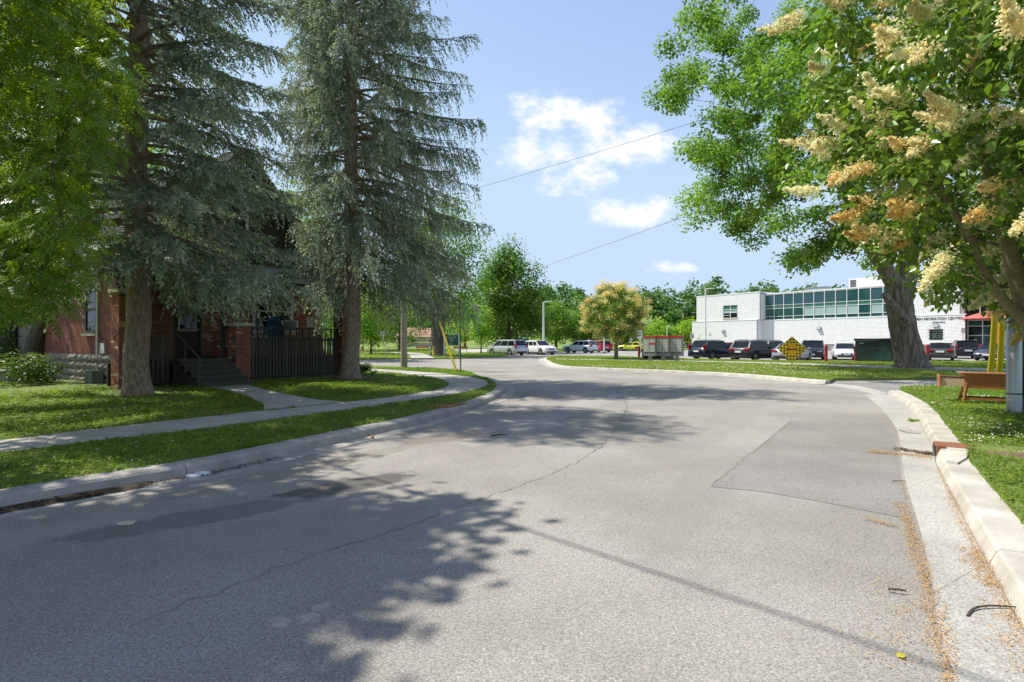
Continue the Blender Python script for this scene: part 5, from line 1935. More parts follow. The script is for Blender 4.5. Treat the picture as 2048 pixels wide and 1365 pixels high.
def block_wall(name, x0, x1, y, z0, z1, holes=(), side=None, th=.3):
    w = rec_wall = MB().box(x0, x1, y, y + th, z0, z1).build(name, M_JOINT, rec) if not holes else None
    if holes:
        m = MB()
        cuts = sorted({x0, x1, *[h[0] for h in holes], *[h[1] for h in holes]})
        for a, b in zip(cuts[:-1], cuts[1:]):
            hs = [h for h in holes if h[0] <= a and b <= h[1]]
            if hs:
                m.box(a, b, y, y + th, z0, hs[0][2]); m.box(a, b, y, y + th, hs[0][3], z1)
            else:
                m.box(a, b, y, y + th, z0, z1)
        w = m.build(name, M_JOINT, rec)
    mb = MB()
    L, h, g = .40, .20, .03
    z, row = z0, 0
    while z < z1 - .05:
        x = x0 - (.2 if row % 2 else 0)
        zz = min(z + h - g, z1)
        while x < x1:
            a, b = max(x, x0), min(x + L - g, x1)
            if b - a > .04 and not any(hh[0] - .02 < (a + b) / 2 < hh[1] + .02 and hh[2] - .02 < z + h / 2 < hh[3] + .02 for hh in holes):
                v = random.uniform(.008, .02)
                mb.mi = 1 if random.random() < .25 else 0
                P = [(a, y, z), (b, y, z), (b, y, zz), (a, y, zz), (a, y - v, z), (b, y - v, z), (b, y - v, zz), (a, y - v, zz)]
                mb.add(P, [(4, 5, 6, 7), (0, 1, 5, 4), (1, 2, 6, 5), (2, 3, 7, 6), (3, 0, 4, 7)])
            x += L
        row += 1
        z += h
    stuff(mb.build('blocks', [M_BLOCK, M_BLOCK2], w))
    return w


YL = -1.6
WINL = (-36.3, -33.4, 6.0, 8.35)
GB = (-4.1, -2.5, 1.75, 3.3)
block_wall('lower_wall', -43.2, -29.5, YL, 1.1, 5.35)
block_wall('upper_wall', -42.2, -29.0, YL + .12, 5.5, 10.3, (WINL,))
block_wall('lower_wall', -29.5, 0, 0, 1.1, 5.25, (GB,))
block_wall('upper_wall', -6.6, -.6, .05, 5.4, 10.3)
MB().box(-43.15, -29.5, YL - .0, 14, 0, 1.08).box(-29.48, 0, .02, .3, 0, 1.08).build('base_course', M_BASE, rec)
# the parts of the building that turn the corner
MB().box(-29.8, -29.5, YL + .31, -.01, 1.1, 5.35).build('return_wall', M_BLOCK, rec)
MB().box(-29.3, -29.0, YL + .43, 1.0, 5.5, 10.3).build('return_wall', M_BLOCK2, rec)
MB().box(-43.2, -42.9, YL + .31, 14, 1.1, 5.35).build('return_wall', M_BLOCK, rec)
MB().box(-42.2, -41.9, YL + .43, 14, 5.5, 10.3).build('return_wall', M_BLOCK, rec)
MB().box(-43.3, -29.4, YL - .06, 14.1, 5.353, 5.495).build('coping', M_WHITE, rec)
MB().box(-29.39, .1, -.06, .5, 5.253, 5.39).build('coping', M_WHITE, rec)
MB().box(-42.3, -28.9, YL + .06, 14.1, 10.303, 10.5).build('coping', M_WHITE, rec)
MB().box(-28.89, -6.7, .2, 14.1, 10.0, 10.2).build('roof', M_WHITE, rec)
MB().box(-6.65, 9, -.02, 14.1, 10.303, 10.5).build('coping', M_WHITE, rec)
MB().box(-.6, -.3, .36, 1.2, 5.4, 10.3).build('return_wall', M_BLOCK2, rec)
# window band: panes of glass between white mullions
X0, X1, NC = -28.98, -6.65, 13
rows = [(5.42, 5.95), (6.0, 7.35), (7.4, 7.95), (8.0, 9.85)]
pw = (X1 - X0) / NC
gl = MB().box(X0, X1, .34, .42, 5.4, 9.98).build('window_band', M_DARKIRON, rec)
for i in range(NC):
    for j, (a, b) in enumerate(rows):
        mm = M_TEALP if j == 2 else (M_TEAL if j == 3 or random.random() < .4 else (M_PALEBLIND if j == 1 and i > 2 else M_TEAL))
        MB().box(X0 + i * pw + .05, X0 + (i + 1) * pw - .05, .29, .335, a + .02, b - .02).build('pane', mm, gl)
for i in range(NC + 1):
    MB().box(X0 + i * pw - .045, X0 + i * pw + .045, .2, .288, 5.4, 9.98).build('mullion', M_WHITE, gl)
for z in (5.41, 5.975, 7.375, 7.975, 9.9):
    MB().box(X0 + .046, X1 - .046, .21, .286, z - .035, z + .035).build('transom', M_WHITE, gl)
# opening windows in the left block
w = MB().box(WINL[0], WINL[1], YL + .3, YL + .34, WINL[2], WINL[3]).build('window', M_DARKIRON, rec)
for i in range(2):
    a = WINL[0] + .06 + i * 1.45
    for (z0, z1, mm) in ((7.55, 8.27, M_TEALP), (6.95, 7.5, M_PALEBLIND), (6.1, 6.9, M_DARKGLASS)):
        MB().box(a, a + 1.33, YL + .24, YL + .29, z0, z1).build('pane', mm, w)
m = MB().box(WINL[0], WINL[1], YL + .16, YL + .23, 6.88, 6.97).box(-34.9, -34.8, YL + .16, YL + .23, 6.0, 6.87).box(-34.9, -34.8, YL + .16, YL + .23, 6.98, 8.35).box(WINL[0], -34.91, YL + .16, YL + .23, 6.4, 6.47).box(WINL[0], WINL[1], YL + .16, YL + .23, 7.5, 7.56)
m.build('frame', M_WHITE, w)
MB().box(WINL[0] - .1, WINL[1] + .1, YL - .03, YL + .2, 5.75, 5.99).build('sill', M_CREAM, w)
# glass-block window
w = MB().box(GB[0], GB[1], .16, .2, GB[2], GB[3]).build('window', M_CREAM, rec)
for i in range(6):
    for j in range(5):
        a, b = GB[0] + .04 + i * .257, GB[2] + .05 + j * .3
        MB().box(a, a + .2, .1, .158, b, b + .24).build('pane', M_TEAL if (i * j) % 3 else M_DARKGLASS, w)
# entrance with its red canopy
ent = MB().box(.02, 10, 1.2, 1.3, 0, 5.2).build('entrance', M_DARKIRON, rec)
for i in range(6):
    for (z0, z1) in ((.1, 2.3), (2.4, 3.6), (3.7, 4.4)):
        MB().box(.1 + i * 1.6, 1.6 + i * 1.6, 1.1, 1.195, z0, z1).build('pane', M_TEAL if (i + int(z0)) % 2 else M_DARKGLASS, ent)
m = MB()
for i in range(7):
    m.box(.0 + i * 1.6, .09 + i * 1.6, 1.02, 1.14, 0, 4.45)
for z in (2.32, 3.62, 4.42):
    m.box(.1, 10, 1.03, 1.098, z, z + .08)
m.build('mullion', M_WHITE, ent)
M_CANOPY = mat('red_canopy', (0.62, 0.10, 0.07), (0.52, 0.07, 0.05), rough=.5)
can = MB().add([(-.2, 1.0, 4.5), (10, 1.0, 4.5), (10, -1.4, 4.65), (-.2, -1.4, 4.65), (1.8, 1.0, 5.5), (10, 1.0, 5.5), (10, -1.0, 5.6), (2.4, -1.0, 5.6)],
               [(0, 1, 2, 3), (4, 7, 6, 5), (0, 3, 7, 4), (3, 2, 6, 7), (2, 1, 5, 6), (1, 0, 4, 5)]).build('canopy', M_CANOPY, rec)
MB().box(3.3, 4.1, -1.2, -.7, 0, 4.58).build('column', M_CANOPY, rec)
MB().box(-.6 + .31, 10, 1.6, 1.7, 5.4, 10.3).build('upper_glazing', M_DARKGLASS, rec)
for i in range(6):
    MB().box(1.2 + i * 1.6, 1.3 + i * 1.6, 1.5, 1.59, 5.4, 10.3).build('mullion', M_WHITE, rec)
MB().box(-.3, 10, 1.5, 1.58, 6.4, 6.5).build('transom', M_WHITE, rec)
m = MB().box(4.0, 6.4, .2, 1.0, .1, 3.0)
m.build('vestibule', M_WHITE, rec)
# back and roof so the block is a solid volume
MB().box(-42.85, 9.5, 14.0, 14.3, 0, 10.2).build('back_wall', M_BLOCK, rec)
MB().box(-41.85, -28.95, YL + .5, 13.9, 10.05, 10.2).build('roof', M_BASE, rec)
MB().box(-28.9, 9.5, 2.0, 13.9, 5.2, 5.3).build('floor', M_BASE, rec)
hv_ = thing('rooftop_unit', 'white ventilation unit with dark louvres on the centre roof, left of the big maple', 'ventilation unit', (RX0.x - .585 * 13.5 + .811 * 3, RX0.y + .811 * 13.5 + .585 * 3, 10.2), RRZ)
MB().box(-2.6, 2.8, 0, 3, 0, 1.6).build('casing', M_WHITE, hv_, bevel=.04)
for i in range(5):
    MB().box(-2.4, -1.5, -.06, -.01, .25 + i * .25, .4 + i * .25).build('louvre', M_DARKIRON, hv_)
hv2 = thing('rooftop_unit', 'low grey duct housing on the roof above the left end of the window band', 'ventilation unit', (RX0.x - .585 * 22 + .811 * 4, RX0.y + .811 * 22 + .585 * 4, 10.2), RRZ)
MB().box(-1.8, 1.8, 0, 2, 0, .75).build('casing', M_STEEL, hv2, bevel=.03)
MB().box(-1.9, 1.9, -.1, 2.1, .753, .85).build('lid', M_STEEL, hv2)


def text(name, s, size, m, parent, loc, rot, ext=.01, width=None, align='CENTER'):
    c = bpy.data.curves.new(name, 'FONT')
    c.body = s
    c.size = size
    c.align_x = align
    c.extrude = ext
    c.materials.append(m)
    tmp = bpy.data.objects.new(name, c)
    me = bpy.data.meshes.new_from_object(tmp)
    bpy.data.objects.remove(tmp)
    me.materials.clear(); me.materials.append(m)
    if width:
        xs = [v.co.x for v in me.vertices]
        k = width / (max(xs) - min(xs))
        for v in me.vertices:
            v.co.x *= k
    return stuff(obj(name, me, parent, loc, rot))


text('lettering', 'KINSMEN RECREATION CENTRE', .52, M_DARKIRON, rec, (-3.55, -.035, 4.62), (math.pi / 2, 0, 0), .02, 6.5)
text('lettering', '20 GRANVILLE', .24, M_DARKIRON, rec, (-3.0, -.035, 4.2), (math.pi / 2, 0, 0), .02, 1.5)
for x, y, z in ((-36.2, YL, 3.5), (-19.4, 0, 3.7), (-3.3, 0, 3.75)):
    fl = MB().add([(x - .35, y - .03, z - .2), (x + .35, y - .03, z - .2), (x + .35, y - .03, z + .3), (x - .35, y - .03, z + .3), (x - .3, y - .42, z - .12), (x + .3, y - .42, z - .12), (x + .3, y - .35, z + .12), (x - .3, y - .35, z + .12)],
                  [(3, 2, 1, 0), (4, 5, 6, 7), (0, 1, 5, 4), (1, 2, 6, 5), (2, 3, 7, 6), (3, 0, 4, 7)]).build('wall_light', M_STEEL, rec)
MB().box(-42.0, -41.4, YL - .08, YL - .02, 2.2, 3.2).build('panel_box', M_WHITE, rec)
MB().ball((-39.1, YL - .1, 3.0), .14).build('camera_dome', M_STEEL, rec)

# ------------------------------------------------------------------ vehicles
PAINT = {}


def paint(name, c, metal=.25, rough=.28):
    if name not in PAINT:
        m = bpy.data.materials.new('paint_' + name)
        m.use_nodes = True
        b = m.node_tree.nodes['Principled BSDF']
        b.inputs['Base Color'].default_value = (*c, 1)
        b.inputs['Metallic'].default_value = metal
        b.inputs['Roughness'].default_value = rough
        b.inputs['Coat Weight'].default_value = .4
        b.inputs['Coat Roughness'].default_value = .1
        PAINT[name] = m
    return PAINT[name]


M_CARGLASS = glass('car_glass', (0.010, 0.012, 0.014), .04, .35)
M_TYRE = mat('tyre_rubber', (0.018, 0.018, 0.018), (0.028, 0.027, 0.026), rough=.8)
M_RIM = mat('alloy', (0.55, 0.56, 0.57), (0.42, 0.43, 0.44), rough=.35, metal=.7)
M_TAIL = mat('tail_lens', (0.42, 0.012, 0.015), (0.34, 0.01, 0.012), rough=.2)
M_HEAD = mat('head_lens', (0.62, 0.64, 0.66), (0.5, 0.52, 0.54), rough=.12)
M_PLATE = mat('plate_white', (0.75, 0.76, 0.78), (0.68, 0.69, 0.71), rough=.5)
M_TRIM = mat('black_trim', (0.018, 0.018, 0.019), (0.026, 0.026, 0.027), rough=.55)

KINDS_ = {
    # length, width, top line (x from the front axle side, z): deck line and glasshouse (windscreen base, roof front, roof rear, rear base, roof height, belt)
    'suv': dict(L=4.6, W=1.86, wb=1.34, r=.36, deck=[(2.28, .62), (2.2, .82), (1.9, .96), (.95, 1.06), (-2.05, 1.08), (-2.26, 1.0), (-2.3, .55)], gh=(1.0, .22, -1.72, -2.14, 1.66), belt=1.05, tw=.80),
    'sedan': dict(L=4.55, W=1.78, wb=1.33, r=.32, deck=[(2.25, .5), (2.18, .66), (1.85, .78), (.95, .93), (-1.5, .96), (-2.1, .97), (-2.24, .9), (-2.27, .45)], gh=(1.0, .12, -.95, -1.72, 1.42), belt=.93, tw=.76),
    'hatch': dict(L=4.35, W=1.78, wb=1.31, r=.32, deck=[(2.15, .5), (2.08, .68), (1.75, .82), (.95, .95), (-1.8, 1.0), (-2.1, .95), (-2.17, .45)], gh=(1.05, .15, -1.35, -1.95, 1.46), belt=.95, tw=.76),
    'van': dict(L=5.0, W=1.97, wb=1.5, r=.34, deck=[(2.48, .55), (2.4, .75), (2.1, .92), (1.5, 1.04), (-2.3, 1.07), (-2.46, .95), (-2.5, .45)], gh=(1.62, .72, -2.18, -2.4, 1.74), belt=1.05, tw=.84),
    'pickup': dict(L=5.6, W=1.98, wb=1.75, r=.39, deck=[(2.78, .7), (2.7, .95), (2.4, 1.08), (1.3, 1.14), (-.6, 1.16), (-2.74, 1.14), (-2.78, .6)], gh=(1.35, .6, -.35, -.72, 1.83), belt=1.13, tw=.8),
}


def wheel_mesh(r):
    t = MB()
    prof = [(r * .66, -.1), (r * .93, -.105), (r, -.07), (r, .07), (r * .93, .105), (r * .66, .1)]
    n = 20
    vs = [(p * math.cos(2 * math.pi * k / n), y, p * math.sin(2 * math.pi * k / n)) for k in range(n) for p, y in prof]
    q = len(prof)
    fs = [(k * q + j, k * q + j + 1, ((k + 1) % n) * q + j + 1, ((k + 1) % n) * q + j) for k in range(n) for j in range(q - 1)]
    t.add(vs, fs, True)
    tm = t.mesh('tyre', M_TYRE)
    rm = MB()
    for s in (-1, 1):
        for k in range(5):
            a = 2 * math.pi * k / 5
            M = Matrix.Rotation(-a, 3, 'Y')
            rm.cbox(M @ Vector((r * .36, s * .07, 0)), r * .56, .03, r * .17, M)
        rm.tube([(r * .66 * math.cos(a), s * .08, r * .66 * math.sin(a)) for a in np.linspace(0, 6.2832, 17)], r * .05, 4, cap=False)
    rm.tube([(0, -.09, 0), (0, .09, 0)], r * .16, 8)
    rmm = rm.mesh('rim', M_RIM)
    hub = MB().tube([(0, -.05, 0), (0, .05, 0)], r * .64, 14).mesh('drum', M_TRIM)
    return tm, rmm, hub


WHEELS = {}


def car(name, label, kind, pname, pcol, pos, fwd, group, rear_tail='tall', metal=.25):
    k = KINDS_[kind]
    rz = math.atan2(fwd[1], fwd[0])
    t = thing(name, label, 'pickup truck' if kind == 'pickup' else 'minivan' if kind == 'van' else 'car', (pos[0], pos[1], .006), rz, group)
    pm = paint(pname, pcol, metal)
    L, W, wb, r = k['L'], k['W'], k['wb'], k['r']
    wb_f, wb_r = wb + .05, -wb
    dk = sorted(k['deck'])
    xs = sorted(set([p[0] for p in dk] + list(np.linspace(dk[0][0], dk[-1][0], 15)) + [c + d for c in (wb_f, wb_r) for d in np.linspace(-r - .07, r + .07, 9)]))
    X, Z = [p[0] for p in dk], [p[1] for p in dk]
    sec = []
    for x in xs:
        zt = float(np.interp(x, X, Z))
        zb = .22 + .14 * max(0, abs(x) / (L / 2) - .8) * 5 * .5
        for c in (wb_f, wb_r):
            if abs(x - c) < r + .065:
                zb = max(zb, r + math.sqrt(max(0, (r + .065) ** 2 - (x - c) ** 2)) * .98)
        zb = min(zb, zt - .04)
        e = abs(x) / (L / 2)
        w = W / 2 * (1 - .14 * max(0, e - .72) ** 2 * 10 * .55)
        zm = max(zb + .02, min(.62, zt - .1))
        zs = max(zm + .01, zt - .13)
        sec.append([(0, zb), (w * .93, zb), (w * .985, zb + (zm - zb) * .25), (w, zm), (w * .985, zs), (w * .90, zt - .012), (w * .5, zt + .018), (0, zt + .028)])
    m = MB()
    q = 8
    for sgn in (1, -1):
        vs = [(x, sgn * y, z) for x, s in zip(xs, sec) for (y, z) in s]
        fs = []
        for i in range(len(xs) - 1):
            for j in range(q - 1):
                f = (i * q + j, i * q + j + 1, (i + 1) * q + j + 1, (i + 1) * q + j)
                fs.append(f if sgn < 0 else f[::-1])
        m.add(vs, fs, True)
        m.add(vs[:q], [tuple(range(q))]); m.add(vs[-q:], [tuple(range(q))])
    # glasshouse
    g0, g1, g2, g3, zr = k['gh']
    bz = k['belt'] - .01
    wb_, wt = W / 2 * .94, W / 2 * k['tw']

    def P(x, side, f):  # f 0 belt .. 1 roof
        return (x, side * (wb_ + (wt - wb_) * f), bz + (zr - .07 - bz) * f)

    gh = [P(g0, -1, 0), P(g0, 1, 0), P(g1, -1, 1), P(g1, 1, 1), P(g2, -1, 1), P(g2, 1, 1), P(g3, -1, 0), P(g3, 1, 0)]
    roof = []
    nx = 6
    for i in range(nx + 1):
        f = i / nx
        x = g1 + .06 + (g2 - g1 - .12) * f
        z = zr - .07 + .07 * math.sin(math.pi * (0.12 + .76 * f)) ** .5
        roof.append([(x, -wt * .96, z - .012), (x, -wt * .55, z + .008), (x, 0, z + .014), (x, wt * .55, z + .008), (x, wt * .96, z - .012)])
    rv = [p for row in roof for p in row]
    m.add(rv, [(i * 5 + j, i * 5 + j + 1, (i + 1) * 5 + j + 1, (i + 1) * 5 + j) for i in range(nx) for j in range(4)], True)
    # rails joining roof to posts
    e0 = [gh[2]] + [(g1 + (g2 - g1) * f, -wt, zr - .07) for f in (.33, .66)] + [gh[4]]
    for s in (-1, 1):
        ed = [(p[0], s * abs(p[1]), p[2]) for p in e0]
        rr = [roof[0][0], roof[2][0], roof[4][0], roof[6][0]]
        rr = [(p[0], s * abs(p[1]), p[2]) for p in rr]
        m.add(ed + rr, [(i, i + 1, 4 + i + 1, 4 + i) for i in range(3)], True)
    m.add([gh[2], gh[3], roof[0][4], roof[0][2], roof[0][0]], [(0, 1, 2, 3, 4)])
    m.add([gh[4], gh[5], roof[-1][4], roof[-1][2], roof[-1][0]], [(4, 3, 2, 1, 0)])
    m.add(gh, [(0, 1, 3, 2), (6, 4, 5, 7), (0, 2, 4, 6), (1, 7, 5, 3)])
    m.build('body', pm, t)

    def lerp(a, b, f):
        return tuple(a[i] + (b[i] - a[i]) * f for i in range(3))

    def panel(nm, quad, mm, off, ins=(.06, .06, .08, .1)):
        a, b, c, d = quad       # a,b bottom; c,d top (d above a)
        l, r_, bo, to = ins
        A, B = lerp(a, b, l), lerp(a, b, 1 - r_)
        D, C = lerp(d, c, l), lerp(d, c, 1 - r_)
        A2, B2, D2, C2 = lerp(A, D, bo), lerp(B, C, bo), lerp(A, D, 1 - to), lerp(B, C, 1 - to)
        o = Vector(off)
        MB().add([Vector(p) + o for p in (A2, B2, C2, D2)] + [Vector(p) - o * .5 for p in (A2, B2, C2, D2)], [(0, 1, 2, 3), (7, 6, 5, 4), (0, 4, 5, 1), (1, 5, 6, 2), (2, 6, 7, 3), (3, 7, 4, 0)]).build(nm, mm, t)

    panel('windscreen', (gh[0], gh[1], gh[3], gh[2]), M_CARGLASS, (.012, 0, .01), (.05, .05, .05, .06))
    panel('rear_window', (gh[7], gh[6], gh[4], gh[5]), M_CARGLASS, (-.014, 0, .006), (.08, .08, .1 if kind != 'sedan' else .05, .1))
    nwin = 3 if kind in ('suv', 'van') else 2
    for s in (-1, 1):
        a, b, c, d = P(g3, s, 0), P(g0, s, 0), P(g1, s, 1), P(g2, s, 1)
        for i in range(nwin):
            f0, f1 = i / nwin, (i + 1) / nwin
            qd = (lerp(a, b, f0), lerp(a, b, f1), lerp(d, c, f1), lerp(d, c, f0))
            panel('side_window', qd, M_CARGLASS, (0, s * .012, .003), (.05 if i else .13, .05 if i < nwin - 1 else .14, .08, .1))
    if r not in WHEELS:
        WHEELS[r] = wheel_mesh(r)
    tm, rm, hub = WHEELS[r]
    for x in (wb_f, wb_r):
        for s in (-1, 1):
            w = obj('wheel', hub, t, (x, s * (W / 2 - .13), r - .004))
            obj('tyre', tm, w); obj('rim', rm, w)
    fx, rx = L / 2, -L / 2
    zf = float(np.interp(fx * .93, X, Z)); zrr = float(np.interp(rx * .965, X, Z))
    for s in (-1, 1):
        MB().add([(fx * .985, s * W * .24, zf - .20), (fx * .90, s * W * .455, zf - .17), (fx * .845, s * W * .468, zf - .04), (fx * .955, s * W * .26, zf - .05)], [(0, 1, 2, 3) if s > 0 else (3, 2, 1, 0)]).box(fx * .9, fx * .972, min(s * W * .25, s * W * .43), max(s * W * .25, s * W * .43), zf - .19, zf - .06).build('headlight', M_HEAD, t)
        if kind in ('suv', 'van') and rear_tail == 'tall':
            MB().box(rx * 1.0, rx * .9, min(s * W * .40, s * W * .487), max(s * W * .40, s * W * .487), .86, 1.28).build('tail_light', M_TAIL, t, bevel=.02)
        else:
            MB().box(rx * 1.004, rx * .9, min(s * W * .24, s * W * .482), max(s * W * .24, s * W * .482), zrr - .16, zrr - .005).build('tail_light', M_TAIL, t, bevel=.02)
        mr = MB().cbox((g0 - .22, s * (W / 2 + .08), bz + .1), .1, .2, .13)
        mr.build('wing_mirror', pm, t, bevel=.02)
        MB().box(-.05, .1, min(s * (W / 2 - .005), s * (W / 2 + .012)), max(s * (W / 2 - .005), s * (W / 2 + .012)), .8, .83).build('door_handle', M_TRIM, t)
    MB().box(fx * .99 - .02, fx * 1.004, -W * .22, W * .22, zf - .24, zf - .10).box(fx * .99 - .02, fx * 1.004, -W * .38, W * .38, .3, .42).build('grille', M_TRIM, t)
    MB().box(rx * 1.003, rx * .985, -W * .4, W * .4, .28, .46).build('rear_valance', M_TRIM, t)
    MB().box(rx * 1.01, rx * .99, -.26, .26, .68 if kind != 'sedan' else .62, .82 if kind != 'sedan' else .75).build('licence_plate', M_PLATE, t)
    MB().box(fx * .99, fx * 1.012, -.26, .26, .43, .55).build('licence_plate', M_PLATE, t)
    MB().box(-wb + r + .1, wb - r - .05, -W / 2 - .008, W / 2 + .008, .2, .3).build('sill', M_TRIM, t)
    if kind == 'suv':
        for s in (-1, 1):
            MB().tube([(g1 - .2, s * wt * .9, zr - .02), (g1 - .25, s * wt * .9, zr + .04), (g2 + .25, s * wt * .9, zr + .04), (g2 + .2, s * wt * .9, zr - .02)], .018, 6).build('roof_rail', M_STEEL, t)
    return t


GC = 'vehicles parked round the recreation centre'


def by_end(px, py, fwd, kind, end):
    """centre of a car whose rear (end=-1) or front (end=1) bottom middle shows at this pixel"""
    p = gp(px, py)
    f = Vector((fwd[0], fwd[1])).normalized()
    c = Vector((p.x, p.y)) - f * end * KINDS_[kind]['L'] / 2
    return (c.x, c.y), (f.x, f.y)


def ang(deg):   # heading measured from straight ahead toward the right
    a = math.radians(deg)
    return (math.sin(a), math.cos(a))


def put(name, label, kind, pname, pcol, px, py, deg, end, **kw):
    pos, f = by_end(px, py, ang(deg), kind, end)
    return car(name, label, kind, pname, pcol, pos, f, GC, **kw)


SILVER, WHITE, BLACKC = (0.50, 0.51, 0.53), (0.80, 0.80, 0.80), (0.012, 0.013, 0.017)
put('minivan', 'silver minivan parked at the far kerb below the pyramid-shaped tree', 'van', 'silver', SILVER, 1044, 711.5, -42, -1, metal=.45)
put('parked_car', 'white crossover nose out beside the silver minivan', 'suv', 'white', WHITE, 1103, 710.5, 147, 1, metal=0)
put('parked_car', 'white crossover with a dark rear window, in front of the red car', 'suv', 'pearl', (0.72, 0.73, 0.75), 1190, 706.8, -52, -1, metal=.05)
put('parked_car', 'bright red crossover half hidden behind the white one near the lilac trunk', 'suv', 'red', (0.45, 0.012, 0.03), 1214, 705.8, -20, -1, metal=.1)
put('parked_car', 'lime yellow car across the lot left of the mailboxes', 'hatch', 'lime', (0.66, 0.66, 0.04), 1262, 702.5, -60, 0, metal=0)
put('parked_car', 'dark teal car hidden behind the left mailbox', 'hatch', 'teal', (0.03, 0.085, 0.095), 1304, 722, 30, -1, metal=.3)
put('parked_car', 'navy black crossover with tall red tail lights right of the mailboxes', 'suv', 'navy', (0.010, 0.014, 0.026), 1392, 720.8, 60, -1, metal=.3)
put('parked_car', 'black crossover with a chrome rear bumper strip left of the arrow sign', 'suv', 'black', BLACKC, 1476, 723.0, 57, -1, rear_tail='wide', metal=.3)
put('parked_car', 'red car glimpsed between the navy and the black crossovers', 'hatch', 'maroon', (0.26, 0.01, 0.02), 1432, 714, 60, -1)
put('parked_car', 'grey crossover half behind the black one, left of the pale green car', 'suv', 'grey', (0.12, 0.125, 0.13), 1516, 717, 59, -1)
put('parked_car', 'pale green sedan in the far row behind the silver sedan', 'sedan', 'palegreen', (0.42, 0.48, 0.44), 1535, 711, 228, 1)
put('parked_car', 'silver sedan behind the arrow sign', 'sedan', 'silver2', (0.40, 0.41, 0.43), 1566, 724.5, 44, -1, metal=.45)
put('parked_car', 'charcoal crossover facing the street right of the arrow sign', 'suv', 'charcoal', (0.03, 0.032, 0.036), 1622, 721.5, 212, 1, metal=.3)
put('parked_car', 'white sedan facing the street left of the dark bin', 'sedan', 'white2', (0.70, 0.72, 0.76), 1694, 721.5, 207, 1, metal=.15)
put('pickup_truck', 'red pickup mostly hidden between the dark bin and the maple trunk', 'pickup', 'truckred', (0.50, 0.02, 0.025), 1775, 722, 36, -1)
put('parked_car', 'dark grey hatchback seen from behind, right of the maple trunk', 'hatch', 'darkgrey', (0.075, 0.073, 0.07), 1880, 722.5, 39, -1, rear_tail='wide', metal=.4)
put('parked_car', 'black crossover with round red tail lights near the entrance', 'suv', 'black2', (0.015, 0.016, 0.018), 1937, 718.5, 32, -1, rear_tail='tall')
put('parked_car', 'small bright red car beyond the grey hatchback', 'hatch', 'red2', (0.48, 0.015, 0.02), 1916, 713, 45, -1)
put('parked_car', 'navy grey sedan facing the street beside the yellow guards', 'sedan', 'bluegrey', (0.045, 0.052, 0.068), 1972, 722.5, 233, 1, metal=.4)
# ------------------------------------------------------------------ mailboxes, signs, posts
M_MBGREY = mat('mailbox_grey', (0.28, 0.275, 0.26), (0.24, 0.235, 0.225), rough=.5, scale=3)
M_MBLIGHT = mat('mailbox_door', (0.68, 0.66, 0.60), (0.60, 0.58, 0.53), rough=.45, scale=3)
M_MBRED = mat('mailbox_red', (0.58, 0.05, 0.035), (0.48, 0.04, 0.03), rough=.5)
M_SLOT = mat('dark_slot', (0.04, 0.04, 0.07), (0.05, 0.05, 0.08), rough=.5)
door_me = MB().box(-.19, .19, -.318, -.301, 0, .082).mesh('door', M_MBLIGHT)
lock_me = MB().tube([(.15, -.318, .05), (.15, -.31, .05)], .012, 6).mesh('lock', M_STEEL)
first = None
for i, (px, lab) in enumerate(((1301, 'community mailbox with a red label panel, next to the blossoming lilac'), (1327, 'community mailbox standing in the middle of the three grey cabinets'), (1354, 'community mailbox nearest the navy crossover, its doors fully sunlit'))):
    p = gp(px, 722.6, .12)
    t = thing('community_mailbox', lab, 'mailbox', p, math.radians(-30), 'grey community mailboxes on the island')
    MB().box(-.45, .45, -.3, .22, .38, 1.72).build('cabinet', M_MBGREY, t, bevel=.012)
    MB().box(-.46, .46, -.34, .24, 1.723, 1.86).build('top', M_MBRED, t, bevel=.01)
    MB().box(-.12, .12, -.14, .1, 0, .378).build('pedestal', M_KERB_NEW, t)
    for c in (-.215, .215):
        for r in range(9):
            o = obj('door', door_me, t, (c, 0, .70 + r * .111))
            obj('lock', lock_me, o)
        MB().box(c - .13, c + .13, -.309, -.302, .60, .64).build('slot', M_SLOT, t)
    if i == 0:
        MB().box(.03, .40, -.322, -.313, 1.2, 1.36).build('label_panel', M_MBRED, t)

M_AMBER = mat('sign_orange', (0.90, 0.38, 0.005), (0.88, 0.41, 0.01), rough=0.4)
p = gp(1584, 731.5, .12)
t = thing('road_sign', 'amber diamond warning sign with a black checker border and left arrow', 'road sign', p, math.atan2(-.40, .92))
zc, hd = .98, .80
MB().tube([(0, .03, -.1), (0, .03, zc + hd * .8)], .035, 6).build('post', M_GALV, t)
bl = MB()
R_ = Matrix.Rotation(math.pi / 4, 3, 'Y')
sd = hd * math.sqrt(2) / 2
MB().cbox((0, -.025, zc), sd * 2, .016, sd * 2, R_).build('board', M_SIGNYELLOW, t)
n = 9
cs = sd * 2 * .95 / n
for i in range(n):
    for j in range(n):
        if min(i, j, n - 1 - i, n - 1 - j) < 2 and (i + j) % 2 == 1:
            c = R_ @ Vector(((i - (n - 1) / 2) * cs, 0, (j - (n - 1) / 2) * cs))
            bl.cbox((c.x, -.036, zc + c.z), cs * .80, .004, cs * .80, R_)
MB().cbox((0, -.0345, zc), cs * 5, .003, cs * 5, R_).build('centre', M_AMBER, t)
bl.build('checker', M_SIGNBLACK, t)
MB().add([(-.34, -.0375, zc), (-.18, -.0375, zc + .11), (-.18, -.0375, zc + .035), (.30, -.0375, zc + .035), (.30, -.0375, zc - .035), (-.18, -.0375, zc - .035), (-.18, -.0375, zc - .11)], [(0, 6, 5, 4, 3, 2, 1)]).build('arrow', M_SIGNBLACK, t)

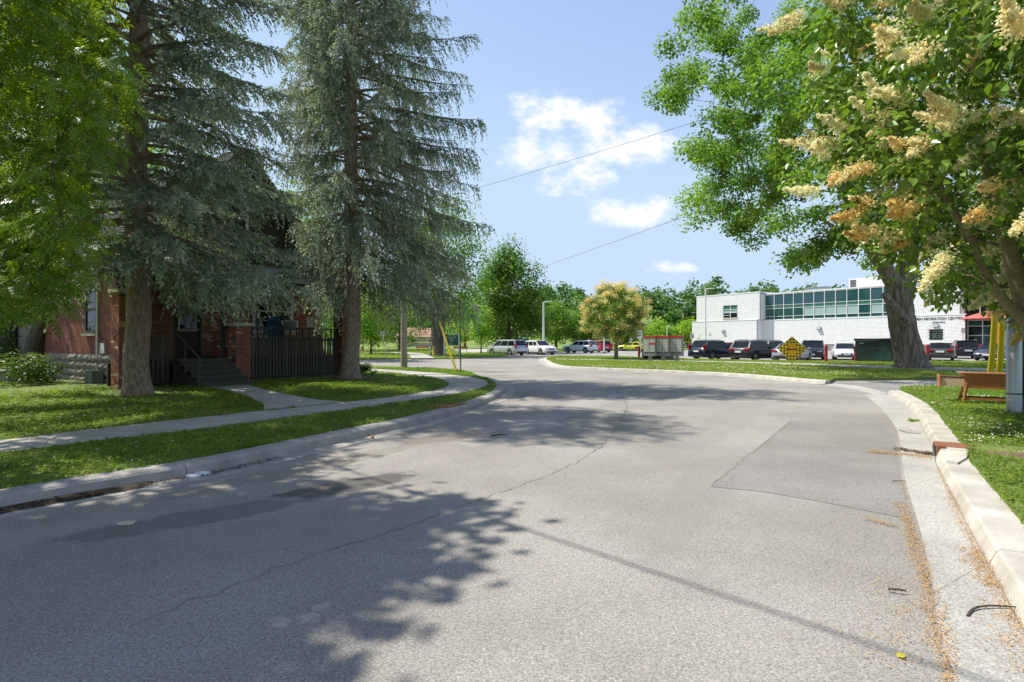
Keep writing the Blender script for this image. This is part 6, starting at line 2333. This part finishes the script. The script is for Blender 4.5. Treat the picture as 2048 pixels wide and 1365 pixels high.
M_BIN = mat('bin_plastic_reflections', (0.010, 0.022, 0.018), (0.03, 0.075, 0.058), rough=.3, scale=.9, detail=3, contrast=1.6)  # greenish smears in the colour stand in for reflections on dark plastic
p = gp(1750, 728.5, 0)
t = thing('utility_bin', 'big dark green steel bin with an overhanging lid left of the maple trunk', 'bin', p + Vector((.3, .5, 0)), math.radians(-36))
MB().box(-1.12, 1.12, -.6, .7, .08, 1.62).build('body', M_BIN, t, bevel=.02)
MB().box(-1.2, 1.2, -.7, .78, 1.623, 1.78).build('lid', M_BLACK, t, bevel=.02)
MB().box(-1.24, -1.13, -.35, .35, .9, 1.15).box(1.13, 1.24, -.35, .35, .9, 1.15).build('lifting_lug', M_BLACK, t)
MB().box(-1.1, -.98, -.612, -.602, .1, 1.6).build('rib', M_BLACK, t)
MB().box(.98, 1.1, -.612, -.602, .1, 1.6).build('rib', M_BLACK, t)
MB().box(-.86, -.62, -.61, -.602, 1.42, 1.46).build('maker_plate', M_PLATE, t)

for px, py, h, lab in ((1652, 728, 1.32, 'dark red bollard between the charcoal crossover and the white sedan'), (1711, 727, 1.30, 'dark red bollard at the left side of the dark bin'),
                       (1855, 727.5, 1.36, 'dark red bollard against the right side of the maple trunk'), (1278, 719, 1.15, 'rusty red bollard left of the mailboxes')):
    p = gp(px, py)
    t = thing('bollard', lab, 'bollard', p, 0, 'red steel bollards along the parking lot edge')
    MB().tube([(0, 0, -.05), (0, 0, h - .05)], .105, 12).tube([(0, 0, h - .05), (0, 0, h - .01), (0, 0, h + .02)], [.105, .09, .03], 12).build('post', M_RED, t)
    MB().tube([(0, 0, h * .74), (0, 0, h * .80)], .108, 12, cap=False).build('band', M_RED, t)


def lamp(label, px, d, top, arm, m=M_WHITE, r=.07, two=False, z0=0.0, group='lamp posts around the park and lot'):
    x = (px - CX) / FPX * d
    H = CAMH - (top - CY) / FPX * d - z0
    t = thing('street_lamp', label, 'lamp post', (x, d, z0), 0, group)
    MB().tube([(0, 0, 0), (0, 0, H)], [r * 1.25, r * .8], 8).build('pole', m, t)
    MB().box(-.2, .2, -.2, .2, 0, .25).build('footing', M_KERB, t)
    for s in ((1, -1) if two else (1,)):
        MB().tube([(0, 0, H - .06), (s * arm * .6, 0, H + .04)], r * .5, 6).build('arm', m, t)
        MB().box(min(s * arm * .55, s * arm * 1.1), max(s * arm * .55, s * arm * 1.1), -.14, .14, H, H + .11).build('lamp_head', m, t, bevel=.02)
    return t


lamp('pale lamp post rising behind the two leftmost parked white cars', 1087, 66, 604, .9, r=.12)
lamp('tall white lamp post in front of the left end of the recreation centre', 1411, 74, 578, 1.1, r=.11)
lamp('twin-headed lamp post with a notice board, right of the blossoming lilac', 1280, 76, 645, .3, two=True, r=.10)
lamp('white lamp post half hidden behind the crown of the blossoming lilac', 1208, 70, 640, .7, r=.09)
lamp('very tall thin floodlight pole against the wooded ridge', 1297, 140, 596, .9, M_STEEL, .12, True)
lamp('grey lamp post against the ridge just left of the white building', 1394, 125, 626, 1.0, M_STEEL, .11, True)
lamp('small white lamp above the mailboxes in front of yellow-green trees', 1334, 96, 654, .5, r=.08)
M_SIGNWHITE = mat('sign_white', (0.76, 0.77, 0.76), (0.7, 0.71, 0.7), rough=.45)
M_SIGNPINK = mat('sign_faded_red', (0.62, 0.30, 0.27), (0.66, 0.40, 0.36), rough=.5)


def sign(label, px, d, top, w, h, m, base=None, z0=0.1, pole=M_GALV, marks=None, rz=0, lean=0.0, diamond=False):
    x = (px - CX) / FPX * d
    H = CAMH - (top - CY) / FPX * d - z0
    t = thing('street_sign', label, 'sign', (x, d, z0), rz)
    MB().tube([(lean, 0, -.05), (0, 0, H)], .03, 6).build('post', pole, t)
    if diamond:
        MB().cbox((0, -.045, H - h / 2), w * .75, .012, w * .75, Matrix.Rotation(math.pi / 4, 3, 'Y')).build('plate', m, t)
    else:
        MB().box(-w / 2, w / 2, -.055, -.035, H - h, H + .02).build('plate', m, t)
    for (a, b, c, dd, mm) in marks or ():
        MB().box(a, b, -.061, -.0555, H + c, H + dd).build('print', mm, t)
    return t


sign('white notice sign on the pole beside the left mailbox', 1279, 62, 662, .62, .85, M_SIGNWHITE, marks=((-.22, .22, -.3, -.2, M_SIGNBLACK), (-.18, .18, -.55, -.45, M_SIGNBLACK)))
sign('small white and red parking sign at the left end of the white building', 1384, 56, 668, .38, .5, M_SIGNWHITE, marks=((-.13, .13, -.4, -.12, M_SIGNPINK),), pole=M_WHITE)
sign('faded red parking sign in front of the centre entrance', 1926, 58, 657, .42, .48, M_SIGNPINK, marks=((-.12, .12, -.32, -.16, M_SIGNWHITE),), pole=M_RED)
sign('grey back of a diamond sign beyond the yellow car', 1262, 84, 674, .6, .9, M_GALV, diamond=True)
sign('white square sign on a leaning post near the swing set', 765, 52, 664, .36, .36, M_SIGNWHITE, pole=M_WHITE, lean=.35, marks=((-.08, .08, -.24, -.1, M_SIGNBLACK),))
sign('thin dark street post at the corner beside the yellow guy guard', 919, 26.2, 600, .05, .4, M_DARKIRON, z0=.1, pole=M_DARKIRON, lean=.06)

p = gp(903.5, 712.3, .1)
t = thing('park_sign', 'green park sign between two white posts at the far corner', 'sign', p, .05)
M_PARKGREEN = mat('park_sign_green', (0.02, 0.085, 0.065), (0.025, 0.095, 0.07), rough=.4)
for s in (-1, 1):
    MB().box(s * .74 - .08, s * .74 + .08, -.08, .08, 0, 2.2).build('post', M_WHITE, t)
MB().box(-.655, .655, -.03, .03, 1.05, 2.1).build('board', M_PARKGREEN, t)
MB().box(-.82, .82, -.05, .05, 2.203, 2.28).build('cap', M_WHITE, t)
text('lettering', 'West Lions', .26, M_SIGNWHITE, t, (0, -.034, 1.78), (math.pi / 2, 0, 0), .003, .95)
text('lettering', 'Park', .26, M_SIGNWHITE, t, (0, -.034, 1.5), (math.pi / 2, 0, 0), .003, .4)
text('lettering', 'London', .17, M_SIGNWHITE, t, (-.2, -.034, 1.16), (math.pi / 2, 0, 0), .003, .55)

# ------------------------------------------------------------------ poles and wires
pB = Vector((-5.87, 29.9, .1))
t = thing('utility_pole', 'weathered grey utility pole on the corner grass right of the second spruce', 'utility pole', pB)
MB().tube([(0, 0, -.2), (0, 0, 4.5), (0, 0, 9.2)], [.19, .165, .13], 14).build('pole', M_POLE_OLD, t)
MB().beam((-.9, -.15, 8.7), (.9, -.15, 8.7), .1, .12).build('crossarm', M_POLE_OLD, t)
for x in (-.75, 0, .75):
    MB().tube([(x, -.15, 8.76), (x, -.15, 8.95)], .05, 8).build('insulator', M_WHITE, t)
gy = thing('guy_wire', 'guy wire with a yellow plastic guard leaning beside the grey utility pole', 'guy wire', (-2.62, 26.1, .1))
v = Vector((-5.87, 29.9, 8.4)) - Vector((-2.62, 26.1, .1))
MB().tube([(0, 0, 0), v], .018, 5).build('wire', M_GALV, gy)
MB().tube([v * .01, v * .30], .055, 8).build('guard', M_YELLOW, gy)

pA = Vector((10.72, 11.4, .1))
t = thing('utility_pole', 'brown wooden utility pole at the right edge behind the lilac branch', 'utility pole', pA)
MB().tube([(0, 0, -.2), (0, 0, 3), (0, 0, 9.2)], [.215, .205, .15], 18).build('pole', M_LOG, t)
MB().tube([(-.215, -.03, .1), (-.215, -.03, 3.2)], .012, 5).tube([(-.2, -.1, .35), (-.19, -.1, 1.0)], .02, 6).build('ground_wire', M_BLACK, t)
for z in (.95, 1.3, 1.65):
    MB().ball((-.19, -.09, z), .016).build('staple', M_STEEL, t)
MB().box(-.09, .18, -.232, -.222, 1.12, 1.32).build('tag_plate', mat('orange_tag', (.65, .22, .1), (.6, .2, .09), rough=.5), t)
MB().beam((-.9, .15, 8.9), (.9, .15, 8.9), .1, .12).build('crossarm', M_LOG, t)
c = thing('cable_guard', 'galvanised steel cable pipe strapped to the right-hand wooden pole', 'cable guard', (10.3, 11.28, .1))
MB().tube([(0, 0, -.1), (0, 0, 1.92), (.03, .02, 2.1), (.1, .06, 2.3)], [.128, .128, .09, .04], 18).build('pipe', M_GALV, c)
MB().tube([(.1, .06, 2.3), (.22, .1, 4.5), (.22, .1, 7.5)], .03, 6).build('cable', M_BLACK, c)
for z in (.42, 1.88):
    MB().tube([(.13 * math.cos(a), .13 * math.sin(a), z) for a in np.linspace(2.6, 6.9, 12)] + [(.34, .02, z)], .013, 5).build('strap', M_BLACK, c)
for i, (x0, y0, lab) in enumerate(((14.35, 16.6, 'yellow guy guard, the left one of the pair behind the teak desk'), (14.72, 16.7, 'yellow guy guard, the right one nearest the steel pipe'))):
    b = Vector((x0, y0, .1))
    g = thing('guy_wire', lab, 'guy wire', b, 0, 'yellow guarded guy wires of the right-hand pole')
    v = Vector((10.75, 11.5, 8.6 + .4 * i)) - b
    MB().tube([(0, 0, 0), v], .014, 5).build('wire', M_GALV, g)
    v2 = Vector((.0 + .17 * 1.0, -.1, 2.25 - .1 * i))
    MB().tube([v * .01, v * (.9 / v.z) + Vector((.04, 0, 0)), v * ((2.25 - .1 * i) / v.z)], .075, 10).build('guard', M_YELLOW, g)


def cable(label, a, b, r, sag=.25, n=24):
    a, b = Vector(a), Vector(b)
    pts = []
    for i in range(n + 1):
        f = i / n
        p = a.lerp(b, f)
        p.z -= 4 * sag * f * (1 - f)
        pts.append(p - a)
    o = MB().tube(pts, r, 5, cap=False).build('overhead_wire', M_BLACK)
    o.location = a
    return tag(o, label, 'wire')


cable('upper thin wire crossing the large cloud toward the maple', (-5.5, 29.9, 8.9), (10.6, 11.5, 8.35), .007, .12)
cable('lower black wire sloping across the sky from the maple to the far pyramid-shaped tree', at(945, 579, 76), (10.6, 11.45, 6.75), .009, .2)
a = H3(-2.75, 3.0, 4.4)
cable('thick wire high over the near street, out of the picture above', (-17.4, 18.3, 9.0), (9.0, -8.1, 9.0), .018, .0)
t = thing('utility_pole', 'wooden pole hidden by foliage beyond the left edge, carrying the street wire', 'utility pole', (-17.4, 18.4, .2))
MB().tube([(0, 0, -.2), (0, 0, 4.5), (0, 0, 9.4)], [.19, .165, .13], 12).build('pole', M_POLE_OLD, t)

# ------------------------------------------------------------------ the desk left out on the grass
t = thing('writing_desk', 'discarded orange teak desk with its drawer pulled out on the right lawn', 'desk', (11.22, 13.05, .12), math.radians(-30))
MB().box(-.50, .56, -.30, .28, .70, .735).build('top', M_DESKTOP, t, bevel=.006)
MB().box(-.42, .50, -.255, -.235, .36, .698).build('front_panel', M_DESK, t)
MB().box(-.42, -.40, -.234, .22, .36, .698).build('side_panel', M_DESK, t)
MB().box(.48, .50, -.234, .22, .36, .698).build('side_panel', M_DESK, t)
MB().box(-.40, .48, .20, .22, .36, .698).build('back_panel', M_DESK, t)
for x, y in ((-1, -1), (1, -1), (-1, 1), (1, 1)):
    cx = .04 + x * .42
    MB().beam((cx - .05 * x, y * .2 - .02, .70), (cx + .07 * x, y * .27 - .02, -.02), .035, .05).build('leg', M_DESK, t)
MB().beam((-.40, -.26, .12), (.48, -.26, .12), .03, .05).build('stretcher', M_DESK, t)
MB().beam((-.40, .22, .12), (.48, .22, .12), .03, .05).build('stretcher', M_BLACKWOOD, t)
dr = MB().box(-.86, -.40, -.19, -.178, .40, .63).box(-.86, -.40, .14, .152, .40, .63).box(-.86, -.40, -.177, .139, .40, .412).build('drawer', M_BIRCH, t)
MB().box(-.885, -.861, -.22, .18, .36, .67).build('drawer_front', M_DESK, dr)
MB().box(-.87, -.40, -.194, -.191, .60, .632).build('drawer_edge', M_BLACKWOOD, dr)

# ------------------------------------------------------------------ drains
pd = gp(918, 824)
dirv = Vector((.32, .95, 0)).normalized()
t = thing('storm_drain', 'rusty kerb inlet with dark bars in the left kerb', 'storm drain', (pd.x - .02, pd.y, 0), math.atan2(dirv.y, dirv.x))
MB().box(-.5, .5, .0, .62, .10, .152).build('plate', M_RUST, t, bevel=.006)
MB().box(-.48, .48, .02, .3, .0, .099).build('throat_shade', M_BLACK, t)  # solid black block in place of the opening's shade
for i in range(8):
    MB().box(-.46 + i * .13, -.44 + i * .13, -.012, .018, .012, .099).build('bar', M_RUST, t)
pr = gp(1880, 912)
t = thing('storm_drain', 'rusty iron inlet box set in the pale right kerb', 'storm drain', (6.03, 7.78, 0), math.atan2(.84, .54))
MB().box(-.2, .2, -.36, .04, .0, .155).build('box', M_RUST, t, bevel=.008)
MB().box(-.17, .17, .042, .05, .015, .13).build('throat_shade', M_BLACK, t)  # black plate standing in for the dark inside of the inlet
pad = [tuple(gp(x, y, .145)[:2]) for x, y in ((1893, 885), (1918, 889), (1938, 900), (1933, 915), (1915, 925), (1893, 921))]
struct(MB().prism(pad, .02, .142).build('drain_surround', M_KERB_NEW))

# ------------------------------------------------------------------ fallen blossom, twigs, scraps
M_PETAL = leafmat('fallen_blossom', (0.34, 0.155, 0.04), (0.62, 0.40, 0.12), trans=.15, rough=.9, tcol=(1, 1, .8))
M_DEBRIS = leafmat('leaf_litter', (0.045, 0.03, 0.02), (0.20, 0.13, 0.07), trans=.1, rough=.9, tcol=(1, 1, .8))


def litter(name, pts, s0, s1, m, z=.014, zr=.006, seed=0):
    rng = np.random.default_rng(seed)
    n = len(pts)
    P = np.c_[pts, z + rng.uniform(0, zr, n)]
    nr = rng.normal(0, .35, (n, 3)); nr[:, 2] = 1
    dr = rng.normal(0, 1, (n, 3)); dr[:, 2] = rng.normal(0, .15, n)
    V, F, k = kites(P, nr, dr, rng.uniform(s0, s1, n), .65, .12, .5)
    V[:, 2] = np.maximum(V[:, 2], z - .004)
    return stuff(obj(name, np_mesh(name, V, F, k, m, np.repeat(rng.random(n), 4))))


def along(px, n, wid, rng, taper=True):
    L = resample(W(*px), n=200)
    T = np.gradient(L, axis=0); T = unit(T)
    f = rng.random(n)
    i = (f * 199).astype(int)
    w = wid * (0.35 + .65 * np.abs(np.sin(f * 9 + 1)))
    return L[i] + np.stack([-T[i, 1], T[i, 0]], 1) * (rng.normal(0, 1, n) * w)[:, None] + rng.normal(0, .012, (n, 2))


rg = np.random.default_rng(8)
A = [along([(1797, 1005), (1815, 1050), (1835, 1110), (1858, 1190), (1880, 1280), (1898, 1365), (1905, 1420)], 2600, .035, rg),
     along([(1880, 940), (1902, 990), (1928, 1055), (1955, 1110), (1990, 1180), (2048, 1280), (2090, 1380)], 2000, .03, rg),
     along([(1945, 1100), (1960, 1130), (1985, 1180)], 900, .07, rg),
     along([(1740, 905), (1800, 910), (1865, 918)], 1500, .09, rg),
     along([(1720, 905), (1760, 907)], 150, .05, rg),
     along([(1790, 1150), (1800, 1220), (1820, 1300)], 420, .16, rg),
     along([(1730, 1040), (1790, 1055)], 200, .03, rg),
     along([(1700, 1250), (1760, 1330), (1850, 1340)], 120, .25, rg),
     along([(2000, 1210), (2030, 1300), (2060, 1365)], 420, .08, rg),
     along([(1800, 960), (1812, 1000)], 160, .012, rg)]
litter('fallen_blossom', np.concatenate(A), .007, .015, M_PETAL, .016, .008, 1)
litter('leaf_litter', np.concatenate([along([(1790, 900), (1865, 912)], 700, .07, rg), along([(1850, 908), (1872, 915)], 300, .07, rg)]), .008, .028, M_DEBRIS, .016, .02, 2)
litter('leaf_litter', np.concatenate([along([(-30, 1030), (60, 1012), (120, 1002), (205, 990)], 1700, .06, rg), along([(210, 988), (300, 972), (420, 950), (560, 918)], 500, .05, rg),
                                      along([(930, 822), (970, 808), (1000, 800)], 400, .09, rg), along([(940, 822), (990, 815), (1020, 790)], 250, .25, rg)]), .01, .035, M_DEBRIS, .012, .02, 3)
litter('leaf_litter', np.concatenate([along([(20, 1060), (150, 1030), (300, 1000)], 260, .2, rg), along([(300, 1020), (500, 985), (640, 960)], 260, .2, rg)]), .006, .02, M_PETAL, .006, .004, 4)
q = rg.random((500, 2)) * np.array([7, 12]) + np.array([-3, 2.6])
litter('road_grit', q, .003, .009, M_DEBRIS, .004, .003, 5)
# damp silt heaped against the left kerb
sl = MB()
ii = [i for i in range(len(KL)) if -6.0 < KL[i][0] < -4.1 and KL[i][1] > 3.5]
vs = []
for i in ii:
    f = (i - ii[0]) / max(1, len(ii) - 1)
    w = .05 + .16 * math.sin(math.pi * f) + random.uniform(-.03, .03)
    a, b = KL[i], KL[i] + (np.array([KL[i][1] - KL[i - 1][1], -(KL[i][0] - KL[i - 1][0])]) / np.linalg.norm(KL[i] - KL[i - 1])) * w
    vs += [(a[0], a[1], .035), ((a[0] + b[0]) / 2, (a[1] + b[1]) / 2, .022 + random.uniform(0, .012)), (b[0], b[1], .001)]
sl.add(vs, [f for k in range(len(ii) - 1) for f in ((k * 3, k * 3 + 1, k * 3 + 4, k * 3 + 3), (k * 3 + 1, k * 3 + 2, k * 3 + 5, k * 3 + 4))], True)
M_SILT = mat('gutter_silt', (0.035, 0.028, 0.02), (0.07, 0.055, 0.035), rough=1, scale=20, bump=.8, bscale=60)
stuff(sl.build('gutter_silt', M_SILT))
# soil showing by the right-hand kerb and round the trunks
for name, c, rx, ry, z in (('bare_soil', (6.75, 7.15), .5, .28, .139), ('bare_soil', (7.9, 7.0), 1.0, .22, .139), ('bare_soil', (-9.5, 13.95), .95, .9, .245), ('bare_soil', (-5.86, 20.1), .9, .85, .262)):
    pts = []
    for k in range(22):
        a = 2 * math.pi * k / 22
        f = 1 + .22 * math.sin(3 * a + c[0]) + random.uniform(-.1, .1)
        pts.append((c[0] + rx * f * math.cos(a), c[1] + ry * f * math.sin(a), z - .018))
    stuff(MB().add(pts + [(c[0], c[1], z)], [(k, (k + 1) % 22, 22) for k in range(22)], True).build(name, M_SOIL))

M_TWIG = mat('dead_twig', (0.10, 0.065, 0.045), (0.05, 0.035, 0.025), rough=.9, scale=30)


def twig(label, px, r, lift=.012):
    pts = [gp(x, y) for x, y in px]
    L = smooth_line([(p.x, p.y) for p in pts], .04)
    o0 = Vector((L[0][0], L[0][1], 0))
    n = len(L)
    P = [(L[i][0] - o0.x + random.uniform(-.003, .003), L[i][1] - o0.y, r + lift * math.sin(math.pi * i / n) + .008) for i in range(n)]
    o = MB().tube(P, [r * (1 - .5 * i / n) for i in range(n)], 6).build('twig', M_TWIG)
    o.location = o0
    return tag(o, label, 'twig')


twig('curved dead twig lying across the right gutter', [(1936, 1238), (1945, 1226), (1975, 1221), (2043, 1222)], .0075)
twig('short dark stick on the asphalt near the strip of orange petals', [(1777, 1184), (1795, 1188), (1812, 1190)], .009)
twig('thin twig bent across the gutter pan beyond the drain', [(1797, 862), (1815, 868), (1842, 870)], .006)
twig('small stick pointing from the petals at the asphalt joint', [(1783, 965), (1812, 967)], .005)
twig('dark stick lying in the sunny edge of the spruce shadow', [(983, 875), (1000, 873.5), (1014, 874)], .014)


def scrap(name, label, cat, px, py, rx, ry, th, m, seed, pinch=.15):
    rng = np.random.default_rng(seed)
    p = gp(px, py)
    n = 16
    pts = []
    for k in range(n):
        a = 2 * math.pi * k / n
        f = 1 + rng.uniform(-pinch, pinch)
        pts.append((rx * f * math.cos(a), ry * f * math.sin(a)))
    o = MB().prism(pts, .004, .004 + th).build(name, m, None, p, bevel=min(th * .3, .008))
    return tag(o, label, cat)


scrap('flat_stone', 'flat white stone in the left gutter, the lower of two', 'stone', 386, 956, .085, .05, .03, M_WHITE, 1)
scrap('flat_stone', 'flat white stone touching the left kerb, the upper of two', 'stone', 406, 950.5, .085, .05, .032, M_WHITE, 2)
scrap('paper_scrap', 'flattened pale scrap lying on the shaded asphalt', 'litter', 252, 1048, .085, .06, .006, M_CREAM, 3, .25)
M_YLEAF = leafmat('yellow_leaf', (.62, .52, .06), (.62, .52, .06), trans=.2)
hv, hf = heart_leaf()
o = obj('fallen_leaf', np_mesh('fallen_leaf', hv, np.array(hf).ravel(), 4, M_YLEAF, np.full(9, .5)), None, gp(1795, 1318) + Vector((0, 0, .012)), (0.1, 0.1, -1.3), .055)
tag(o, 'single yellow leaf lying on the asphalt near the right gutter', 'leaf')
b = MB().ball((0, 0, .03), .03).build('small_ball', mat('orange_ball', (.6, .3, .05), (.5, .24, .04)), None, gp(745, 878))
tag(b, 'tiny orange ball against the left kerb', 'ball')
gl_ = thing('fallen_sprig', 'fallen sprig of green leaves on the gutter beyond the drain', 'sprig', gp(1826, 844) + Vector((0, 0, .014)))
for k in range(7):
    obj('leaf', LEAFME[k % 4], gl_, (RNG.normal(0, .07), RNG.normal(0, .05), .01), (RNG.normal(0, .3), RNG.normal(0, .3), RNG.uniform(0, 6)), .1)
MB().tube([(-.12, 0, .006), (.12, .03, .01)], .004, 5).build('stem', M_TWIG, gl_)

# ------------------------------------------------------------------ things in the park
t = thing('swing_set', 'steel swing set with splayed legs in the park behind the grey pole', 'swing set', ((768 - CX) / FPX * 62, 62, .1), .25)
for x in (-2.2, 2.2):
    for y in (-.9, .9):
        MB().tube([(x + .1 * (1 if x > 0 else -1), y, 0), (x, 0, 2.25)], .04, 6).build('leg', M_GALV, t)
MB().tube([(-2.3, 0, 2.25), (2.3, 0, 2.25)], .045, 8).build('top_bar', M_GALV, t)
for x in (-1.2, 0.1, 1.3):
    s_ = MB().box(x - .22, x + .22, -.08, .08, .5, .54).build('seat', M_BLACK, t)
    MB().tube([(x - .2, 0, .54), (x - .2, 0, 2.22)], .012, 4).tube([(x + .2, 0, .54), (x + .2, 0, 2.22)], .012, 4).build('chain', M_GALV, s_)


def picnic(label, x, d, m):
    t = thing('picnic_table', label, 'picnic table', (x, d, .1), .3)
    for k in range(4):
        MB().box(-.9, .9, -.36 + k * .185, -.19 + k * .185, .72, .76).build('plank', m, t)
    for s in (-1, 1):
        MB().box(-.9, .9, s * .72 - .13, s * .72 + .13, .43, .47).build('bench', m, t)
        MB().beam((s * .6, -.75, 0), (s * .6, .2, .72), .05, .09).beam((s * .6, .75, 0), (s * .6, -.2, .72), .05, .09).build('leg', M_STEEL, t)
    return t


picnic('dark picnic table on the playground right of the swings', (787 - CX) / FPX * 66, 66, M_BLACKWOOD)
M_ORANGEB = mat('orange_bench', (0.50, 0.13, 0.05), (0.42, 0.1, 0.04), rough=.6)
for px, d, lab in ((845, 72, 'red bench on the park path left of the huge grey trunk'), (921, 69, 'orange bench beneath the green park sign')):
    t = thing('park_bench', lab, 'bench', ((px - CX) / FPX * d, d, .1), .1, 'benches by the ball court')
    for k in range(3):
        MB().box(-.9, .9, -.25 + k * .16, -.11 + k * .16, .44, .48).build('slat', M_ORANGEB, t)
    for k in range(2):
        MB().box(-.9, .9, .26, .29, .58 + k * .16, .71 + k * .16).build('slat', M_ORANGEB, t)
    for s in (-.75, .75):
        MB().box(s - .03, s + .03, -.22, .24, 0, .438).box(s - .03, s + .03, .2, .258, .44, .88).build('leg', M_STEEL, t)
p = gp(725, 704, .1)
t = thing('fire_hydrant', 'orange-red hydrant by the road right behind the second spruce', 'hydrant', p)
MB().tube([(0, 0, 0), (0, 0, .55), (0, 0, .6), (0, 0, .72), (0, 0, .82)], [.17, .16, .2, .17, .05], 12).build('barrel', M_ORANGEB, t)
for s in (-1, 1):
    MB().tube([(0, 0, .45), (s * .26, 0, .45)], .07, 8).build('outlet', M_ORANGEB, t)
for px, py, lab in ((866.5, 713.5, 'yellow post at the right side of the park path'), (1001, 703, 'yellow post near the ball court behind the minivan')):
    t = tag(MB().tube([(0, 0, 0), (0, 0, .95), (0, 0, 1.0)], [.09, .09, .04], 10).build('bollard', M_YELLOW, None, gp(px, py, .1)), lab, 'bollard', 'yellow park posts')
t = thing('basketball_hoop', 'white basketball hoop on a curved pole left of the minivan', 'basketball hoop', ((982 - CX) / FPX * 80, 80, .1), 0)
MB().tube([(0, 0, 0), (0, 0, 2.5), (.1, -.1, 2.9), (.55, -.2, 3.0)], .07, 8).build('pole', M_WHITE, t)
MB().box(.55, .6, -.9, .9, 2.75, 2.8).box(.55, .6, -.9, .9, 3.7, 3.75).box(.55, .6, -.9, -.85, 2.8, 3.7).box(.55, .6, .85, .9, 2.8, 3.7).box(.56, .58, -.3, .3, 2.95, 3.0).build('backboard', M_WHITE, t)
MB().tube([(.83 + .23 * math.cos(a), .23 * math.sin(a), 2.95) for a in np.linspace(0, 6.283, 15)], .015, 5).build('rim', M_ORANGEB, t)
M_TEALB = mat('teal_board', (0.03, 0.22, 0.17), (0.03, 0.2, 0.15), rough=.5)
t = thing('notice_hoarding', 'teal boards on posts showing over the roof of the minivan', 'sign', ((1043 - CX) / FPX * 96, 96, .1))
for a, b in ((-1.15, -.15), (-.02, 1.15)):
    MB().box(a, b, -.04, .0, 1.6, 2.25).build('panel', M_TEALB, t)
    MB().box(a + .1, b - .1, -.05, -.041, 1.95, 2.08).build('print', M_SIGNWHITE, t)
for x in (-1.2, -.08, 1.2):
    MB().box(x - .035, x + .035, .002, .07, 0, 2.3).build('post', M_GALV, t)


def chain_fence(label, x0, x1, y0, y1, H, top, step=3.0):
    a, b = Vector((x0, y0, .1)), Vector((x1, y1, .1))
    L = (b - a).length
    t = thing('chain_link_fence', label, 'fence', a, math.atan2(y1 - y0, x1 - x0))
    n = int(L / step)
    pm_ = MB().tube([(0, 0, 0), (0, 0, H)], .035, 6).mesh('post', M_GALV)
    for i in range(n + 1):
        obj('post', pm_, t, (L * i / n, 0, 0))
    MB().tube([(0, 0, H), (L, 0, H)], .05, 6).build('top_rail', top, t)
    m = MB()
    s = .22
    k = -int(H / s)
    while k * s < L:
        for sg in (1, -1):
            xa, xb = k * s, k * s + H
            za, zb = (0, H) if sg > 0 else (H, 0)
            if xa < 0:
                f = -xa / H; za = za + (zb - za) * f; xa = 0
            if xb > L:
                f = (xb - L) / (xb - max(xa, k * s)) if xb > xa else 0
                zb = zb - (zb - za) * min(1, f); xb = L
            if xb - xa > .05:
                m.add([(xa, 0, za - .006), (xb, 0, zb - .006), (xb, .006, zb + .006), (xa, .006, za + .006)], [(0, 1, 2, 3)])
        k += 1
    stuff(m.build('wire_mesh', M_GALV, t))
    return t


chain_fence('long chain link fence with a yellow top rail across the ball field', -22, 6, 104, 98, 1.2, M_YELLOW)
chain_fence('tall chain link backstop behind the white crossovers', 8, 21, 100, 100, 2.6, M_GALV)
chain_fence('low chain link fence behind the yellow car', 21.5, 36, 98, 104, 1.3, M_YELLOW)
t = thing('far_house', 'low tan-roofed house beyond the park, left of the huge grey trunk', 'house', ((848 - CX) / FPX * 150, 150, .1), .4)
MB().box(-6, 6, 0, 8, 0, 2.6).build('wall', M_CREAM, t)
M_TANROOF = mat('tan_roof', (0.42, 0.24, 0.15), (0.36, 0.2, 0.12), rough=.9)
MB().add([(-6.5, -.5, 2.6), (6.5, -.5, 2.6), (6.5, 8.5, 2.6), (-6.5, 8.5, 2.6), (-5, 4, 5.2), (5, 4, 5.2)], [(0, 1, 5, 4), (2, 3, 4, 5), (3, 0, 4), (1, 2, 5)]).build('roof', M_TANROOF, t)
for x in (-3, 2.2):
    w = MB().box(x - .7, x + .7, -.05, -.01, 1.0, 2.0).build('window', M_DARKGLASS, t)
    MB().box(x - .8, x + .8, -.07, -.01, 2.003, 2.1).box(x - .8, x + .8, -.07, -.01, .9, .997).build('frame', M_WHITE, w)
q = gp(731, 752, .2)
shrub('small dark plant at the right foot of the drooping spruce', (q.x, q.y, .22), .35, .5, 210, .09, 14, 40)

tri = 0
for me_ in {o.data for o in S.objects if o.type == 'MESH'}:
    n_ = len(me_.polygons)
    tri += len(me_.loops) - 2 * n_
print('unique triangles', tri, 'objects', len(S.objects))
